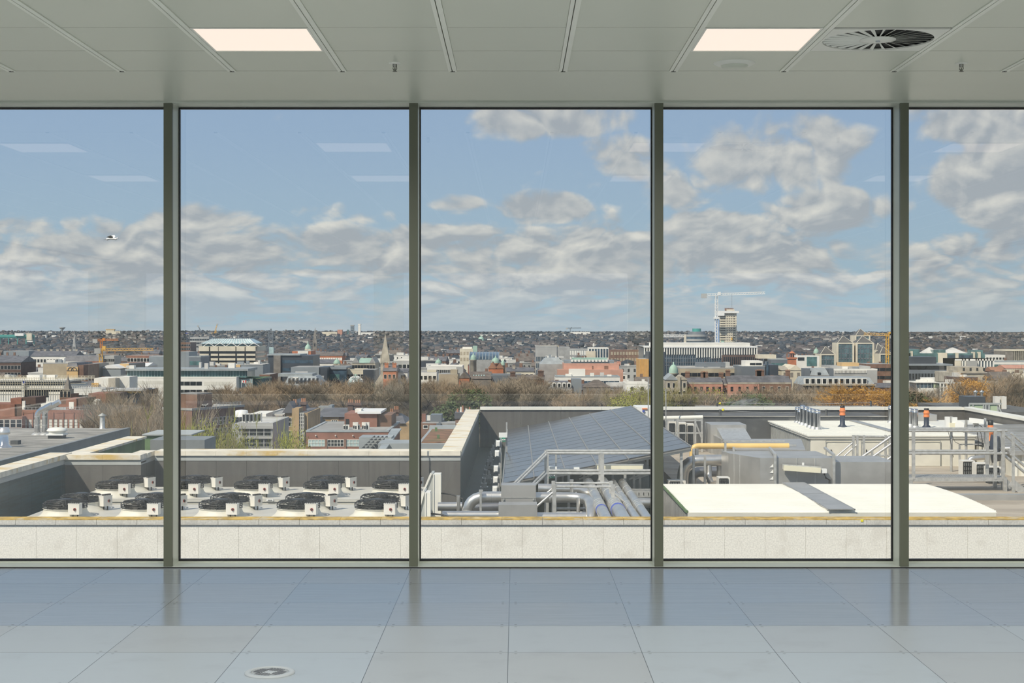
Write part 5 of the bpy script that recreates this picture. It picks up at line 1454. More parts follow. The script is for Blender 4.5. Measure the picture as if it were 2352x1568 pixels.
b = Bld('warehouse', 'plain grey shed below the teal gantry at the left edge', 8, 66, 806, 1250, 30)
b.wall(M_['clad_grey']); b.flat(M_['flat_roof'])
b = Bld('terrace', 'dark brick flats at the left frame edge below the grey shed', -30, 48, 832, 760, 24)
b.wall(M_['brick_dark']); b.gable(M_['slate'], 3); b.win(10, [b.h - 3.5, b.h - 7], 1.4, 1.8, 'glass_dark', 'concrete')
b = Bld('terrace', 'red-brick apartment block below the yellow crane jib', 292, 352, 816, 950, 22)
b.wall(M_['brick_red']); b.flat(M_['flat_roof']); b.win(8, [b.h - 4, b.h - 8], 1.8, 2.2, 'glass_dark', 'render_white')
b = Bld('grey_block', 'pale grey blank block just left of the second mullion', 342, 376, 818, 830, 20)
b.wall(M_['clad_grey']); b.flat(M_['flat_roof_pale'])
b = Bld('office_block', 'grey office slab beside the crane mast left of the second mullion', 240, 262, 817, 905, 16)
b.wall(M_['concrete']); b.win(4, [b.h - 3.5, b.h - 7, b.h - 10.5], 2.2, 1.7, 'glass_dark', 'concrete')
t = thing('gantry', 'teal steel gantry with white and cream boxes at the left frame edge', 'gantry', (PX(38, 1500), 1500, terrain(-500, 1500)))
q = MB(); q.bar(P(-20, 771, 1500), P(79, 771, 1500), 2.2); q.bar(P(-20, 775, 1500), P(79, 775, 1500), 1.0)
for x_ in (0, 20, 40, 60, 78): q.bar(P(x_, 771, 1500), P(x_, 790, 1500), .7)
q.build('frame', M_['teal_paint'], t)
MB().box(PX(36, 1500), PX(56, 1500), 1497, 1501, PZ(771, 1500), PZ(765, 1500)).build('white_box', M_['crane_white'], t)
MB().box(PX(63, 1500), PX(75, 1500), 1497, 1501, PZ(781, 1500), PZ(765, 1500)).build('cream_box', M_['render_cream'], t)

def spire_church(label, px0, ytop, ybase, d, wpx, m, tower=.45, green=False):
    w_ = PX(px0 + wpx, d) - PX(px0, d)
    t = thing('church', label, 'church', (PX(px0, d), d, terrain(PX(px0, d), d)))
    x_ = PX(px0, d); z0 = t.location.z; zb = PZ(ybase, d); zt = PZ(ytop, d); zs = zb + (zt - zb) * (.30 if not green else .5)
    MB().box(x_ - w_ / 2, x_ + w_ / 2, d, d + w_, z0, zs).build('tower', MATS[m], t)
    MB().pyramid(x_ - w_ * .5, x_ + w_ * .5, d, d + w_, zs - .01, zt, .03).build('spire', MATS[m], t)
    q = MB()
    for sx_ in (-1, 1):
        q.pyramid(x_ + sx_ * w_ * .46 - w_ * .1, x_ + sx_ * w_ * .46 + w_ * .1, d - w_ * .06, d + w_ * .14, zs - w_ * .4, zs + w_ * .9, .05)
    q.build('pinnacles', MATS[m], t)
    MB().box(x_ - w_ * .16, x_ + w_ * .16, d - .1, d + .3, zs - w_ * 1.1, zs - w_ * .3).build('louvre', M_['glass_dark'], t)
    MB().box(x_ - w_ * 1.2, x_ + w_ * 1.2, d + w_, d + w_ * 5, z0, z0 + (zb - z0) * .7).gable(x_ - w_ * 1.2, x_ + w_ * 1.2, d + w_, d + w_ * 5, z0 + (zb - z0) * .7, zb + 2, 'y').build('nave', MATS[m], t)
    FOOT.append((x_ - w_ * 2, x_ + w_ * 2, d - 5, d + w_ * 5))
    return t
spire_church('thin grey church spire rising over the dark suburbs in the left pane', 170, 762, 808, 1400, 6.5, 'stone_grey')
spire_church('tall pale stone spire right of the glass dome', 884, 767, 852, 610, 20, 'stone')
spire_church('dark gothic spire above the green copper cupola', 723, 752, 800, 1500, 9, 'stone_dark')

# ---------------------------------------------------------------- cranes
def lattice(mb, a, b, w, n, r):
    a, b = Vector(a), Vector(b)
    t_ = (b - a).normalized()
    up = Vector((0, 0, 1)) if abs(t_.z) < .9 else Vector((1, 0, 0))
    s_ = t_.cross(up).normalized() * w / 2; u_ = s_.normalized().cross(t_) * w / 2
    cs = [s_ + u_, s_ - u_, -s_ - u_, -s_ + u_]
    for c_ in cs: mb.bar(a + c_, b + c_, r * 1.5)
    for i in range(n):
        p, q = a + (b - a) * i / n, a + (b - a) * (i + 1) / n
        for j in range(4):
            c0, c1 = cs[j], cs[(j + 1) % 4]
            mb.bar(p + c0, q + c1, r) if i % 2 else mb.bar(p + c1, q + c0, r)
def crane(label, mast_px, ytop, jib0, jib1, yj0, yj1, d, m, w=2.2, r=.3, cab=True):
    x_ = PX(mast_px, d)
    t = thing('tower_crane', label, 'crane', (x_, d, terrain(x_, d)))
    q = MB(); lattice(q, (x_, d, t.location.z), (x_, d, PZ(ytop, d)), w, max(6, int((PZ(ytop, d) - t.location.z) / w / 1.2)), r); q.build('mast', MATS[m], t)
    a, b_ = P(jib0, yj0, d), P(jib1, yj1, d)
    q = MB(); lattice(q, a, b_, w * .8, max(8, int((b_ - a).length / w)), r); q.build('jib', MATS[m], t)
    q = MB(); near = a if abs(jib0 - mast_px) < abs(jib1 - mast_px) else b_
    q.box(near.x - w * 1.1, near.x + w * 1.1, d - w * .6, d + w * .6, near.z - w * 1.3, near.z + w * .5)
    q.build('counterweight', M_['concrete'], t)
    if cab: MB().box(x_ + w * .6, x_ + w * 1.7, d - w * .6, d + w * .6, PZ(ytop, d) - w * .3, PZ(ytop, d) + w).build('cab', MATS[m], t)
    return t
t = crane('tall white tower crane beside the unfinished concrete tower', 1645.5, 676, 1617, 1757, 677, 672.5, 1090, 'crane_white', 1.8, .24)
MB().bar(P(1681, 676, 1090), P(1681, 706, 1090), .15).build('hoist_rope', M_['clad_mid'], t)
MB().box(PX(1639, 1090), PX(1652, 1090), 1088, 1092, PZ(732, 1090), PZ(728, 1090)).build('collar', M_['crane_white'], t)
crane('yellow lattice crane with a level jib over the left rooftops', 232, 801, 225, 353, 803, 802, 880, 'crane_yellow', 1.7, .16)
crane('orange crane standing farther behind the yellow crane jib', 233, 781, 219, 272, 781, 780, 1250, 'crane_orange', 1.8, .18)
crane('yellow crane in front of the pyramid-roofed offices', 2038, 768, 2049, 1984, 769, 766.5, 930, 'crane_yellow', 1.6, .16)
crane('small crane on the skyline above the middle pane', 1310, 753, 1302, 1335, 753.5, 753, 5200, 'clad_mid', 3.0, .5)
crane('thin luffing crane on the skyline left of the gallery-roofed block', 457.5, 757, 463, 455, 764, 748, 5000, 'clad_mid', 2.6, .4, False)
crane('second thin luffing crane on the skyline behind the banded block', 496, 757, 493, 499, 764, 744, 5000, 'crane_yellow', 2.6, .4, False)

# ---------------------------------------------------------------- second pane
b = Bld('bank_building', 'white banded block with dark bays and a glazed roof gallery', 459, 587, 796, 900, 32)
b.wall(M_['glass_dark'], z1=b.lz(795)); 
for k, (ya, yb) in enumerate(((796, 806), (812, 817), (822.5, 827.5), (832, 837), (843, 849))):
    for xa, xb in ((459, 480), (485, 501), (504, 541), (545, 562), (566, 587)):
        g0 = 0 if k else .8
        b.box('spandrel', M_['render_cream'], xa - g0, xb + g0, ya, yb, -1.0 if k else -1.6, .1)
q = MB()
for k, (ya, yb) in enumerate(((796, 806), (812, 817), (822.5, 827.5), (832, 837))): q.box(b.x1 - .1, b.x1 + 1.0, 1, b.dep - 1, b.lz(yb), b.lz(ya))
b.add('side_spandrels', q, M_['render_cream'])
b.add('parapet', MB().box(b.x0 - .8, b.x1 + .8, -1.2, b.dep, b.lz(796), b.lz(795)), M_['render_cream'])
b.add('gallery', MB().box(b.lx(463), b.lx(583), 2, b.dep - 2, b.lz(795), b.lz(788)), M_['glass_teal'])
b.add('gallery_roof', MB().hexa([(b.lx(460), 1, b.lz(789)), (b.lx(584), 1, b.lz(789)), (b.lx(584), 30, b.lz(789)), (b.lx(460), 30, b.lz(789))], [(b.lx(482), 9, b.lz(778)), (b.lx(566), 9, b.lz(778)), (b.lx(566), 24, b.lz(778)), (b.lx(482), 24, b.lz(778))]), M_['glass_pale'])
q = MB()
for i in range(19):
    u0, u1 = 460 + 124 * i / 18, 482 + 84 * i / 18
    q.bar((b.lx(u0), .9, b.lz(789)), (b.lx(u1), 8.9, b.lz(777.6)), .28)
for i in range(5):
    u = 466 + 26 * i
    q.bar((b.lx(u), .4, b.lz(795)), (b.lx(u + 13), .6, b.lz(787)), .3); q.bar((b.lx(u + 26), .4, b.lz(795)), (b.lx(u + 13), .6, b.lz(787)), .3)
b.add('roof_ribs', q, M_['crane_white'])
b = Bld('office_block', 'blue-grey panelled block left of the white banded block', 404, 434, 808, 780, 20)
b.wall(M_['clad_grey']); b.flat(M_['flat_roof'])
b = Bld('office_block', 'grey-green glazed offices between the panelled block and the banded block', 434, 461, 820, 760, 22)
b.wall(M_['clad_mid']); b.flat(M_['flat_roof'], .5, rim=M_['lead']); b.bands([b.h - 4, b.h - 8], 2, 'glass_teal')
b = Bld('flats', 'grey slab flats behind the panelled block', 436, 480, 774, 1750, 30)
b.wall(M_['concrete']); b.win(8, [b.h - 4, b.h - 8, b.h - 12], 3, 1.8, 'glass_dark', 'concrete')
b = Bld('flats', 'brown slab flats at the left of the second pane', 408, 437, 786, 1600, 30)
b.wall(M_['brick_brown']); b.win(6, [b.h - 4, b.h - 8], 2.5, 1.8, 'glass_dark', 'concrete')
b = Bld('slate_office', 'long dark slate office with a rounded grey roof rim', 616, 719, 816, 760, 26)
b.wall(M_['clad_dark']); b.add('roof_rim', MB().box(b.lx(614), b.lx(690), -.8, b.dep, b.h, b.h + .6), M_['lead']); b.bands([b.h - 4, b.h - 8], 1.6, 'glass_blue', a=b.lx(648), b=b.x1)
b.box('stair_tower', M_['stone_dark'], 629, 645, 816, 900, -1, 6)
b = Bld('clad_block', 'orange-fronted block with a pale clad side below the banded block', 528, 604, 837, 690, 20)
b.wall(M_['timber'], x1=b.lx(552)); b.wall(M_['clad_grey'], x0=b.lx(552), y0=.3, z1=b.h - .3, name='clad_wall'); b.flat(M_['flat_roof_pale']); b.clutter(21, 4)
b = Bld('clad_block', 'big blank grey-clad box with a darker right side', 668, 733, 843, 640, 24)
b.wall(M_['clad_grey']); b.flat(M_['flat_roof']); b.box('dark_side', M_['clad_dark'], 733, 751, 843, 1000, .5, 24)  # darker colour on the right box stands in for its unlit face
b = Bld('glass_office', 'glass-walled office right of the grey-clad box', 751, 796, 845, 650, 22)
b.wall(M_['glass_blue']); b.flat(M_['flat_roof_pale'], .6, rim=M_['clad_grey']); b.bands([b.h - 5, b.h - 9, b.h - 13], 2.4, 'glass_teal', a=b.lx(755), b=b.lx(780))
b.box('slab', M_['clad_grey'], 751, 796, 843, 848, -.5, 4)
b = Bld('cream_offices', 'cream two-storey offices behind the glass dome', 796, 836, 850, 655, 18)
b.wall(M_['render_cream']); b.flat(M_['flat_roof'], .4, rim=M_['render_cream']); b.win(5, [b.h - 4], 1.6, 2.2, 'glass_dark', 'render_white', bars=(1, 2))
b = Bld('dark_block', 'black panelled box right of the cream offices', 834, 862, 849, 640, 18)
b.wall(M_['clad_dark']); b.flat(M_['flat_roof'])
t = thing('glass_dome', 'small glazed dome with white ribs above the bare trees', 'dome', (PX(815, 600), 603, G))
x_, zc_ = PX(815, 600), PZ(884, 600)
MB().lathe([(3.3, -14), (3.3, 0), (3.2, .9), (2.7, 2.0), (1.9, 2.9), (.9, 3.5), (0, 3.7)], (x_, 603, zc_), 24).build('glazing', M_['glass_pale'], t)
q = MB()
for i in range(16):
    a = 2 * math.pi * i / 16; q.tube([(x_ + r * math.cos(a), 603 + r * math.sin(a), zc_ + z_) for r, z_ in ((3.35, -2), (3.35, 0), (3.25, .9), (2.75, 2.05), (1.95, 2.95), (.9, 3.55))], .10, 4)
for r, z_ in ((3.38, 0), (2.75, 2.05), (1.9, 2.97)): q.tube([(x_ + r * math.cos(a), 603 + r * math.sin(a), zc_ + z_) for a in [2 * math.pi * i / 24 for i in range(25)]], .10, 4)
q.build('ribs', M_['crane_white'], t)
MB().lathe([(.5, 3.6), (.5, 4.1), (0, 4.4)], (x_, 603, zc_), 10).build('finial', M_['copper_green'], t)
FOOT.append((x_ - 5, x_ + 5, 596, 610))
b = Bld('mansard_block', 'grey metal mansard with slanting rooflights above the bare trees', 652, 738, 884, 585, 26)
b.wall(M_['stone_grey'])
b.add('roof', MB().hexa([(b.x0, 0, b.h), (b.x1, 0, b.h), (b.x1, 20, b.h), (b.x0, 20, b.h)], [(b.x0 + 1, 6, b.lz(864)), (b.x1 - 3, 6, b.lz(864)), (b.x1 - 3, 20, b.lz(864)), (b.x0 + 1, 20, b.lz(864))]), M_['lead'])
for i in range(8):
    u = b.lx(660 + 9.2 * i); b.add('rooflight', MB().hexa([(u, .9, b.h + .6), (u + .9, .9, b.h + .6), (u + .9, 2.6, b.h + 2.3), (u, 2.6, b.h + 2.3)], [(u + .1, .6, b.h + .9), (u + 1, .6, b.h + .9), (u + 1, 2.3, b.h + 2.6), (u + .1, 2.3, b.h + 2.6)]), M_['glass_dark'])
b.box('upper_roof', M_['lead'], 632, 712, 859, 866, 7, 20); b.box('plant', M_['render_white'], 668, 682, 867, 874, 4, 6)
b = Bld('brick_block', 'dark red-brick stair block left of the grey mansard', 596, 620, 860, 600, 20)
b.wall(M_['brick_brown']); b.flat(M_['flat_roof'])
b = Bld('white_house', 'white house with an arched window at the foot of the tall spire', 914, 936, 855, 598, 12)
b.wall(M_['render_white']); b.gable(M_['slate'], 1.5); b.win(1, [b.h - 3.6], 1.6, 2.4, 'glass_dark', 'stone', a=b.lx(922), b=b.lx(930))
b = Bld('brick_house', 'red-orange brick house with chimneys beside the tall spire', 880, 910, 852, 590, 14)
b.wall(M_['brick_orange']); b.gable(M_['slate'], 2.4); b.chimney(b.x0 + 1, 4, b.h + 1, 1.5, 2, 'brick_orange', 2); b.chimney(b.x1 - 1, 4, b.h + 1, 1.5, 2, 'brick_orange', 2)
b.win(3, [b.h - 3], 1, 1.6, 'glass_dark', 'render_white')
b = Bld('offices', 'pale grey offices with square windows left of the third mullion', 904, 944, 828, 720, 18)
b.wall(M_['concrete']); b.flat(M_['flat_roof'], .5, rim=M_['render_white']); b.win(4, [b.h - 3.6, b.h - 7.4], 2.2, 1.8, 'glass_dark', 'render_white')
b = Bld('brick_hall', 'white-ended orange brick hall below the green cupola', 671, 714, 806, 1000, 24)
b.wall(M_['brick_orange'], x1=b.lx(684)); b.wall(M_['render_white'], x0=b.lx(684), x1=b.lx(708), y0=-.3, name='white_end'); b.wall(M_['brick_orange'], x0=b.lx(708), name='brick_end'); b.flat(M_['flat_roof'])
t = thing('copper_cupola', 'small green copper cupola over the white-ended hall', 'cupola', (PX(707.5, 1040), 1040, G))
x_, zc_ = PX(707.5, 1040), PZ(801, 1040)
MB().box(x_ - 2, x_ + 2, 1038, 1042, G, zc_).build('drum', M_['render_cream'], t)
MB().lathe([(2.2, 0), (2.0, 1.6), (1.2, 2.6), (.5, 3.4), (.3, 4.6), (0, 5.4)], (x_, 1040, zc_), 12).build('dome', M_['copper_green'], t)
b = Bld('terrace', 'row of red-brick gabled houses far behind the copper cupola', 722, 786, 817, 1080, 20)
b.wall(M_['brick_orange']); b.gable(M_['slate_brown'], 2.5); b.win(12, [b.h - 3.2], 1.2, 1.8, 'render_white', 'render_white')
b = Bld('terrace', 'white houses with grey roofs left of the pale green dome', 724, 766, 834, 800, 18)
b.wall(M_['render_white']); b.gable(M_['slate'], 2.0); b.win(9, [b.h - 3.4], 1.1, 2, 'glass_dark', 'stone')
t = thing('copper_cupola', 'pale green copper dome among the roofs left of the tall spire', 'cupola', (PX(774, 790), 790, G))
x_, zc_ = PX(774, 790), PZ(835, 790)
MB().box(x_ - 1.6, x_ + 1.6, 788.4, 791.6, G, zc_).build('drum', M_['stone'], t)
MB().lathe([(1.9, 0), (1.8, .8), (1.2, 1.8), (.4, 2.3), (.15, 3.0), (0, 3.2)], (x_, 790, zc_), 14).build('dome', M_['copper_green'], t)
b = Bld('arcade', 'stone building with green copper roof pavilions left of the tall spire', 808, 862, 833, 780, 22)
b.wall(M_['stone']); b.gable(M_['copper_green'], 2.2, z=b.h, x0=b.lx(824), x1=b.lx(852)); b.gable(M_['stone_grey'], 3, 'y', x0=b.lx(810), x1=b.lx(824)); b.gable(M_['stone_grey'], 3, 'y', x0=b.lx(850), x1=b.lx(861))
b.win(8, [b.h - 3.2], 1.4, 2, 'glass_dark', 'stone')
b = Bld('scaffold_tower', 'dark scaffolded tower rising beside the banded block', 615, 627, 762, 1350, 6, cat='tower')
q = MB(); lattice(q, (0, 3, 0), (0, 3, b.h), 4, 16, .35); lattice(q, (0, 3, b.h), (0, 3, b.h + 3), 1, 3, .2); b.add('scaffolding', q, M_['clad_mid'])
b.box('sheeting', M_['glass_pale'], 618, 628, 797, 812, .5, 3)

# near brick block with its shaded window front
t = thing('brick_block', 'dark brick block with white-framed windows and a satellite dish right of the second mullion', 'building', (PX(441, 205), 205, G), math.radians(61))
hb = PZ(942.5, 205) - G
MB().box(0, 11, 0, 5.2, 0, hb).build('wall', M_['brick_brown'], t, local=True)
MB().box(-.1, 11.1, -.1, .35, hb, hb + .3).box(-.1, .35, .35, 5.3, hb, hb + .3).box(10.65, 11.1, .35, 5.3, hb, hb + .3).build('parapet', M_['stone_grey'], t, local=True)
MB().box(.35, 10.65, .35, 5.0, hb - .1, hb + .1).build('roof', M_['flat_roof'], t, local=True)
MB().box(2.1, 5.2, .9, 4.6, hb, hb + 2.1).build('upper_block', M_['brick_brown'], t, local=True)
MB().box(2.05, 5.25, .85, 4.65, hb + 2.1, hb + 2.22).build('upper_roof', M_['flat_roof'], t, local=True)
wm = MB(); wm.box(-.30, .30, -.02, .02, 0, 1.0); wm.m(1)
for x_ in (-.34, .28): wm.box(x_, x_ + .06, -.06, .02, 0, 1.05)
wm.box(-.34, .34, -.06, .02, .5, .55); wm.box(-.34, .34, -.06, .02, 1.0, 1.05); wm.box(-.34, .34, -.06, .02, -.05, 0)
wme = wm.mesh('window', [M_['glass_dark'], M_['render_white']])
for r in range(3):
    for i in range(11): child('window', wme, t, (1.5 + .88 * i, -.01, hb - 2.2 - 1.55 * r))
q = MB()
for i in range(8): q.bar((5.4 + .75 * i, .3, hb + .3), (5.4 + .75 * i, .3, hb + .75), .04)
q.bar((5.4, .3, hb + .75), (10.8, .3, hb + .75), .04); q.bar((5.4, .3, hb + .55), (10.8, .3, hb + .55), .04)
q.build('railing', M_['galv'], t, local=True)
MB().lathe([(0, .08), (.16, .05), (.25, -.03), (.26, -.03), (.17, .02), (0, .04)], n=18).build('satellite_dish', M_['sign_white'], t, local=True)
o = t.children[-1]; o.location = (3.6, .7, hb + .75); o.rotation_euler = (math.radians(96), 0, math.radians(-58))
MB().bar((3.6, .75, hb), (3.6, .75, hb + .75), .05).build('dish_mast', M_['galv'], t, local=True)
FOOT.append((-60, -38, 200, 220))

# grey office with condensers, brick stair wall, yellow-brick houses, near brick hall
b = Bld('office_block', 'pale grey concrete office with roof condensers below the bare trees', 549, 626, 976, 168, 12)
b.wall(M_['concrete']); b.flat(M_['flat_roof_pale'], .25, rim=M_['concrete'])
for k, (za, zb_) in enumerate(((1000, 984), (1025, 1009))):
    b.win(4, [b.lz(za)], .72, b.lz(zb_) - b.lz(za), 'glass_dark', 'concrete', a=b.lx(556), b=b.lx(623), bars=(1, 2))
b.add('ledge', MB().box(b.x0 - .2, b.x1 + .1, -.25, 0, b.lz(984), b.lz(977)).box(b.x0, b.x1, -.2, 0, b.lz(1007), b.lz(1002)), M_['concrete'])
for i in range(5):
    x_ = b.lx(552 + 8 * i)
    o = b.add('condenser', MB().box(x_, x_ + .34, 1.2 + .3 * i, 2.0 + .3 * i, b.h + .2, b.h + 1.2), M_['isolator'])
    b.add('grille', MB().lathe([(.0, 0), (.15, 0)], (0, 0, 0), 10) if False else MB().box(x_ + .04, x_ + .30, 1.18 + .3 * i, 1.2 + .3 * i, b.h + .35, b.h + 1.1), M_['black_plastic'], parent=o)
b = Bld('plant_block', 'white rooftop plant cylinders and cabin left of the red-brick stair wall', 533, 612, 963, 186, 12)
b.wall(M_['render_white'], x0=b.lx(574)); b.flat(M_['flat_roof_pale'], .2, x0=b.lx(574))
b.wall(M_['concrete'], x1=b.lx(574), z1=b.lz(974))
for i in range(2): b.add('tank', MB().lathe([(.8, 0), (.8, .75), (.6, .85), (0, .9)], (b.lx(545 + 15 * i), 3, b.lz(974) + .75 * (1 - i)), 20), M_['crane_white'])
b.box('upper_cabin', M_['render_white'], 572, 608, 951, 963, 1, 8)
b = Bld('brick_block', 'sunlit red-brick wall with a tall strip window right of the pale concrete office', 608, 652, 954, 192, 14)
b.wall(M_['brick_red'], x1=b.lx(640)); b.wall(M_['glass_teal'], x0=b.lx(640), x1=b.lx(645), y0=.2, name='strip_window'); b.wall(M_['brick_brown'], x0=b.lx(645), name='pier'); b.flat(M_['flat_roof'], .2, rim=M_['flat_roof_pale'])
b = Bld('brick_house', 'tall yellow-brick house with twin chimney stacks and a gridded stair window', 654, 707, 948, 188, 12)
b.wall(M_['brick_yellow']); b.gable(M_['slate'], 1.4, 'y', x1=b.lx(676)); b.flat(M_['slate'])
b.wall(M_['brick_yellow'], x0=b.lx(672), x1=b.lx(688), y0=-.5, y1=3, z1=b.lz(937), name='gable_pier')
b.win(1, [b.lz(978), b.lz(1008)], .7, 1.0, 'glass_dark', 'render_white', a=b.lx(664), b=b.lx(674), bars=(2, 2))
wn = MB(); wn.box(b.lx(688), b.lx(699), -.3, .1, b.lz(1030), b.lz(948)); wn.m(1)
for i in range(4): wn.box(b.lx(688 + 3.6 * i) - .04, b.lx(688 + 3.6 * i) + .04, -.36, -.3, b.lz(1030), b.lz(948))
for i in range(11): wn.box(b.lx(688), b.lx(699), -.36, -.3, b.lz(948 + 8 * i) - .04, b.lz(948 + 8 * i) + .04)
b.add('stair_window', wn, [M_['glass_dark'], M_['render_white']])
b.chimney(b.lx(667), 4, b.lz(942), .5, b.lz(928) - b.lz(942), 'brick_dark', 2); b.chimney(b.lx(687), 4, b.lz(942), .62, b.lz(926) - b.lz(942), 'brick_dark', 3)
q = MB()
for x_ in (651, 656): q.tube([(b.lx(x_), -.1, 0), (b.lx(x_), -.1, b.lz(952))], .08, 6)
b.add('downpipes', q, M_['black_plastic'])
b = Bld('brick_house', 'yellow-brick house with a slate roof and tall chimneys behind the near brick hall', 728, 842, 957, 205, 10)
b.wall(M_['brick_yellow'], x1=b.lx(778)); b.wall(M_['brick_brown'], x0=b.lx(778), name='rear_wall'); b.gable(M_['slate'], 1.0, hip=.1)
b.win(2, [b.lz(977)], .75, .72, 'glass_dark', 'render_white', a=b.lx(726), b=b.lx(782), bars=(3, 2))
b.chimney(b.lx(799), 3.5, b.lz(950), .75, b.lz(927) - b.lz(950), 'brick_dark', 3); b.chimney(b.lx(816), 3.5, b.lz(950), .8, b.lz(928) - b.lz(950), 'brick_dark', 3)
b.box('roof_plant', M_['mesh_grey'], 718, 742, 938, 955, 6, 8); b.box('plant_box', M_['clad_grey'], 742, 750, 936, 953, 6, 9)
b = Bld('grey_annex', 'small grey annex with a white sash window left of the yellow-brick house', 704, 730, 960, 200, 8)
b.wall(M_['clad_mid']); b.flat(M_['slate']); b.win(1, [b.lz(974)], .5, .5, 'glass_pale', 'render_white', a=b.lx(716), b=b.lx(726))
b = Bld('brick_hall', 'long low red-brick hall with three wide windows and white condensers on its roof', 703, 892, 991, 160, 16)
b.wall(M_['brick_red']); b.flat(M_['flat_roof'], .12, rim=M_['lead'])
for xa, xb in ((709, 746), (753, 789), (796, 834), (842, 880)):
    b.win(1, [b.lz(1024)], b.lx(xb) - b.lx(xa), b.lz(1010) - b.lz(1024), 'glass_pale' if xa != 753 else 'glass_dark', 'render_white', a=b.lx(xa), b=b.lx(xb), bars=(5, 2))
for x_ in (749, 793, 838): b.add('pier', MB().box(b.lx(x_) - .12, b.lx(x_) + .12, -.12, 0, 0, b.lz(1008)), M_['brick_brown'])
for x_ in (726, 771, 811): b.add('wall_lamp', MB().lathe([(0, -.1), (.1, 0), (0, .1)], (b.lx(x_), -.1, b.lz(1000)), 8), M_['render_white'])
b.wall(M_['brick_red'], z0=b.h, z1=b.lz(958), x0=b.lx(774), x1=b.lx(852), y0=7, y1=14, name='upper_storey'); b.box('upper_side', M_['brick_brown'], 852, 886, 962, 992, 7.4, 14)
b.box('white_eave', M_['crane_white'], 806, 862, 953, 958, 6.6, 14); b.box('roof_box', M_['render_white'], 797, 812, 948, 957, 8, 10)
b.box('roof_door', M_['black_plastic'], 777, 785, 971, 985, 6.95, 7.05)
for i, x_ in enumerate((782, 788, 803, 809, 815, 824, 830, 835)):
    o = b.add('condenser', MB().box(b.lx(x_), b.lx(x_) + .23 + .1 * (i % 2), 2.5 + .3 * (i % 3), 3.2, b.h + .05, b.h + .55 + .25 * (i in (2, 3, 5, 6, 7))), M_['isolator'])
    b.add('grille', MB().box(b.lx(x_) + .04, b.lx(x_) + .2, 2.48 + .3 * (i % 3), 2.5 + .3 * (i % 3), b.h + .12, b.h + .45), M_['black_plastic'], parent=o)
b = Bld('brick_house', 'brick house with small slate hip roof and chimney stacks left of third mullion', 884, 945, 972, 190, 10)
b.wall(M_['brick_yellow']); b.gable(M_['slate'], 1.0, hip=.3, x1=b.lx(926)); b.chimney(b.lx(894), 4, b.lz(965), .42, b.lz(950) - b.lz(965), 'brick_yellow', 2); b.chimney(b.lx(905), 4, b.lz(965), .6, b.lz(944) - b.lz(965), 'brick_dark', 3)
# slanting zinc cover with louvre cells beside it
t = thing('zinc_canopy', 'slanting grey zinc roof cover with triangular louvres above the plant wall', 'roof cover', (PX(880, 100), 100, G))
MB().hexa([P(868, 1036, 84), P(884, 1036, 84), P(922, 986, 112), P(900, 986, 112)], [P(868, 1033, 84), P(884, 1033, 84), P(922, 983.5, 112), P(900, 983.5, 112)]).build('cover', M_['lead'], t)
q = MB()
for r in range(6):
    for c_ in range(5):
        x_, y_ = 824 + 9.5 * c_ + 6 * (5 - r) , 1002 + 6 * r
        if x_ > 868 + (1036 - y_) * .62: continue
        d_ = 96
        q.prism([(PX(x_, d_), PZ(y_ + 2.5, d_)), (PX(x_ + 8, d_), PZ(y_ + 2.5, d_)), (PX(x_ + 6, d_), PZ(y_ - 1.5, d_))], d_, d_ + .3)
q.build('louvres', M_['clad_dark'], t)
MB().box(PX(868, 90), PX(1012, 90), 90, 93, G, PZ(1018, 90)).build('base', M_['lead'], t)
MB().box(PX(826, 97), PX(900, 97), 96.6, 99, G, PZ(1003, 97)).build('louvre_wall', M_['lead'], t)

# ---------------------------------------------------------------- middle pane
b = Bld('grey_house', 'cluster of grey roof boxes and brick stacks left of the lichen wall', 964, 1012, 972, 165, 9)
b.wall(M_['brick_brown'], x1=b.lx(1002)); b.wall(M_['clad_mid'], x0=b.lx(1002), name='side'); b.flat(M_['flat_roof'])
b.box('upper_box', M_['clad_mid'], 986, 1012, 955, 973, 2, 5); b.box('stack', M_['brick_red'], 966, 975, 953, 973, 2, 3); b.box('vent', M_['isolator'], 974, 988, 957, 968, 2.2, 3)
b.win(1, [b.lz(983)], .45, .3, 'glass_dark', 'render_white', a=b.lx(970), b=b.lx(985)); b.box('annex', M_['stone_grey'], 1012, 1045, 972, 1000, 1, 4)
b = Bld('chimney_block', 'dark-topped brick chimney block just behind the lichen wall', 1046, 1086, 950, 150, 5)
b.wall(M_['brick_brown']); b.add('roof', MB().box(b.x0 - .1, b.x1 + .1, -.1, 5, b.h - .5, b.h + .1), M_['slate'])
for i, x_ in enumerate((1050, 1058, 1062, 1070, 1078)): b.add('chimney_pot', MB().lathe([(.12, 0), (.09, .3 + .15 * (i % 3)), (.1, .35 + .15 * (i % 3))], (b.lx(x_), 1.5, b.h + .1), 8), M_['render_white'] if i % 2 else M_['terracotta'])
b.win(1, [b.lz(979)], .4, .3, 'glass_dark', 'render_white', a=b.lx(1048), b=b.lx(1060))
b = Bld('sedum_roof', 'flat roof planted with red-brown sedum behind the plant wall', 958, 1042, 1019, 80, 12, cat='roof')
b.wall(M_['lead']); b.add('planting', MB().box(b.x0 + .2, b.x1 - .2, .5, 11, b.h, b.h + .06), M_['sedum']); b.add('kerb', MB().box(b.x0, b.x1, 11.3, 12, b.h - .1, b.h + .22), M_['lead'])
for x_, y_ in ((981, 9), (1000, 3)): b.add('vent', MB().box(b.lx(x_) - .07, b.lx(x_) + .07, y_, y_ + .14, b.h, b.h + .28), M_['mottled_green'])

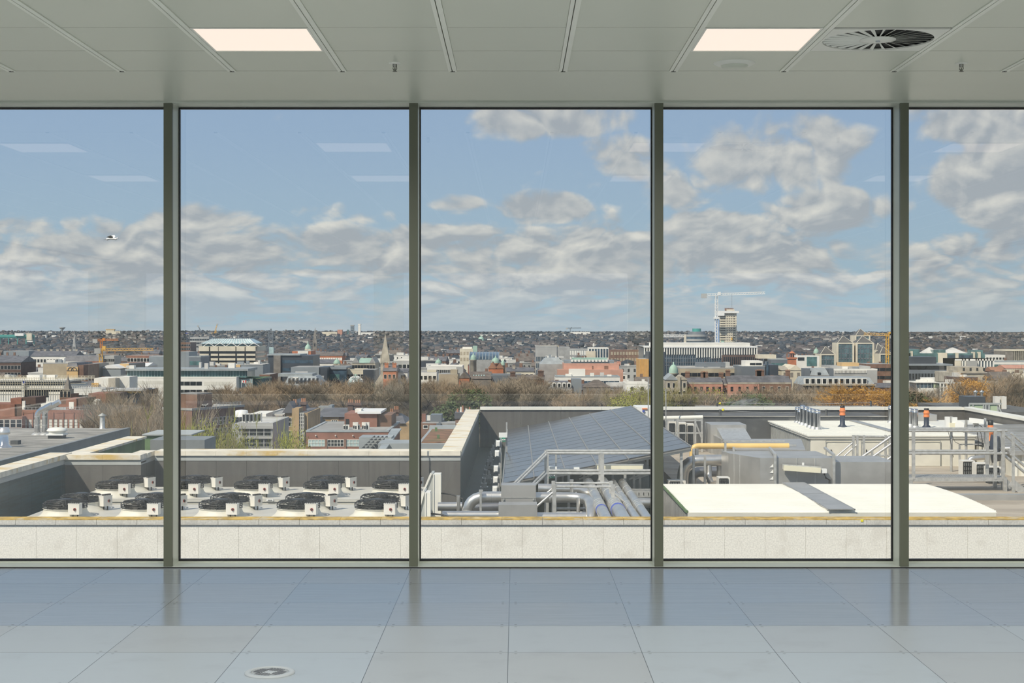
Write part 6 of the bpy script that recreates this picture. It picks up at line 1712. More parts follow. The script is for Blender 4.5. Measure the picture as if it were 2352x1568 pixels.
b = Bld('cream_block', 'cream stepped block with a teal tower in the middle distance', 1056, 1092, 801, 1000, 22)
b.wall(M_['render_cream']); b.box('upper', M_['render_white'], 1062, 1084, 797, 802, 3, 12); b.box('teal_tower', M_['copper_green'], 1086, 1096, 794, 900, -.5, 8); b.win(5, [b.h - 4, b.h - 8], 1.2, 2, 'render_tan', 'render_tan')
b = Bld('glass_hall', 'row of blue glass barrel roofs in the middle distance', 1078, 1146, 826, 860, 30)
b.wall(M_['stone_grey'])
q = MB(); nb_ = MB()
pf = [(30 * (1 - math.cos(math.pi * .5 * i / 8)) * .7, b.h + 4.2 * math.sin(math.pi * .5 * i / 8)) for i in range(9)]
q.prism(pf + [(21, b.h)], b.x0, b.x1, axis='x'); b.add('glass_roof', q, M_['glass_blue'])
for i in range(10): nb_.tube([(b.x0 + b.w * i / 9, y_ - .1, z_ + .1) for y_, z_ in pf], .22, 4)
b.add('ribs', nb_, M_['lead'])
def dome_tower(label, px0, yb, d, r, m='stone', yg=None, steps=1.0):
    x_ = PX(px0, d); z_ = PZ(yb, d)
    t = thing('copper_dome', label, 'dome', (x_, d + r, G))
    MB().lathe([(r * 1.05, G - z_), (r * 1.05, -r * .3), (r * 1.15, -r * .25), (r * 1.15, 0)], (x_, d + r, z_), 16).build('drum', MATS[m], t)
    MB().lathe([(r, 0), (r * .97, r * .5 * steps), (r * .75, r * 1.0 * steps), (r * .35, r * 1.3 * steps), (r * .16, r * 1.36 * steps), (r * .16, r * 1.7 * steps), (0, r * 1.75 * steps)], (x_, d + r, z_), 20).build('dome', M_['copper_green'], t)
    FOOT.append((x_ - r * 2, x_ + r * 2, d - 2, d + r * 2 + 2))
dome_tower('tall green copper dome on a stone turret left of the glass barrel roofs', 1087, 826, 760, 1.5, 'stone', steps=1.3)
dome_tower('squat green copper dome right of the blue glass barrel roofs', 1138, 834, 760, 2.1, 'brick_orange')
dome_tower('tiny pale dome over the roofs at the left of the middle pane', 1006.5, 836, 900, 2.0, 'render_cream')
dome_tower('large mint green dome right of the third mullion', 1548, 857, 600, 1.9, 'stone', steps=1.35)
b = Bld('baroque_house', 'ornate stone gabled house below the mint green dome', 1530, 1578, 872, 572, 14)
b.wall(M_['stone']); b.gable(M_['lead'], 2.2, 'y', x1=b.lx(1556)); b.gable(M_['stone'], 1.6, 'y', x0=b.lx(1558), x1=b.lx(1577)); b.win(4, [b.h - 3, b.h - 6], .9, 1.8, 'glass_dark', 'render_white'); b.box('turret', M_['stone'], 1556, 1562, 864, 900, -.8, .8)
dome_tower('little green dome behind the white block near the pyramid offices', 1876, 811, 1020, 1.9, 'stone', steps=1.2)
dome_tower('pale green temple dome on the far hillside', 1105, 782, 3000, 6.0, 'render_cream')
dome_tower('grey-green turret dome near the brick gables', 1155, 838, 700, 1.0, 'stone', steps=1.6)
b = Bld('white_offices', 'white offices with a dark window row at the left of the middle pane', 981, 1062, 842, 690, 20)
b.wall(M_['render_white']); b.flat(M_['flat_roof_pale'], .5, rim=M_['render_white']); b.win(11, [b.h - 3.0], 1.2, 1.6, 'glass_dark', 'render_white', a=b.lx(996), b=b.lx(1046))
b.box('grey_end', M_['concrete'], 1048, 1064, 842, 900, -.4, 10)
b = Bld('white_house', 'low white building below the white offices', 962, 1003, 855, 640, 16)
b.wall(M_['render_white']); b.flat(M_['flat_roof']); b.box('rear', M_['render_cream'], 980, 1001, 850, 856, 4, 12); b.win(4, [b.h - 3], 1.2, 1.5, 'glass_dark', 'stone')
b = Bld('tan_block', 'plain tan block below the white offices', 1008, 1052, 859, 622, 18)
b.wall(M_['render_tan']); b.flat(M_['flat_roof']); b.box('tower', M_['render_tan'], 1034, 1050, 849, 860, 2, 10)
b = Bld('gabled_house', 'orange-red gable wall among brown slate roofs', 1054, 1078, 868, 605, 14)
b.wall(M_['brick_orange']); b.gable(M_['slate_brown'], 2.6, 'y')
b = Bld('gabled_house', 'brown slate roof with rooflights right of the orange gable', 1080, 1127, 870, 612, 16)
b.wall(M_['stone_dark']); b.gable(M_['slate_brown'], 2.8); 
for i in range(5): b.add('rooflight', MB().box(b.lx(1086 + 6 * i), b.lx(1089 + 6 * i), 3.2, 4.2, b.h + 1.2, b.h + 1.6), M_['glass_pale'])
b = Bld('gabled_house', 'orange tiled double gable near the squat copper dome', 1122, 1156, 846, 690, 18)
b.wall(M_['brick_orange']); b.gable(M_['terracotta'], 3, 'y', x1=b.lx(1140)); b.gable(M_['terracotta'], 2.4, 'y', x0=b.lx(1140))
b = Bld('shed', 'long dark blue-grey flat roof left of the brown tree crowns', 1127, 1198, 862, 615, 18)
b.wall(M_['clad_mid']); b.flat(M_['slate'], .3, rim=M_['clad_grey'])
b = Bld('brick_house', 'dark brick house block with chimneys at both ends', 1172, 1250, 871, 590, 16)
b.wall(M_['brick_brown']); b.gable(M_['slate_brown'], 1.6); b.win(6, [b.h - 3], 1, 1.6, 'glass_dark', 'render_white'); b.chimney(b.x0 + 1, 5, b.h, 2, 2.6, 'brick_dark', 4); b.chimney(b.x1 - 1.2, 5, b.h, 2.2, 3.2, 'brick_dark', 4)
b = Bld('white_house', 'pale painted house with dark chimneys behind the dark brick block', 1164, 1226, 853, 650, 14)
b.wall(M_['render_cream']); b.gable(M_['slate'], 1.6); b.win(6, [b.h - 2.6], 1.1, 1.5, 'glass_dark', 'render_white'); b.chimney(b.lx(1180), 5, b.h + .4, 1.2, 2, 'stone', 2)
b = Bld('office_block', 'grey gridded office block with a blank pale side in the middle pane', 1231, 1279, 797, 900, 32)
b.wall(M_['concrete']); b.flat(M_['flat_roof'], .8, rim=M_['concrete'])
b.win(14, [b.h - 8.5, b.h - 12.5, b.h - 16.5], .58, 2.8, 'glass_blue', 'concrete'); b.box('top_storey', M_['render_tan'], 1238, 1284, 794, 797, 2, 20)
b.box('side_wing', M_['stone_grey'], 1279, 1309, 797, 900, .5, 30); b.add('mast', MB().bar((b.lx(1239), 6, b.h), (b.lx(1239), 6, b.h + 4), .3), M_['clad_mid'])
b = Bld('mansard_block', 'grey roofscape of curved dormers below the gridded office block', 1240, 1300, 836, 720, 24)
b.wall(M_['stone_grey']); b.mansard(M_['lead'], 3, 3); b.clutter(31, 6, b.h + 3, hh=(.5, 1.6))
b = Bld('flats', 'white and grey flats with coloured bays right of the gridded office block', 1308, 1362, 801, 1250, 20)
b.wall(M_['concrete']); b.win(10, [b.h - 5, b.h - 10], 2.0, 3.6, 'render_white', 'glass_blue')
b = Bld('flats', 'white-framed apartment block left of the dark brick flats', 1352, 1398, 798, 1200, 20)
b.wall(M_['render_white']); b.win(7, [b.h - 8], 1.6, 7, 'glass_blue', 'render_white'); b.box('low_wing', M_['render_cream'], 1346, 1368, 806, 900, -1, 6)
b = Bld('flats', 'row of brown brick flats behind the salmon building', 1402, 1470, 803, 1180, 20)
b.wall(M_['brick_brown']); b.win(10, [b.h - 4, b.h - 9], 1.6, 2.4, 'render_tan', 'brick_brown')
b = Bld('salmon_block', 'large stepped salmon-pink brick building in the middle pane', 1295, 1422, 837, 700, 28)
b.wall(M_['brick_salmon']); b.flat(M_['flat_roof'], .6, rim=M_['brick_salmon'])
b.box('lower_step', M_['brick_salmon'], 1280, 1430, 848, 1000, -4, 4); b.box('roof_range', M_['clad_grey'], 1298, 1412, 828, 837, 4, 22); b.box('roof_range', M_['copper_green'], 1318, 1398, 823, 829, 8, 24)
q = MB()
for i in range(11): q.box(b.lx(1312 + 8 * i), b.lx(1317 + 8 * i), 3, 5, b.lz(831), b.lz(826))
b.add('rooflights', q, M_['render_white']); b.box('niche', M_['brick_brown'], 1388, 1397, 840, 848, -.1, .2); b.box('niche', M_['brick_brown'], 1360, 1363, 840, 848, -.1, .2)
b.box('right_tower', M_['brick_pink'], 1418, 1426, 830, 840, 2, 6)
b = Bld('white_offices', 'long low white offices with ribbon windows below the salmon building', 1276, 1424, 866, 635, 18)
b.wall(M_['render_white']); b.flat(M_['lead'], .4, rim=M_['lead']); b.bands([b.h - 3.2, b.h - 7], 1.6, 'glass_blue'); b.box('cabin', M_['render_white'], 1308, 1345, 848, 866, 3, 9); b.clutter(41, 4)
b = Bld('mansard_house', 'grey mansard house with a row of arched white dormers', 1256, 1314, 890, 570, 16)
b.wall(M_['stone_grey']); b.mansard(M_['slate'], b.lz(877) - b.h, 1.2)
for i in range(5):
    x_ = b.lx(1262 + 11.3 * i)
    o = b.add('dormer', MB().box(x_ - .75, x_ + .75, -.3, 1.2, b.h + .1, b.h + 1.5).prism([(x_ + .75 * math.cos(a), b.h + 1.5 + .5 * math.sin(a)) for a in [math.pi * k / 8 for k in range(9)]], -.3, 1.2), M_['render_white'])
    b.add('pane', MB().box(x_ - .45, x_ + .45, -.36, -.28, b.h + .25, b.h + 1.5), M_['glass_dark'], parent=o)
b.box('end_wall', M_['clad_grey'], 1314, 1336, 870, 1000, 1, 12)
b = Bld('hip_house', 'green-brown hipped roof behind the bare trees of the middle pane', 1342, 1402, 889, 560, 14)
b.wall(M_['stone_dark']); b.gable(M_['slate_brown'], 2.6, hip=.42)
b = Bld('white_house', 'white stucco house with two arched windows left of the third mullion', 1437, 1490, 882, 545, 14)
b.wall(M_['render_white']); b.flat(M_['slate'], .6, rim=M_['render_white'])
for x_ in (1452, 1475):
    b.add('arched_window', MB().box(b.lx(x_) - .7, b.lx(x_) + .7, -.06, .05, b.lz(897), b.lz(892)).prism([(b.lx(x_) + .7 * math.cos(a), b.lz(892) + .7 * math.sin(a)) for a in [math.pi * k / 8 for k in range(9)]], -.06, .05), M_['glass_dark'])
b.win(2, [b.lz(909)], .9, 1.4, 'glass_dark', 'render_white'); b.add('cornice', MB().box(b.x0 - .2, b.x1 + .2, -.3, .1, b.lz(903.5), b.lz(901.5)), M_['render_white'])
b.box('chimney', M_['render_white'], 1441, 1446, 873, 883, 4, 6); b.box('chimney', M_['render_white'], 1477, 1483, 872, 883, 4, 6)
b = Bld('gold_block', 'gold-clad block beside the dark blue building left of the third mullion', 1469, 1490, 824, 720, 20)
b.wall(M_['gold_clad']); b.flat(M_['flat_roof']); q = MB()
for i in range(8): q.box(b.x0 + b.w * i / 8, b.x0 + b.w * i / 8 + .15, -.15, 0, 0, b.h)
b.add('fins', q, M_['timber'])
b.box('dark_neighbour', M_['clad_dark'], 1490, 1528, 808, 1000, 1, 20)

# ---------------------------------------------------------------- fourth pane
b = Bld('white_offices', 'large white-finned office with a dark glazed lower half in the fourth pane', 1478, 1738, 796, 850, 34)
b.wall(M_['glass_blue'], z1=b.lz(814)); b.wall(M_['glass_blue'], z0=b.lz(814), y0=.6, name='upper_glazing')
b.box('white_attic', M_['render_white'], 1500, 1722, 787, 797, -.8, 26); b.box('roof_slab', M_['crane_white'], 1478, 1739, 795, 798, -1.2, 34)
q = MB()
for i in range(46):
    u = 1480 + 258 * i / 45; q.box(b.lx(u) - .28, b.lx(u) + .28, -.9, .2, b.lz(814) if u > 1660 or u < 1600 else b.lz(820 + (u % 3)), b.lz(797))
b.add('fins', q, M_['render_white'])
q = MB()
for i in range(34):
    u = 1482 + 180 * i / 33; q.box(b.lx(u) - .2, b.lx(u) + .2, -.3, .05, 0, b.lz(814))
for y_ in (815, 823, 831, 839): q.box(b.x0, b.x1, -.25, .05, b.lz(y_ + 1), b.lz(y_))
b.add('dark_grid', q, M_['clad_mid'])
b.box('maroon_wing', M_['brick_dark'], 1657, 1746, 815, 1000, -3, 10, 'dark maroon lower wing')
q = MB()
for i in range(18): q.box(b.lx(1660 + 4.8 * i), b.lx(1663 + 4.8 * i), -3.08, -2.9, b.lz(838), b.lz(819))
b.add('wing_windows', q, M_['glass_dark'])
b = Bld('round_tower', 'round banded office tower with a green roof tank behind the white-finned office', 1579, 1627, 768, 1050, 15)
r_ = b.w / 2
b.add('wall', MB().lathe([(r_, 0), (r_, b.h)], (0, r_, 0), 28), M_['glass_blue'])
for k in range(4): b.add('band', MB().lathe([(r_ + .3, 0), (r_ + .3, 1.5)], (0, r_, b.h - 1.5 - 3.2 * k), 28), M_['concrete'])
b.add('plant_ring', MB().lathe([(r_ * .85, 0), (r_ * .8, 2)], (0, r_, b.h), 20), M_['clad_mid']); b.add('roof_tank', MB().lathe([(r_ * .42, 2), (r_ * .42, 4.2)], (0, r_, b.h), 16), M_['teal_paint'])
b = Bld('unfinished_tower', 'concrete tower under construction with white protection screens beneath the white crane', 1652, 1692, 716, 1110, 14, cat='tower')
b.add('core', MB().box(b.lx(1670), b.lx(1688), 2, 11, 0, b.lz(710)), M_['concrete_warm'])
nfl = 13
for k in range(nfl):
    z_ = b.lz(785) + (b.lz(720) - b.lz(785)) * k / (nfl - 1)
    b.add('floor_slab', MB().box(b.x0, b.x1, 0, 14, z_, z_ + 1.0), M_['render_cream'])
for i, u in enumerate((1653, 1668, 1673, 1678, 1683, 1690)): b.add('column', MB().box(b.lx(u) - .55, b.lx(u) + .55, .1, 1, 0, b.lz(720)), M_['concrete_warm'])
b.add('dark_floors', MB().box(b.x0 + .6, b.x1 - .6, 1.2, 13, 0, b.lz(722)), M_['stone_dark'])
b.add('screens', MB().box(b.lx(1649), b.lx(1697), -1.5, 15, b.lz(719), b.lz(714)).box(b.lx(1649), b.lx(1663), -1.5, 8, b.lz(725), b.lz(719)), M_['crane_white'])
b.add('blue_netting', MB().box(b.lx(1646), b.lx(1652), -.3, 8, 0, b.lz(733)), M_['blue_net'], 'blue netted hoist side')
q = MB()
for i in range(8): q.bar((b.lx(1667 + 2.6 * i), 4, b.lz(712)), (b.lx(1667 + 2.6 * i), 4, b.lz(706.5)), .5)
q.box(b.lx(1668), b.lx(1686), 3, 8, b.lz(713), b.lz(708.5)); b.add('formwork', q, M_['brick_brown'])
b.add('green_sheet', MB().box(b.lx(1656), b.lx(1663), -.6, 0, b.lz(786), b.lz(782)), M_['copper_green']); b.add('hoist', MB().box(b.lx(1679), b.lx(1683), -.6, 0, b.lz(781), b.lz(775)), M_['crane_yellow'])
t = thing('truss_bridge', 'white lattice gantry on the skyline right of the third mullion', 'gantry', (PX(1550, 1500), 1500, G))
q = MB(); lattice(q, P(1500, 771, 1500), P(1577, 771, 1500), 2.2, 22, .4); q.build('truss', M_['crane_white'], t)
MB().box(PX(1571, 1500), PX(1577, 1500), 1498, 1503, G, PZ(770, 1500)).build('pier', M_['render_cream'], t)
b = Bld('low_offices', 'long low grey-roofed building behind the pink terraces', 1562, 1706, 846, 640, 26)
b.wall(M_['render_tan']); b.flat(M_['flat_roof_pale'], .5, rim=M_['concrete']); b.bands([b.h - 3.5], 1.6, 'glass_dark'); b.box('roof_plant', M_['clad_mid'], 1604, 1672, 833, 843, 5, 12); b.box('plant_end', M_['concrete'], 1670, 1680, 832, 843, 4.8, 12)
b.bands([b.h - 7], 1.2, 'glass_teal'); b.clutter(51, 7, hh=(.4, 1.2))
b = Bld('clad_block', 'blank grey-clad box with a dark glazed side behind the brick terraces', 1703, 1757, 842, 620, 24)
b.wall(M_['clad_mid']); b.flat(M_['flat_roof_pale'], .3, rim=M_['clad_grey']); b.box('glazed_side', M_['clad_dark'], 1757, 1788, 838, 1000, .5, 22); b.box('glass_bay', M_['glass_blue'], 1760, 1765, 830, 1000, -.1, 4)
b.box('white_plant', M_['render_white'], 1716, 1756, 829, 842, 5, 16); b.bands([b.h + .6], 1, 'glass_dark', a=b.lx(1722), b=b.lx(1750))
def georgian(label, x0, x1, yr, ye, d, m, n, rows, chim, pots=4):
    b = Bld('terrace', label, x0, x1, ye, d, 12)
    b.wall(M_[m]); b.gable(M_['slate'], b.lz(yr) - b.h + 1.0, over=.1)
    b.win(n, [b.h - 2.9 - 3.2 * r for r in range(rows)], 1.0, 1.75, 'glass_dark', 'render_white' if m != 'brick_pink' else m, bars=(1, 2))
    b.add('parapet', MB().box(b.x0, b.x1, -.1, .2, b.h - .1, b.h + .5), M_['stone'])
    for c_ in chim: b.chimney(b.lx(c_), 6, b.lz(yr) + .3, 1.7, 2.6, 'brick_brown', pots)
    return b
georgian('pink brick terrace of six windows left of the gap in the row', 1576, 1660, 873, 881, 575, 'brick_pink', 6, 3, (1583, 1619, 1625))
georgian('pink brick terrace right of the gap, beside the brown house', 1672, 1744, 869, 881, 575, 'brick_pink', 4, 3, (1677, 1746))
georgian('narrow recessed pink house in the gap of the terrace row', 1660, 1672, 875, 884, 578, 'brick_red', 1, 2, (1661,))
georgian('brown and ochre brick terrace with white sash windows', 1745, 1817, 869, 881, 575, 'brick_brown', 4, 3, (1749, 1756, 1816))
b = Bld('dark_palazzo', 'wide grey mansard block with a row of white-framed dormers over dark stone', 1845, 2010, 884, 560, 20)
b.wall(M_['stone_dark']); b.mansard(M_['lead'], b.lz(867) - b.h, 1.6)
for i in range(11):
    x_ = b.lx(1854 + 13.2 * i); o = b.add('dormer', MB().box(x_ - .95, x_ + .95, -.1, 2.2, b.h + .35, b.lz(869)), M_['render_white'])
    b.add('pane', MB().box(x_ - .62, x_ + .62, -.16, -.08, b.h + .6, b.lz(870)), M_['glass_dark'], parent=o)
b.add('cornice', MB().box(b.x0 - .3, b.x1 + .3, -.5, .2, b.h - .2, b.h + .3), M_['stone'])
b.win(12, [b.lz(895), b.lz(908)], 1.2, 1.5, 'glass_dark', 'stone_dark')
b = Bld('lead_pavilion', 'pale lead pavilion roof with a dark dormer above the mansard block', 1861, 1905, 862, 590, 12)
b.wall(M_['stone_dark']); b.mansard(M_['lead'], b.lz(846) - b.h, 1.3); b.add('dormer', MB().box(b.lx(1878), b.lx(1885), -.05, 1.5, b.h + .2, b.h + 1.2), M_['glass_dark']); b.box('dark_wing', M_['clad_mid'], 1849, 1862, 846, 900, 1, 8); b.box('dark_wing', M_['clad_mid'], 1905, 1916, 846, 900, 1, 8)
b = Bld('flat_offices', 'long flat grey roofs with a white parapet right of the lead pavilion', 1914, 2015, 850, 610, 30)
b.wall(M_['concrete']); b.flat(M_['flat_roof_pale'], .6, rim=M_['render_white']); b.box('upper', M_['concrete'], 1916, 2010, 842, 850, 8, 26); b.box('timber_box', M_['timber'], 1946, 1986, 834, 842, 10, 20); b.clutter(61, 6, hh=(.5, 1.5))
q = MB()
for i in range(24): q.bar((b.lx(1918 + 3.1 * i), -.2, b.h - 1.2), (b.lx(1918 + 3.1 * i), -.2, b.h), .25)
b.add('balustrade', q, M_['render_white'])
b = Bld('brick_block', 'brown brick block at the right of the fourth pane', 1990, 2050, 836, 640, 20)
b.wall(M_['brick_brown']); b.flat(M_['flat_roof']); b.bands([b.h - 3, b.h - 6.4], 1.4, 'glass_dark'); b.box('white_low', M_['render_white'], 2025, 2052, 873, 883, -8, -2)
b = Bld('terrace', 'brown brick terrace at the foot of the rightmost mullion', 2010, 2060, 890, 575, 12)
b.wall(M_['brick_brown']); b.gable(M_['slate'], 1.6); b.win(4, [b.h - 3, b.h - 6.2], 1.1, 1.7, 'glass_dark', 'render_white')
b = Bld('gabled_church', 'cream gabled church front right of the dark glazed block', 1795, 1842, 850, 630, 24, cat='church')
b.wall(M_['render_cream']); b.gable(M_['render_cream'], b.lz(838) - b.h, 'y', x0=b.lx(1812), x1=b.lx(1842)); b.gable(M_['stone'], 1.6, x1=b.lx(1812)); b.win(3, [b.h - 3], 1.2, 2, 'stone_dark', 'render_cream')
b = Bld('bell_tower', 'red-brick bell tower with a small lantern in the fourth pane', 1812, 1829, 822, 720, 4, cat='tower')
b.wall(M_['brick_orange']); b.add('cornice', MB().box(b.x0 - .4, b.x1 + .4, -.4, 4.4, b.h - .4, b.h + .3), M_['brick_orange'])
b.add('lantern', MB().box(b.lx(1816), b.lx(1825), .8, 3, b.h, b.lz(811)), M_['brick_red']); b.add('lantern_roof', MB().pyramid(b.lx(1814), b.lx(1827), .4, 3.4, b.lz(811), b.lz(805.5), .05), M_['brick_orange'])
for x_ in (1818, 1823): b.add('opening', MB().box(b.lx(x_) - .25, b.lx(x_) + .25, .7, .85, b.h + .6, b.lz(813)), M_['glass_dark'])
b = Bld('white_offices', 'small white offices with a glazed middle near the bell tower', 1828, 1882, 817, 900, 20)
b.wall(M_['render_white']); b.flat(M_['flat_roof_pale']); b.box('glazing', M_['glass_teal'], 1853, 1876, 819, 840, -.2, 1); b.win(1, [b.lz(828)], 4, 2, 'glass_dark', 'render_white', a=b.lx(1834), b=b.lx(1846))
b = Bld('glass_offices', 'low green-glass offices left of the bell tower', 1770, 1812, 826, 820, 24)
b.wall(M_['clad_mid']); b.flat(M_['flat_roof'], .5, rim=M_['lead']); b.bands([b.h - 4, b.h - 8], 2.2, 'glass_teal'); b.box('pale_roof', M_['render_cream'], 1748, 1790, 815, 824, 10, 20)
def pyramid_block(label, x0, x1, ytop, yapex, d, frame_px=4):
    b = Bld('pyramid_office', label, x0, x1, ytop, d, 16)
    b.wall(M_['glass_office'], x0=b.x0 + 1, x1=b.x1 - 1, z1=b.h - .8, y0=.6); fr = MB()
    w_ = PX(x0 + frame_px, d) - PX(x0, d)
    fr.box(b.x0, b.x0 + w_, 0, 15, 0, b.h); fr.box(b.x1 - w_, b.x1, 0, 15, 0, b.h); fr.box(b.x0 + w_, b.x1 - w_, 0, 15, b.h - w_ * .6, b.h)
    b.add('stone_frame', fr, M_['render_cream'])
    q = MB(); n = 5
    for k in range(1, 7): q.box(b.x0 + w_, b.x1 - w_, .45, .62, b.h - 3.4 * k - .5, b.h - 3.4 * k)
    for i in range(1, n): q.box(b.x0 + w_ + (b.w - 2 * w_) * i / n - .12, b.x0 + w_ + (b.w - 2 * w_) * i / n + .12, .45, .62, 0, b.h - 1)
    b.add('glazing_bars', q, M_['clad_mid'])
    b.add('pyramid_roof', MB().pyramid(b.x0 + .6, b.x1 - .6, .4, 15, b.h, b.lz(yapex), .04), M_['pyramid_slate'])
    q = MB(); cx_ = 0
    for (xa, ya) in ((b.x0 + .6, .4), (b.x1 - .6, .4)): q.bar((xa, ya, b.h), (0, 7.7, b.lz(yapex)), .3)
    b.add('hip_ribs', q, M_['render_cream'])
pyramid_block('left of two tall pyramid-roofed glass offices with cream stone frames', 1922, 1962, 787, 771.5, 1000)
pyramid_block('right of two tall pyramid-roofed glass offices with cream stone frames', 1966, 2008, 787, 771.5, 1000)
pyramid_block('small pyramid-roofed office left of the tall pair', 1883, 1920, 813, 796, 985)
pyramid_block('small pyramid-roofed office right of the tall pair behind the yellow crane', 2019, 2050, 812, 796, 985)
pyramid_block('rear pyramid-roofed office peeking above the tall pair', 1964, 1999, 770, 755, 1040, 3)
pyramid_block('pyramid-roofed office behind the small right one', 2010, 2034, 804, 788, 1020, 3)

# ---------------------------------------------------------------- right pane
b = Bld('dark_office', 'dark stone office with a glazed attic right of the rightmost mullion', 2080, 2186, 849, 620, 22)
b.wall(M_['clad_mid']); b.win(15, [b.lz(872)], .95, 2.6, 'glass_dark', 'clad_mid'); b.win(9, [b.lz(886)], 1.3, 1.6, 'glass_dark', 'clad_mid')
b.box('glazed_attic', M_['glass_dark'], 2080, 2186, 839, 850, .8, 18); b.box('roof_slab', M_['clad_grey'], 2080, 2188, 836, 839.5, -.6, 20); b.box('plant_screen', M_['clad_dark'], 2080, 2160, 820, 836, 6, 18)
b = Bld('glass_offices', 'green glass office group with two pale pyramid roofs in the right pane', 2092, 2262, 811, 930, 30)
b.wall(M_['glass_teal']); q = MB()
b.add('pyramid_roof', MB().pyramid(b.lx(2130), b.lx(2166), 4, 22, b.h - .5, b.lz(797.5), .05), M_['flat_roof_pale']); b.add('pyramid_roof', MB().pyramid(b.lx(2176), b.lx(2230), 4, 24, b.h - .5, b.lz(798.5), .05), M_['flat_roof_pale'])
for xa, xb, ya in ((2092, 2114, 802), (2146, 2174, 803), (2238, 2260, 804)): b.box('glass_block', M_['glass_teal'], xa, xb, ya, 840, 2, 14)
for xa, xb, ya in ((2093, 2096, 806), (2154, 2175, 810), (2194, 2201, 810), (2235, 2239, 808), (2246, 2252, 808)): b.box('stone_pier', M_['render_cream'], xa, xb, ya, 860, -.6, 4)
b.bands([b.h - 3.5, b.h - 7], 2.4, 'glass_blue', a=b.lx(2178), b=b.lx(2234))
b = Bld('white_offices', 'cream-framed office with tall window bays in the right pane', 2193, 2283, 824, 790, 22)
b.wall(M_['glass_blue'], y0=.5); b.wall(M_['render_cream'], x1=b.lx(2208), name='end_wall'); b.add('attic', MB().box(b.x0, b.x1, -.1, 22, b.h - .9, b.h), M_['render_white'])
q = MB()
for u in (2211, 2217, 2226, 2242, 2247, 2254, 2261, 2268, 2275, 2282): q.box(b.lx(u) - .35, b.lx(u) + .35, -.1, .8, 0, b.h)
b.add('piers', q, M_['render_white']); b.box('low_front', M_['concrete'], 2219, 2242, 828, 900, -2, 0)
b = Bld('white_offices', 'long white ribbon-windowed offices at the right frame edge', 2282, 2400, 831, 800, 20)
b.wall(M_['render_white']); b.flat(M_['lead'], .4, rim=M_['lead']); b.bands([b.h - 3.2, b.h - 7.2], 1.9, 'glass_teal')
b = Bld('brown_slab', 'dark brown slab with pale vertical columns at the right frame edge', 2309, 2400, 806, 1000, 24)
b.wall(M_['stone_dark'], x1=b.lx(2327)); b.wall(M_['glass_dark'], x0=b.lx(2327), y0=.6, name='recess'); b.add('roof_edge', MB().box(b.x0, b.x1, -.4, 24, b.h, b.h + .9), M_['render_cream'])
q = MB()
for i in range(12): q.box(b.lx(2329 + 4.5 * i), b.lx(2330.4 + 4.5 * i), -.1, .6, 0, b.h)
b.add('columns', q, M_['stone'])
b = Bld('white_block', 'low white block below the dark brown slab', 2264, 2309, 815, 960, 16)
b.wall(M_['render_white']); b.flat(M_['flat_roof_pale']); b.win(6, [b.h - 3], 1.4, 1.4, 'glass_dark', 'render_white')
b = Bld('pink_house', 'pale pink house row at the right frame edge', 2311, 2400, 846, 720, 16)
b.wall(M_['render_cream']); b.gable(M_['brick_pink'], 1.6); b.win(8, [b.h - 3], 1, 1.5, 'glass_dark', 'render_white')
b = Bld('brick_house', 'red tiled house with a white gable right of the stone bank', 2281, 2310, 853, 690, 14)
b.wall(M_['brick_red']); b.gable(M_['terracotta'], 2)
b = Bld('stone_bank', 'massive rough grey stone building with stepped top in the right pane', 2188, 2286, 866, 560, 24)
b.wall(M_['stone'], z1=b.lz(856)); b.box('upper', M_['stone'], 2206, 2268, 843, 860, 4, 18); b.box('lower_wing', M_['stone'], 2246, 2290, 872, 1000, -4, 4); b.box('turret', M_['stone'], 2190, 2200, 850, 866, 1, 6)
b.add('cornice', MB().box(b.x0 - .3, b.x1 + .3, -.4, .2, b.lz(858), b.lz(856)), M_['stone_dark']); b.win(4, [b.lz(852)], .8, 1.2, 'glass_dark', 'stone', a=b.lx(2206), b=b.lx(2268)); b.win(2, [b.lz(866)], .9, 1.4, 'glass_dark', 'stone', a=b.lx(2188), b=b.lx(2216))
b = Bld('brick_block', 'dark brown brick penthouse in front of the stone building', 2196, 2246, 866, 500, 14)
b.wall(M_['brick_dark']); b.flat(M_['flat_roof']); b.clutter(71, 3)
b = Bld('glazed_rooms', 'white-framed glazed roof terrace with seven bays', 2160, 2214, 878, 470, 8)
b.wall(M_['glass_dark'], y0=.5); q = MB()
for i in range(8): q.box(b.x0 + b.w * i / 7 - .14, b.x0 + b.w * i / 7 + .14, -.1, .5, 0, b.h)
q.box(b.x0 - .1, b.x1 + .1, -.2, 8, b.h - .3, b.h); q.box(b.x0, b.x1, -.1, .4, b.lz(889), b.lz(888)); b.add('white_frame', q, M_['render_white'])
for i in range(5): b.add('chair_stack', MB().box(b.lx(2176 + 4 * i), b.lx(2178.5 + 4 * i), 2, 2.4, b.h, b.h + .9), M_['render_white'])
b = Bld('glazed_rooms', 'grey-framed glazed roof rooms with planting below the dark stone office', 2104, 2156, 879, 475, 8)
b.wall(M_['glass_blue']); b.box('green_bay', M_['green_panel'], 2144, 2153, 880, 890, -.1, .2); b.add('roof', MB().box(b.x0 - .4, b.x1 + .3, -.5, 8.5, b.h, b.h + .3), M_['render_white']); q = MB()
for i in range(6): q.box(b.x0 + b.w * i / 6, b.x0 + b.w * i / 6 + .2, -.1, .1, 0, b.h)
b.add('mullions', q, M_['clad_grey']); b.clutter(73, 6, hh=(.5, 1.4), m=('render_white',)); b.wall(M_['render_white'], z1=b.lz(891), y0=-.6, y1=0, x0=b.lx(2108), x1=b.lx(2160), name='parapet')
b = Bld('pale_houses', 'jumble of pale rooftops with satellite boxes at the right edge below the pink houses', 2286, 2400, 872, 520, 14)
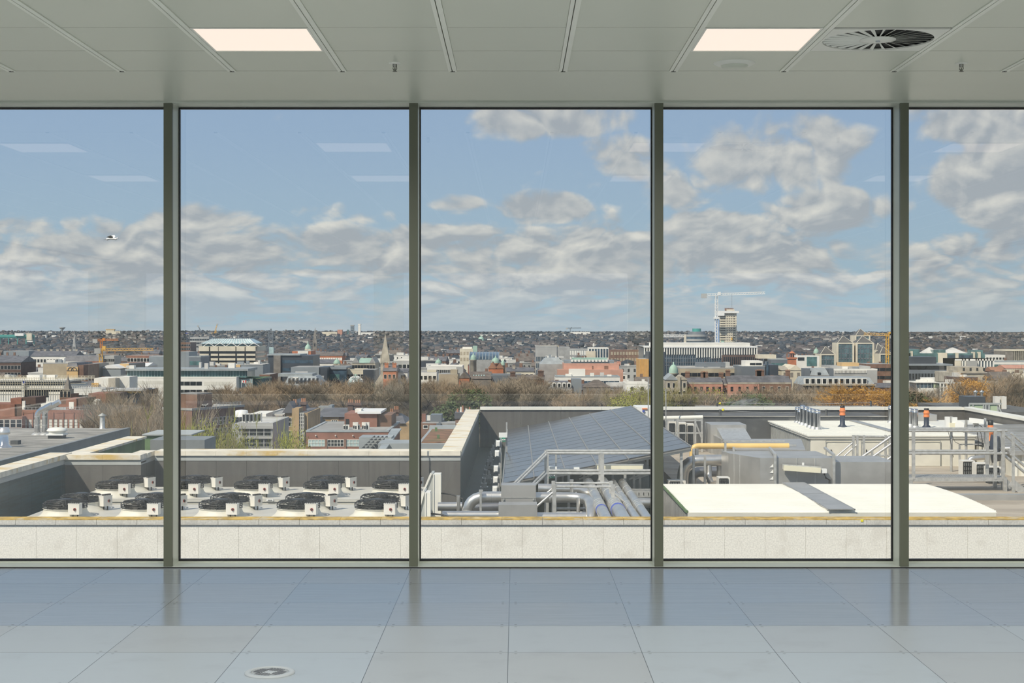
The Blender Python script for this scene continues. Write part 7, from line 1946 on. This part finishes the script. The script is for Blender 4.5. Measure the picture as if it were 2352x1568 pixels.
b.wall(M_['stone']); b.gable(M_['slate_brown'], 2.6, x1=b.lx(2330)); b.gable(M_['render_cream'], 2, 'y', x0=b.lx(2330)); b.clutter(77, 5); b.win(5, [b.h - 3], 1, 1.5, 'glass_dark', 'render_white')
b = Bld('panelled_rooftop', 'near rooftop with pale green parapet panels at the right frame edge', 2226, 2420, 927, 110, 14, cat='rooftop')
b.wall(M_['felt'], z1=b.h - .6); q = MB(); 
for u in (2226, 2234, 2258, 2263, 2271, 2291): q.bar((b.lx(u), -.06, b.h - .9), (b.lx(u), -.06, b.h), .1)
q.bar((b.x0, -.06, b.h), (b.lx(2300), -.06, b.h), .12); q.bar((b.lx(2291), -.06, b.h - .1), (b.lx(2300), -.06, b.h - .7), .1); b.add('frame', q, M_['trim_grey'])
for xa, xb in ((2229, 2233), (2235, 2257), (2273, 2290)): b.add('green_panel', MB().box(b.lx(xa), b.lx(xb), -.04, 0, b.h - .85, b.h - .06), M_['green_panel'])
b.add('grey_panel', MB().box(b.lx(2259), b.lx(2263), -.04, 0, b.h - .85, b.h - .06), M_['trim_grey'])
b.add('dark_plinth', MB().box(b.lx(2276), b.lx(2322), 6, 8, b.h - .6, b.h + .25), M_['clad_dark'])
for u in (2303, 2318): b.add('cowl', MB().lathe([(.12, 0), (.1, .3), (.22, .4), (0, .55)], (b.lx(u), 6.5, b.h + .2), 10), M_['silver'])
for u in (2326, 2342): b.add('condenser', MB().box(b.lx(u), b.lx(u + 11), 4, 4.6, b.h - .6, b.h + .35).m(0), M_['isolator'])

# ---------------------------------------------------------------- skyline
t = thing('water_tower', 'inverted cone water tower on the left skyline', 'water tower', (PX(143, 5000), 5000, terrain(PX(143, 5000), 5000)))
x_, z_ = PX(143, 5000), terrain(PX(143, 5000), 5000)
MB().lathe([(3, 0), (2.5, PZ(758, 5000) - z_), (10, PZ(752.5, 5000) - z_), (10.4, PZ(751.8, 5000) - z_), (0, PZ(751.6, 5000) - z_)], (x_, 5000, z_), 20).build('bowl_and_stem', M_['stone_grey'], t)
MB().lathe([(10.6, PZ(752.6, 5000) - z_), (10.6, PZ(751.5, 5000) - z_)], (x_, 5000, z_), 20).build('rim', M_['concrete'], t)
def far_block(label, x0, x1, ytop, d, m, top=None, wins=True):
    b = Bld('tower_block', label, x0, x1, ytop, d, 16, cat='tower')
    b.wall(MATS[m]); b.flat(M_['flat_roof'])
    if wins:
        for k in range(6): b.add('window_band', MB().box(b.x0 + .8, b.x1 - .8, -.3, .1, b.h - 5 - 5 * k, b.h - 3 - 5 * k), M_['glass_blue'])
    if top: b.add('crown', MB().box(b.x0 - .5, b.x1 + .5, -.5, 16.5, b.h, b.h + 3), MATS[top])
far_block('tall white tower block on the skyline', 822.5, 828, 746, 4500, 'render_white', 'render_white', False)
far_block('tall grey-green tower block left of the white one on the skyline', 805, 812.5, 748, 4500, 'clad_grey', 'concrete')
far_block('short teal tower block on the skyline', 797, 801, 757, 4400, 'glass_teal')
far_block('brown tower block on the skyline left of the teal one', 775, 786, 757, 4450, 'brick_pink', None, False)
far_block('low tan estate blocks on the skyline left of the brown tower', 740, 774, 762, 4500, 'render_cream', None, False)
far_block('long white block on the skyline right of the white tower', 826, 860, 763, 4700, 'render_white', None, False)
far_block('cream blocks on the skyline right of the water tower', 243, 262, 757.5, 5200, 'render_cream', 'timber', False)
far_block('small cream block on the left skyline near the second mullion', 262, 276, 760.5, 5200, 'render_cream', None, False)
far_block('dark blocks on the skyline with a small red roof sign', 1066, 1098, 762.5, 4600, 'clad_dark', None, False)
far_block('long white shed on the skyline in the middle pane', 1100, 1150, 768, 4500, 'render_white', None, False)
far_block('white shed on the skyline below the small crane', 1309, 1355, 762, 5300, 'render_white', None, False)
far_block('grey hospital slab on the right skyline', 2150, 2197, 770, 4200, 'stone_grey', None, False)
far_block('pale yellow shed on the left skyline under the luffing cranes', 486, 498, 764, 5000, 'crane_yellow', None, False)
far_block('blue-roofed shed on the skyline behind the gallery roof', 412, 448, 764, 5200, 'sign_blue', None, False)
# ================================================================ ROOFS OF THE MIDDLE DISTANCE
rr = random.Random(99)
def house_proto(name, label, group, w, dep, h, rise, wall_m, roof_m, along='x', chim=2, flat=False, wins=True):
    t = thing(name, label, 'house', (0, -50, G), 0, group)
    MB().box(-w / 2, w / 2, 0, dep, 0, h).build('wall', MATS[wall_m], t, local=True)
    if flat:
        MB().box(-w / 2 - .2, w / 2 + .2, -.2, dep + .2, h, h + .5).build('roof', MATS[roof_m], t, local=True)
        MB().box(-w * .3, w * .05, dep * .3, dep * .6, h + .5, h + 2.2).box(w * .15, w * .28, dep * .2, dep * .4, h + .5, h + 1.4).build('roof_plant', M_['flat_roof_pale'], t, local=True)
    else:
        MB().gable(-w / 2, w / 2, 0, dep, h, h + rise, along, .0, .3).build('roof', MATS[roof_m], t, local=True)
        for i in range(chim):
            x_ = -w / 2 + w * (i + .5) / chim
            MB().box(x_ - .7, x_ + .7, dep / 2 - .5, dep / 2 + .5, h + rise * .4, h + rise + 1.5).build('chimney', M_['brick_brown'], t, local=True)
    if wins:
        q = MB(); q.box(-.55, .55, -.06, .03, 0, 1.6); me = q.mesh('window', M_['glass_dark'])
        n = max(2, int(w / 3.2))
        for r in range(2):
            for i in range(n): child('window', me, t, (-w / 2 + w * (i + .5) / n, 0, h - 2.6 - 3.1 * r))
    return t
protos = [
    house_proto('terraced_house', 'grey slated brick terrace with chimneys among the packed mid-distance roofs', 'slated brick terraces', 16, 11, 9, 3, 'brick_brown', 'slate', chim=3),
    house_proto('terraced_house', 'brown-roofed stone terrace with chimneys among the packed mid-distance roofs', 'brown-roofed stone terraces', 14, 12, 8.5, 3.2, 'stone_dark', 'slate_brown', chim=2),
    house_proto('flat_roofed_block', 'pale flat-roofed low block among the packed mid-distance roofs', 'pale flat-roofed blocks', 18, 14, 10, 0, 'render_white', 'flat_roof_pale', flat=True),
    house_proto('flat_roofed_block', 'grey flat-roofed low block among the packed mid-distance roofs', 'grey flat-roofed blocks', 20, 15, 10.5, 0, 'concrete', 'flat_roof', flat=True),
    house_proto('gabled_house', 'slate-roofed house with its gable end facing, in the packed mid-distance roofs', 'gable-end houses', 9, 14, 8, 3.6, 'render_tan', 'slate', along='y', chim=1),
    house_proto('gabled_house', 'red-brick gabled house among the packed mid-distance roofs', 'red gabled houses', 11, 13, 8.2, 3.2, 'brick_red', 'slate_brown', along='y', chim=1),
    house_proto('flat_roofed_block', 'dark clad flat-roofed block among the packed mid-distance roofs', 'dark flat-roofed blocks', 15, 14, 11, 0, 'clad_dark', 'flat_roof', flat=True, wins=False),
    house_proto('terraced_house', 'cream rendered house with a slate roof among the packed mid-distance roofs', 'cream slate-roofed houses', 13, 11, 8.6, 2.6, 'render_cream', 'slate', chim=2)]
used = [False] * len(protos)
placed = 0
for tries in range(6000):
    if placed >= 290: break
    d_ = 1 / rr.uniform(1 / 1450, 1 / 585)
    px0 = rr.uniform(-120, 2470)
    x_ = PX(px0, d_)
    k = rr.choices(range(8), (5, 4, 3, 3, 3, 2, 2, 3))[0]
    hw, dp = 9, 15
    if any(x_ + hw > f[0] and x_ - hw < f[1] and d_ + dp > f[2] and d_ < f[3] for f in FOOT): continue
    FOOT.append((x_ - hw, x_ + hw, d_, d_ + dp))
    s = (rr.uniform(.8, 1.15), 1, rr.uniform(.75, 1.22))
    rz = rr.uniform(-.25, .25)
    loc = (x_, d_, terrain(x_, d_))
    if not used[k]:
        r = protos[k]; r.location = loc; r.rotation_euler = (0, 0, rz); r.scale = s; used[k] = True
    else:
        dup(protos[k], loc, rz, scale=s)
    placed += 1

# ================================================================ TREES
mat('bark', (0.115, 0.085, 0.06), .9, var=.2, scale=.3)
mat('twigs_brown', (0.30, 0.225, 0.145), .95, var=.2, scale=.12)
mat('twigs_grey', (0.29, 0.24, 0.175), .95, var=.2, scale=.12)
mat('willow_twigs', (0.50, 0.27, 0.05), .9, var=.2, scale=.2)
mat('spring_leaves', (0.26, 0.27, 0.035), .8, var=.3, scale=.3)
mat('green_leaves', (0.07, 0.095, 0.03), .8, var=.35, scale=.3)
mat('olive_twigs', (0.21, 0.185, 0.07), .9, var=.2, scale=.2)
def grow(seed, h, spread, levels=(7, 6, 6, 9), droop=0.0, up=.55, twig=.023):
    """trunk and limbs in one mesh, the fine twigs in another; a crown is a cloud of real twigs"""
    r_ = random.Random(seed)
    tr, tw = MB(), MB()
    ends = []
    def seg(mb, p, q, r0, r1, n=3):
        t_ = (q - p).normalized(); a = t_.orthogonal().normalized(); b_ = t_.cross(a)
        vs = []
        for c_, rad in ((p, r0), (q, r1)):
            for i in range(n):
                an = 2 * math.pi * i / n
                vs.append(c_ + a * (rad * math.cos(an)) + b_ * (rad * math.sin(an)))
        mb._add(vs, [(i, (i + 1) % n, (i + 1) % n + n, i + n) for i in range(n)])
    def branch(p, dirv, ln, rad, lv):
        q = p + dirv * ln
        mid = p + dirv * ln * .5 + Vector((r_.uniform(-1, 1), r_.uniform(-1, 1), r_.uniform(-.5, .5))) * ln * .08
        mb = tr if lv < 3 else tw
        if lv < 4:
            seg(mb, p, mid, rad, rad * .78, 5 if lv < 2 else 3); seg(mb, mid, q, rad * .78, rad * .5 if lv < 3 else rad * .35, 5 if lv < 2 else 3)
        else:
            seg(mb, p, q, rad, rad * .3)
        if lv >= 4: return
        n = levels[lv]
        for i in range(n):
            f = r_.uniform(.35, 1.0) if lv else r_.uniform(.38, 1.0)
            st = p + (mid - p) * (f * 2) if f < .5 else mid + (q - mid) * ((f - .5) * 2)
            ang = r_.uniform(0, 2 * math.pi)
            side = Vector((math.cos(ang), math.sin(ang), 0))
            nd = (dirv * r_.uniform(.25, .8) + side * spread * r_.uniform(.5, 1.0) + Vector((0, 0, up * r_.uniform(.2, 1.0) - droop * (lv - 1) * .5))).normalized()
            l2 = ln * r_.uniform(.42, .68) if lv else h * r_.uniform(.26, .42)
            branch(st, nd, l2, max(twig, rad * (.50 if lv else .42)) if lv < 3 else twig, lv + 1)
    branch(Vector((0, 0, 0)), Vector((r_.uniform(-.04, .04), r_.uniform(-.04, .04), 1)).normalized(), h * .62, h * .021, 0)
    return tr, tw
def leaf_cloud(seed, n, h, rad, zc, size, squash=1.0):
    r_ = random.Random(seed); q = MB()
    lobes = [(Vector((r_.uniform(-.6, .6) * rad, r_.uniform(-.6, .6) * rad, zc + r_.uniform(-.5, .6) * (h - zc))), r_.uniform(.35, .6) * rad) for _ in range(9)]
    for i in range(n):
        c_, R = r_.choice(lobes)
        v = Vector((r_.gauss(0, 1), r_.gauss(0, 1), r_.gauss(0, 1))).normalized() * R * r_.uniform(.6, 1.05)
        v.z *= squash
        p = c_ + v
        a = Vector((r_.gauss(0, 1), r_.gauss(0, 1), r_.gauss(0, 1))).normalized(); b_ = a.orthogonal().normalized()
        s = size * r_.uniform(.6, 1.3)
        q.quad(p - a * s, p + b_ * s * .6, p + a * s, p - b_ * s * .6)
    return q
def tree_proto(name, label, group, seed, h, spread, tm, leaf=None, **k):
    t = thing(name, label, 'tree', (0, -60, G), 0, group)
    tr, tw = grow(seed, h, spread, **k)
    tr.build('trunk', M_['bark'], t, local=True)
    tw.build('crown', M_[tm], t, local=True)
    if leaf: leaf_cloud(seed, leaf[0], h, leaf[1], h * .72, leaf[2]).build('foliage', M_[leaf[3]], t, local=True)
    return t
BARE = [tree_proto('bare_tree', 'x', None, 10 + i, 17, .62 + .06 * i, 'twigs_brown' if i % 2 else 'twigs_grey', levels=(9, 8, 8, 10)) for i in range(4)]
OLIVE = tree_proto('budding_tree', 'x', None, 31, 16, .7, 'olive_twigs', levels=(8, 7, 7, 7), leaf=(4200, 5.5, .15, 'spring_leaves'))
GREEN = tree_proto('evergreen_tree', 'x', None, 41, 13, .6, 'twigs_brown', levels=(6, 5, 4, 3), leaf=(5200, 4.8, .30, 'green_leaves'))
WILLOW = tree_proto('willow_tree', 'x', None, 51, 15, .8, 'willow_twigs', levels=(8, 7, 7, 9), droop=.45, up=.75, leaf=(7000, 5.4, .15, 'willow_twigs'))
SPRING = tree_proto('budding_tree', 'x', None, 61, 14, .65, 'spring_leaves', levels=(7, 6, 6, 5), up=.3, leaf=(9000, 4.2, .085, 'spring_leaves'))
TUSED = set()
def crown_top(t):
    zs = sorted(v.co.z for c in t.children for v in c.data.vertices)
    return zs[int(len(zs) * .985)]
TOPS = {}
def plant(proto, px0, ytop, d, label, group, seed, h0, wide=1.0):
    h_ = PZ(ytop, d) - G
    key = proto.name
    if key not in TOPS: TOPS[key] = crown_top(proto)
    s = h_ / TOPS[key]
    loc = (PX(px0, d), d, G)
    rz = random.Random(seed).uniform(0, 6.28)
    sc = (s * wide, s * wide, s)
    if proto.name in TUSED:
        o = dup(proto, loc, rz, label, group, sc)
    else:
        TUSED.add(proto.name)
        o = proto; o.location = loc; o.rotation_euler = (0, 0, rz); o.scale = sc; o['label'] = label
        if group: o['group'] = group
    return o
HB = 17.6
tr_ = random.Random(5)
def belt(x0, x1, n, ytop, jit, drange, where, protos_=BARE, h0=HB, wide=1.15, kind='bare brown tree'):
    for i in range(n):
        px0 = x0 + (x1 - x0) * (i + .5 + tr_.uniform(-.3, .3)) / n
        plant(tr_.choice(protos_), px0, ytop + tr_.uniform(-jit, jit), tr_.uniform(*drange), kind + ' ' + where, kind + 's ' + where, tr_.random(), h0, wide)
belt(490, 640, 6, 893, 5, (385, 420), 'in the park belt below the white glass-topped office')
belt(560, 640, 2, 884, 3, (450, 480), 'in the park belt below the white glass-topped office')
belt(640, 800, 6, 884, 5, (385, 440), 'in the park belt below the grey mansard roof and glass dome')
belt(640, 800, 3, 877, 3, (470, 510), 'in the park belt below the grey mansard roof and glass dome')
belt(800, 950, 6, 876, 5, (380, 440), 'in the park belt below the tall pale spire')
belt(950, 1110, 6, 884, 7, (370, 430), 'in the park belt at the left of the middle pane')
belt(1000, 1120, 2, 874, 3, (460, 500), 'in the park belt at the left of the middle pane')
belt(1110, 1260, 6, 880, 8, (370, 430), 'in the park belt in the centre of the middle pane')
belt(1150, 1240, 2, 868, 3, (440, 480), 'in the park belt in the centre of the middle pane')
belt(1260, 1430, 7, 900, 5, (365, 420), 'in the park belt below the salmon-pink building')
belt(1400, 1440, 2, 893, 3, (450, 480), 'in the park belt below the salmon-pink building')
belt(1590, 1760, 7, 903, 5, (360, 420), 'in the park belt below the pink terraces')
belt(1760, 1860, 5, 899, 5, (360, 420), 'in the park belt below the brown and ochre terrace')
belt(1840, 1920, 3, 892, 4, (420, 470), 'in the park belt below the dormered mansard block')
belt(2084, 2190, 5, 898, 4, (360, 410), 'in the park belt below the glazed roof rooms')
belt(2290, 2400, 4, 868, 8, (330, 400), 'at the right frame edge below the pink houses')
belt(1490, 1600, 4, 898, 4, (365, 410), 'in the park belt around the third mullion', [OLIVE], 17.5, 1.2, 'olive budding tree')
belt(1440, 1500, 2, 903, 3, (350, 370), 'in the park belt around the third mullion', [OLIVE], 17.5, 1.2, 'olive budding tree')
plant(GREEN, 1062, 893, 372, 'dark evergreen tree among bare trees left of the lichen wall', None, .2, 14.5, 1.1)
plant(GREEN, 1702, 904, 352, 'dark evergreen tree behind the steam wisp below the pink terrace', None, .4, 14.5, 1.15)
plant(GREEN, 1660, 918, 340, 'low dark evergreen left of the steam wisp', None, .6, 14.5, 1.2)
plant(GREEN, 2120, 903, 352, 'low green tree right of the rightmost mullion', None, .8, 14.5, 1.3)
plant(GREEN, 822, 880, 470, 'dark green evergreen beneath the glass dome', None, .9, 14.5, 1.2)
WH = 15.3
for i, (x, y_, d_, lb) in enumerate(((1945, 893, 340, 'leftmost and largest of three orange willows left of the rightmost mullion'), (1985, 900, 345, 'middle orange willow left of the rightmost mullion'), (2028, 899, 340, 'orange willow right beside the rightmost mullion'), (2234, 876, 345, 'tall golden willow before the rough grey stone building'), (2170, 925, 325, 'low golden willow right of the rightmost mullion'))):
    plant(WILLOW, x, y_, d_, lb, None, i * .37, WH, 1.25)
# nearer street trees on the left
belt(258, 380, 6, 916, 8, (215, 250), 'beside the red-brick block left of the second mullion', BARE, HB, .8, 'bare twiggy tree')
belt(275, 375, 3, 945, 6, (185, 200), 'low behind the left felt roof', BARE, HB, .7, 'bare twiggy tree')
plant(BARE[0], 418, 955, 150, 'bare reddish tree just right of the second mullion', None, .3, HB, .62)
plant(BARE[1], 440, 985, 140, 'second bare tree right of the second mullion, before the brick block', None, .5, HB, .55)
plant(SPRING, 466, 991, 138, 'bright yellow-green budding tree before the dark brick block', None, .1, 15.2, .5)
plant(SPRING, 538, 994, 140, 'pale green budding tree before the grey concrete office', None, .7, 15.2, .46)
plant(OLIVE, 502, 1000, 134, 'olive-brown shrubby tree between the two yellow-green trees', None, .3, 17.5, .45)
plant(SPRING, 680, 1006, 134, 'small pale green tree before the gridded stair window', None, .45, 15.2, .36)

# ================================================================ FAR SUBURBS: uncountable trees and houses
mat('far_trees', (0.043, 0.055, 0.070), 1.0, var=.45, scale=.006, dirt=(.095, .085, .070), dirt_scale=.006, dirt_amt=.8)  # dark bluish colour carries distance haze and cloud shade
mat('far_walls', (0.33, 0.31, 0.285), .9, var=.4, scale=.02)
mat('far_roofs', (0.10, 0.085, 0.08), .9, var=.4, scale=.02)
mat('far_white', (0.74, 0.73, 0.70), .8, var=.08, scale=.02)
r_ = random.Random(77)
tb = MB()
def blob(mb, x, y, z, w, h):
    j = [r_.uniform(.8, 1.2) for _ in range(6)]
    vs = [(x - w * j[0], y, z + h * .35), (x, y - w * j[1], z + h * .35), (x + w * j[2], y, z + h * .35), (x, y + w * j[3], z + h * .35),
          (x - w * .55 * j[1], y - w * .3, z + h * .85), (x + w * .6 * j[3], y - w * .3, z + h * (.8 + .1 * j[4])), (x, y + w * .5, z + h), (x, y, z)]
    mb._add(vs, [(0, 1, 4), (1, 5, 4), (1, 2, 5), (2, 6, 5), (2, 3, 6), (3, 0, 6), (0, 4, 6), (4, 5, 6), (1, 0, 7), (2, 1, 7), (3, 2, 7), (0, 3, 7)], True)
for i in range(15000):
    y_ = 1 / r_.uniform(1 / 6600, 1 / 1150) if i % 3 else r_.uniform(2500, 7400)
    x_ = PX(r_.uniform(-150, 2500), y_)
    if any(f[0] < x_ < f[1] and f[2] < y_ < f[3] for f in FOOT): continue
    if math.sin(x_ * .004 + 3 * math.sin(y_ * .0021)) < r_.uniform(-1.6, .4): continue
    s = r_.uniform(.55, 1.25)
    blob(tb, x_, y_, terrain(x_, y_) - .5, 5.8 * s, 8.0 * s * (.75 if y_ > 3500 else 1))
o = tb.build('distant_trees', M_['far_trees']); tag(o, 'dark mass of trees covering the far suburbs up to the skyline', 'trees', None, 'stuff')
hb_ = MB()
for i in range(5200):
    y_ = 1 / r_.uniform(1 / 6500, 1 / 1250)
    x_ = PX(r_.uniform(-150, 2500), y_)
    if any(f[0] < x_ + 8 and x_ - 8 < f[1] and f[2] < y_ + 10 and y_ - 3 < f[3] for f in FOOT): continue
    z_ = terrain(x_, y_)
    w_, h_ = r_.uniform(4, 11), r_.uniform(4, 6.5)
    if r_.random() < .05:
        hb_.m(2).box(x_ - w_ * .7, x_ + w_ * .7, y_, y_ + 10, z_, z_ + h_ + .5)
    else:
        hb_.m(0).box(x_ - w_ / 2, x_ + w_ / 2, y_, y_ + 9, z_, z_ + h_); hb_.m(1).gable(x_ - w_ / 2, x_ + w_ / 2, y_, y_ + 9, z_ + h_, z_ + h_ + 2.2, r_.choice('xy'), 0, .4)
o = hb_.build('distant_houses', [M_['far_walls'], M_['far_roofs'], M_['far_white']]); tag(o, 'countless tiny houses of the far suburbs between the trees', 'houses', None, 'stuff')

# ================================================================ A GULL AND A WISP OF STEAM
d_ = 60.0
c0 = P(256.5, 548.5, d_)
t = thing('gull', 'white gull gliding in the sky of the left pane', 'bird', c0)
b = MB()
b.tube([c0 + Vector((-.20, 0, -.02)), c0 + Vector((-.14, 0, 0)), c0 + Vector((0, 0, .02)), c0 + Vector((.14, 0, .0)), c0 + Vector((.2, 0, 0))], .045, 8)
b._add([c0 + Vector(p) for p in ((-.2, -.02, -.02), (-.32, -.06, -.03), (-.32, .06, -.03), (-.2, .02, -.04))], [(0, 1, 2, 3)])
b.lathe([(0, -.04), (.045, 0), (0, .05)], c0 + Vector((.23, 0, .02)), 8)
mat('gull_white', (0.85, 0.85, 0.85), .7, var=.04); mat('gull_grey', (0.12, 0.12, 0.13), .7, var=.05)
b.build('body', M_['gull_white'], t)
for s in (-1, 1):
    q = MB()
    pts = [(.07, 0, .03), (.10, s * .0 + .0, .16), (.02, 0, .26), (-.16, 0, .12), (-.06, 0, .02)]
    pts = [c0 + Vector((p[0], s * (.05 + p[2] * .9), .02 + p[2] * (.55 if s > 0 else .35))) for p in pts]
    q._add(pts + [p + Vector((0, 0, .012)) for p in pts], [(0, 1, 2, 3, 4), (9, 8, 7, 6, 5), (0, 5, 6, 1), (1, 6, 7, 2), (2, 7, 8, 3), (3, 8, 9, 4), (4, 9, 5, 0)])
    q.build('wing', M_['gull_grey'] if s < 0 else M_['gull_white'], t)
mt = bpy.data.materials.new('steam'); mt.use_nodes = True
g = NT(mt.node_tree)
tc = g.n('ShaderNodeTexCoord').outputs['Object']
q = g.sep(tc)
r2 = g.m('ADD', g.m('ADD', g.m('MULTIPLY', q[0], q[0]), g.m('MULTIPLY', q[1], q[1])), g.m('MULTIPLY', q[2], q[2]))
fall = g.ramp(r2, 1.0, .1)
nz = g.ramp(g.noise(tc, 1.8, 5, .6, .6), .45, .75)
v = g.n('ShaderNodeVolumePrincipled', {'Color': (0.95, 0.95, 0.95), 'Density': g.m('MULTIPLY', g.m('MULTIPLY', fall, nz), 4.0), 'Anisotropy': .2})
op = g.n('ShaderNodeOutputMaterial'); g.put(op.inputs['Volume'], v)
MATS['steam'] = mt
d_ = 92.0
sb = MB().lathe([(0, -1), (.5, -.86), (.86, -.5), (1, 0), (.86, .5), (.5, .86), (0, 1)], n=16)
o = bpy.data.objects.new('steam', sb.mesh('steam', mt)); o.location = P(1702, 928, d_); o.scale = (1.25, .8, .42); o.rotation_euler = (0, math.radians(-14), 0)
col.objects.link(o); tag(o, 'thin wisp of steam drifting over the dark felt roof', 'steam', None, 'stuff')
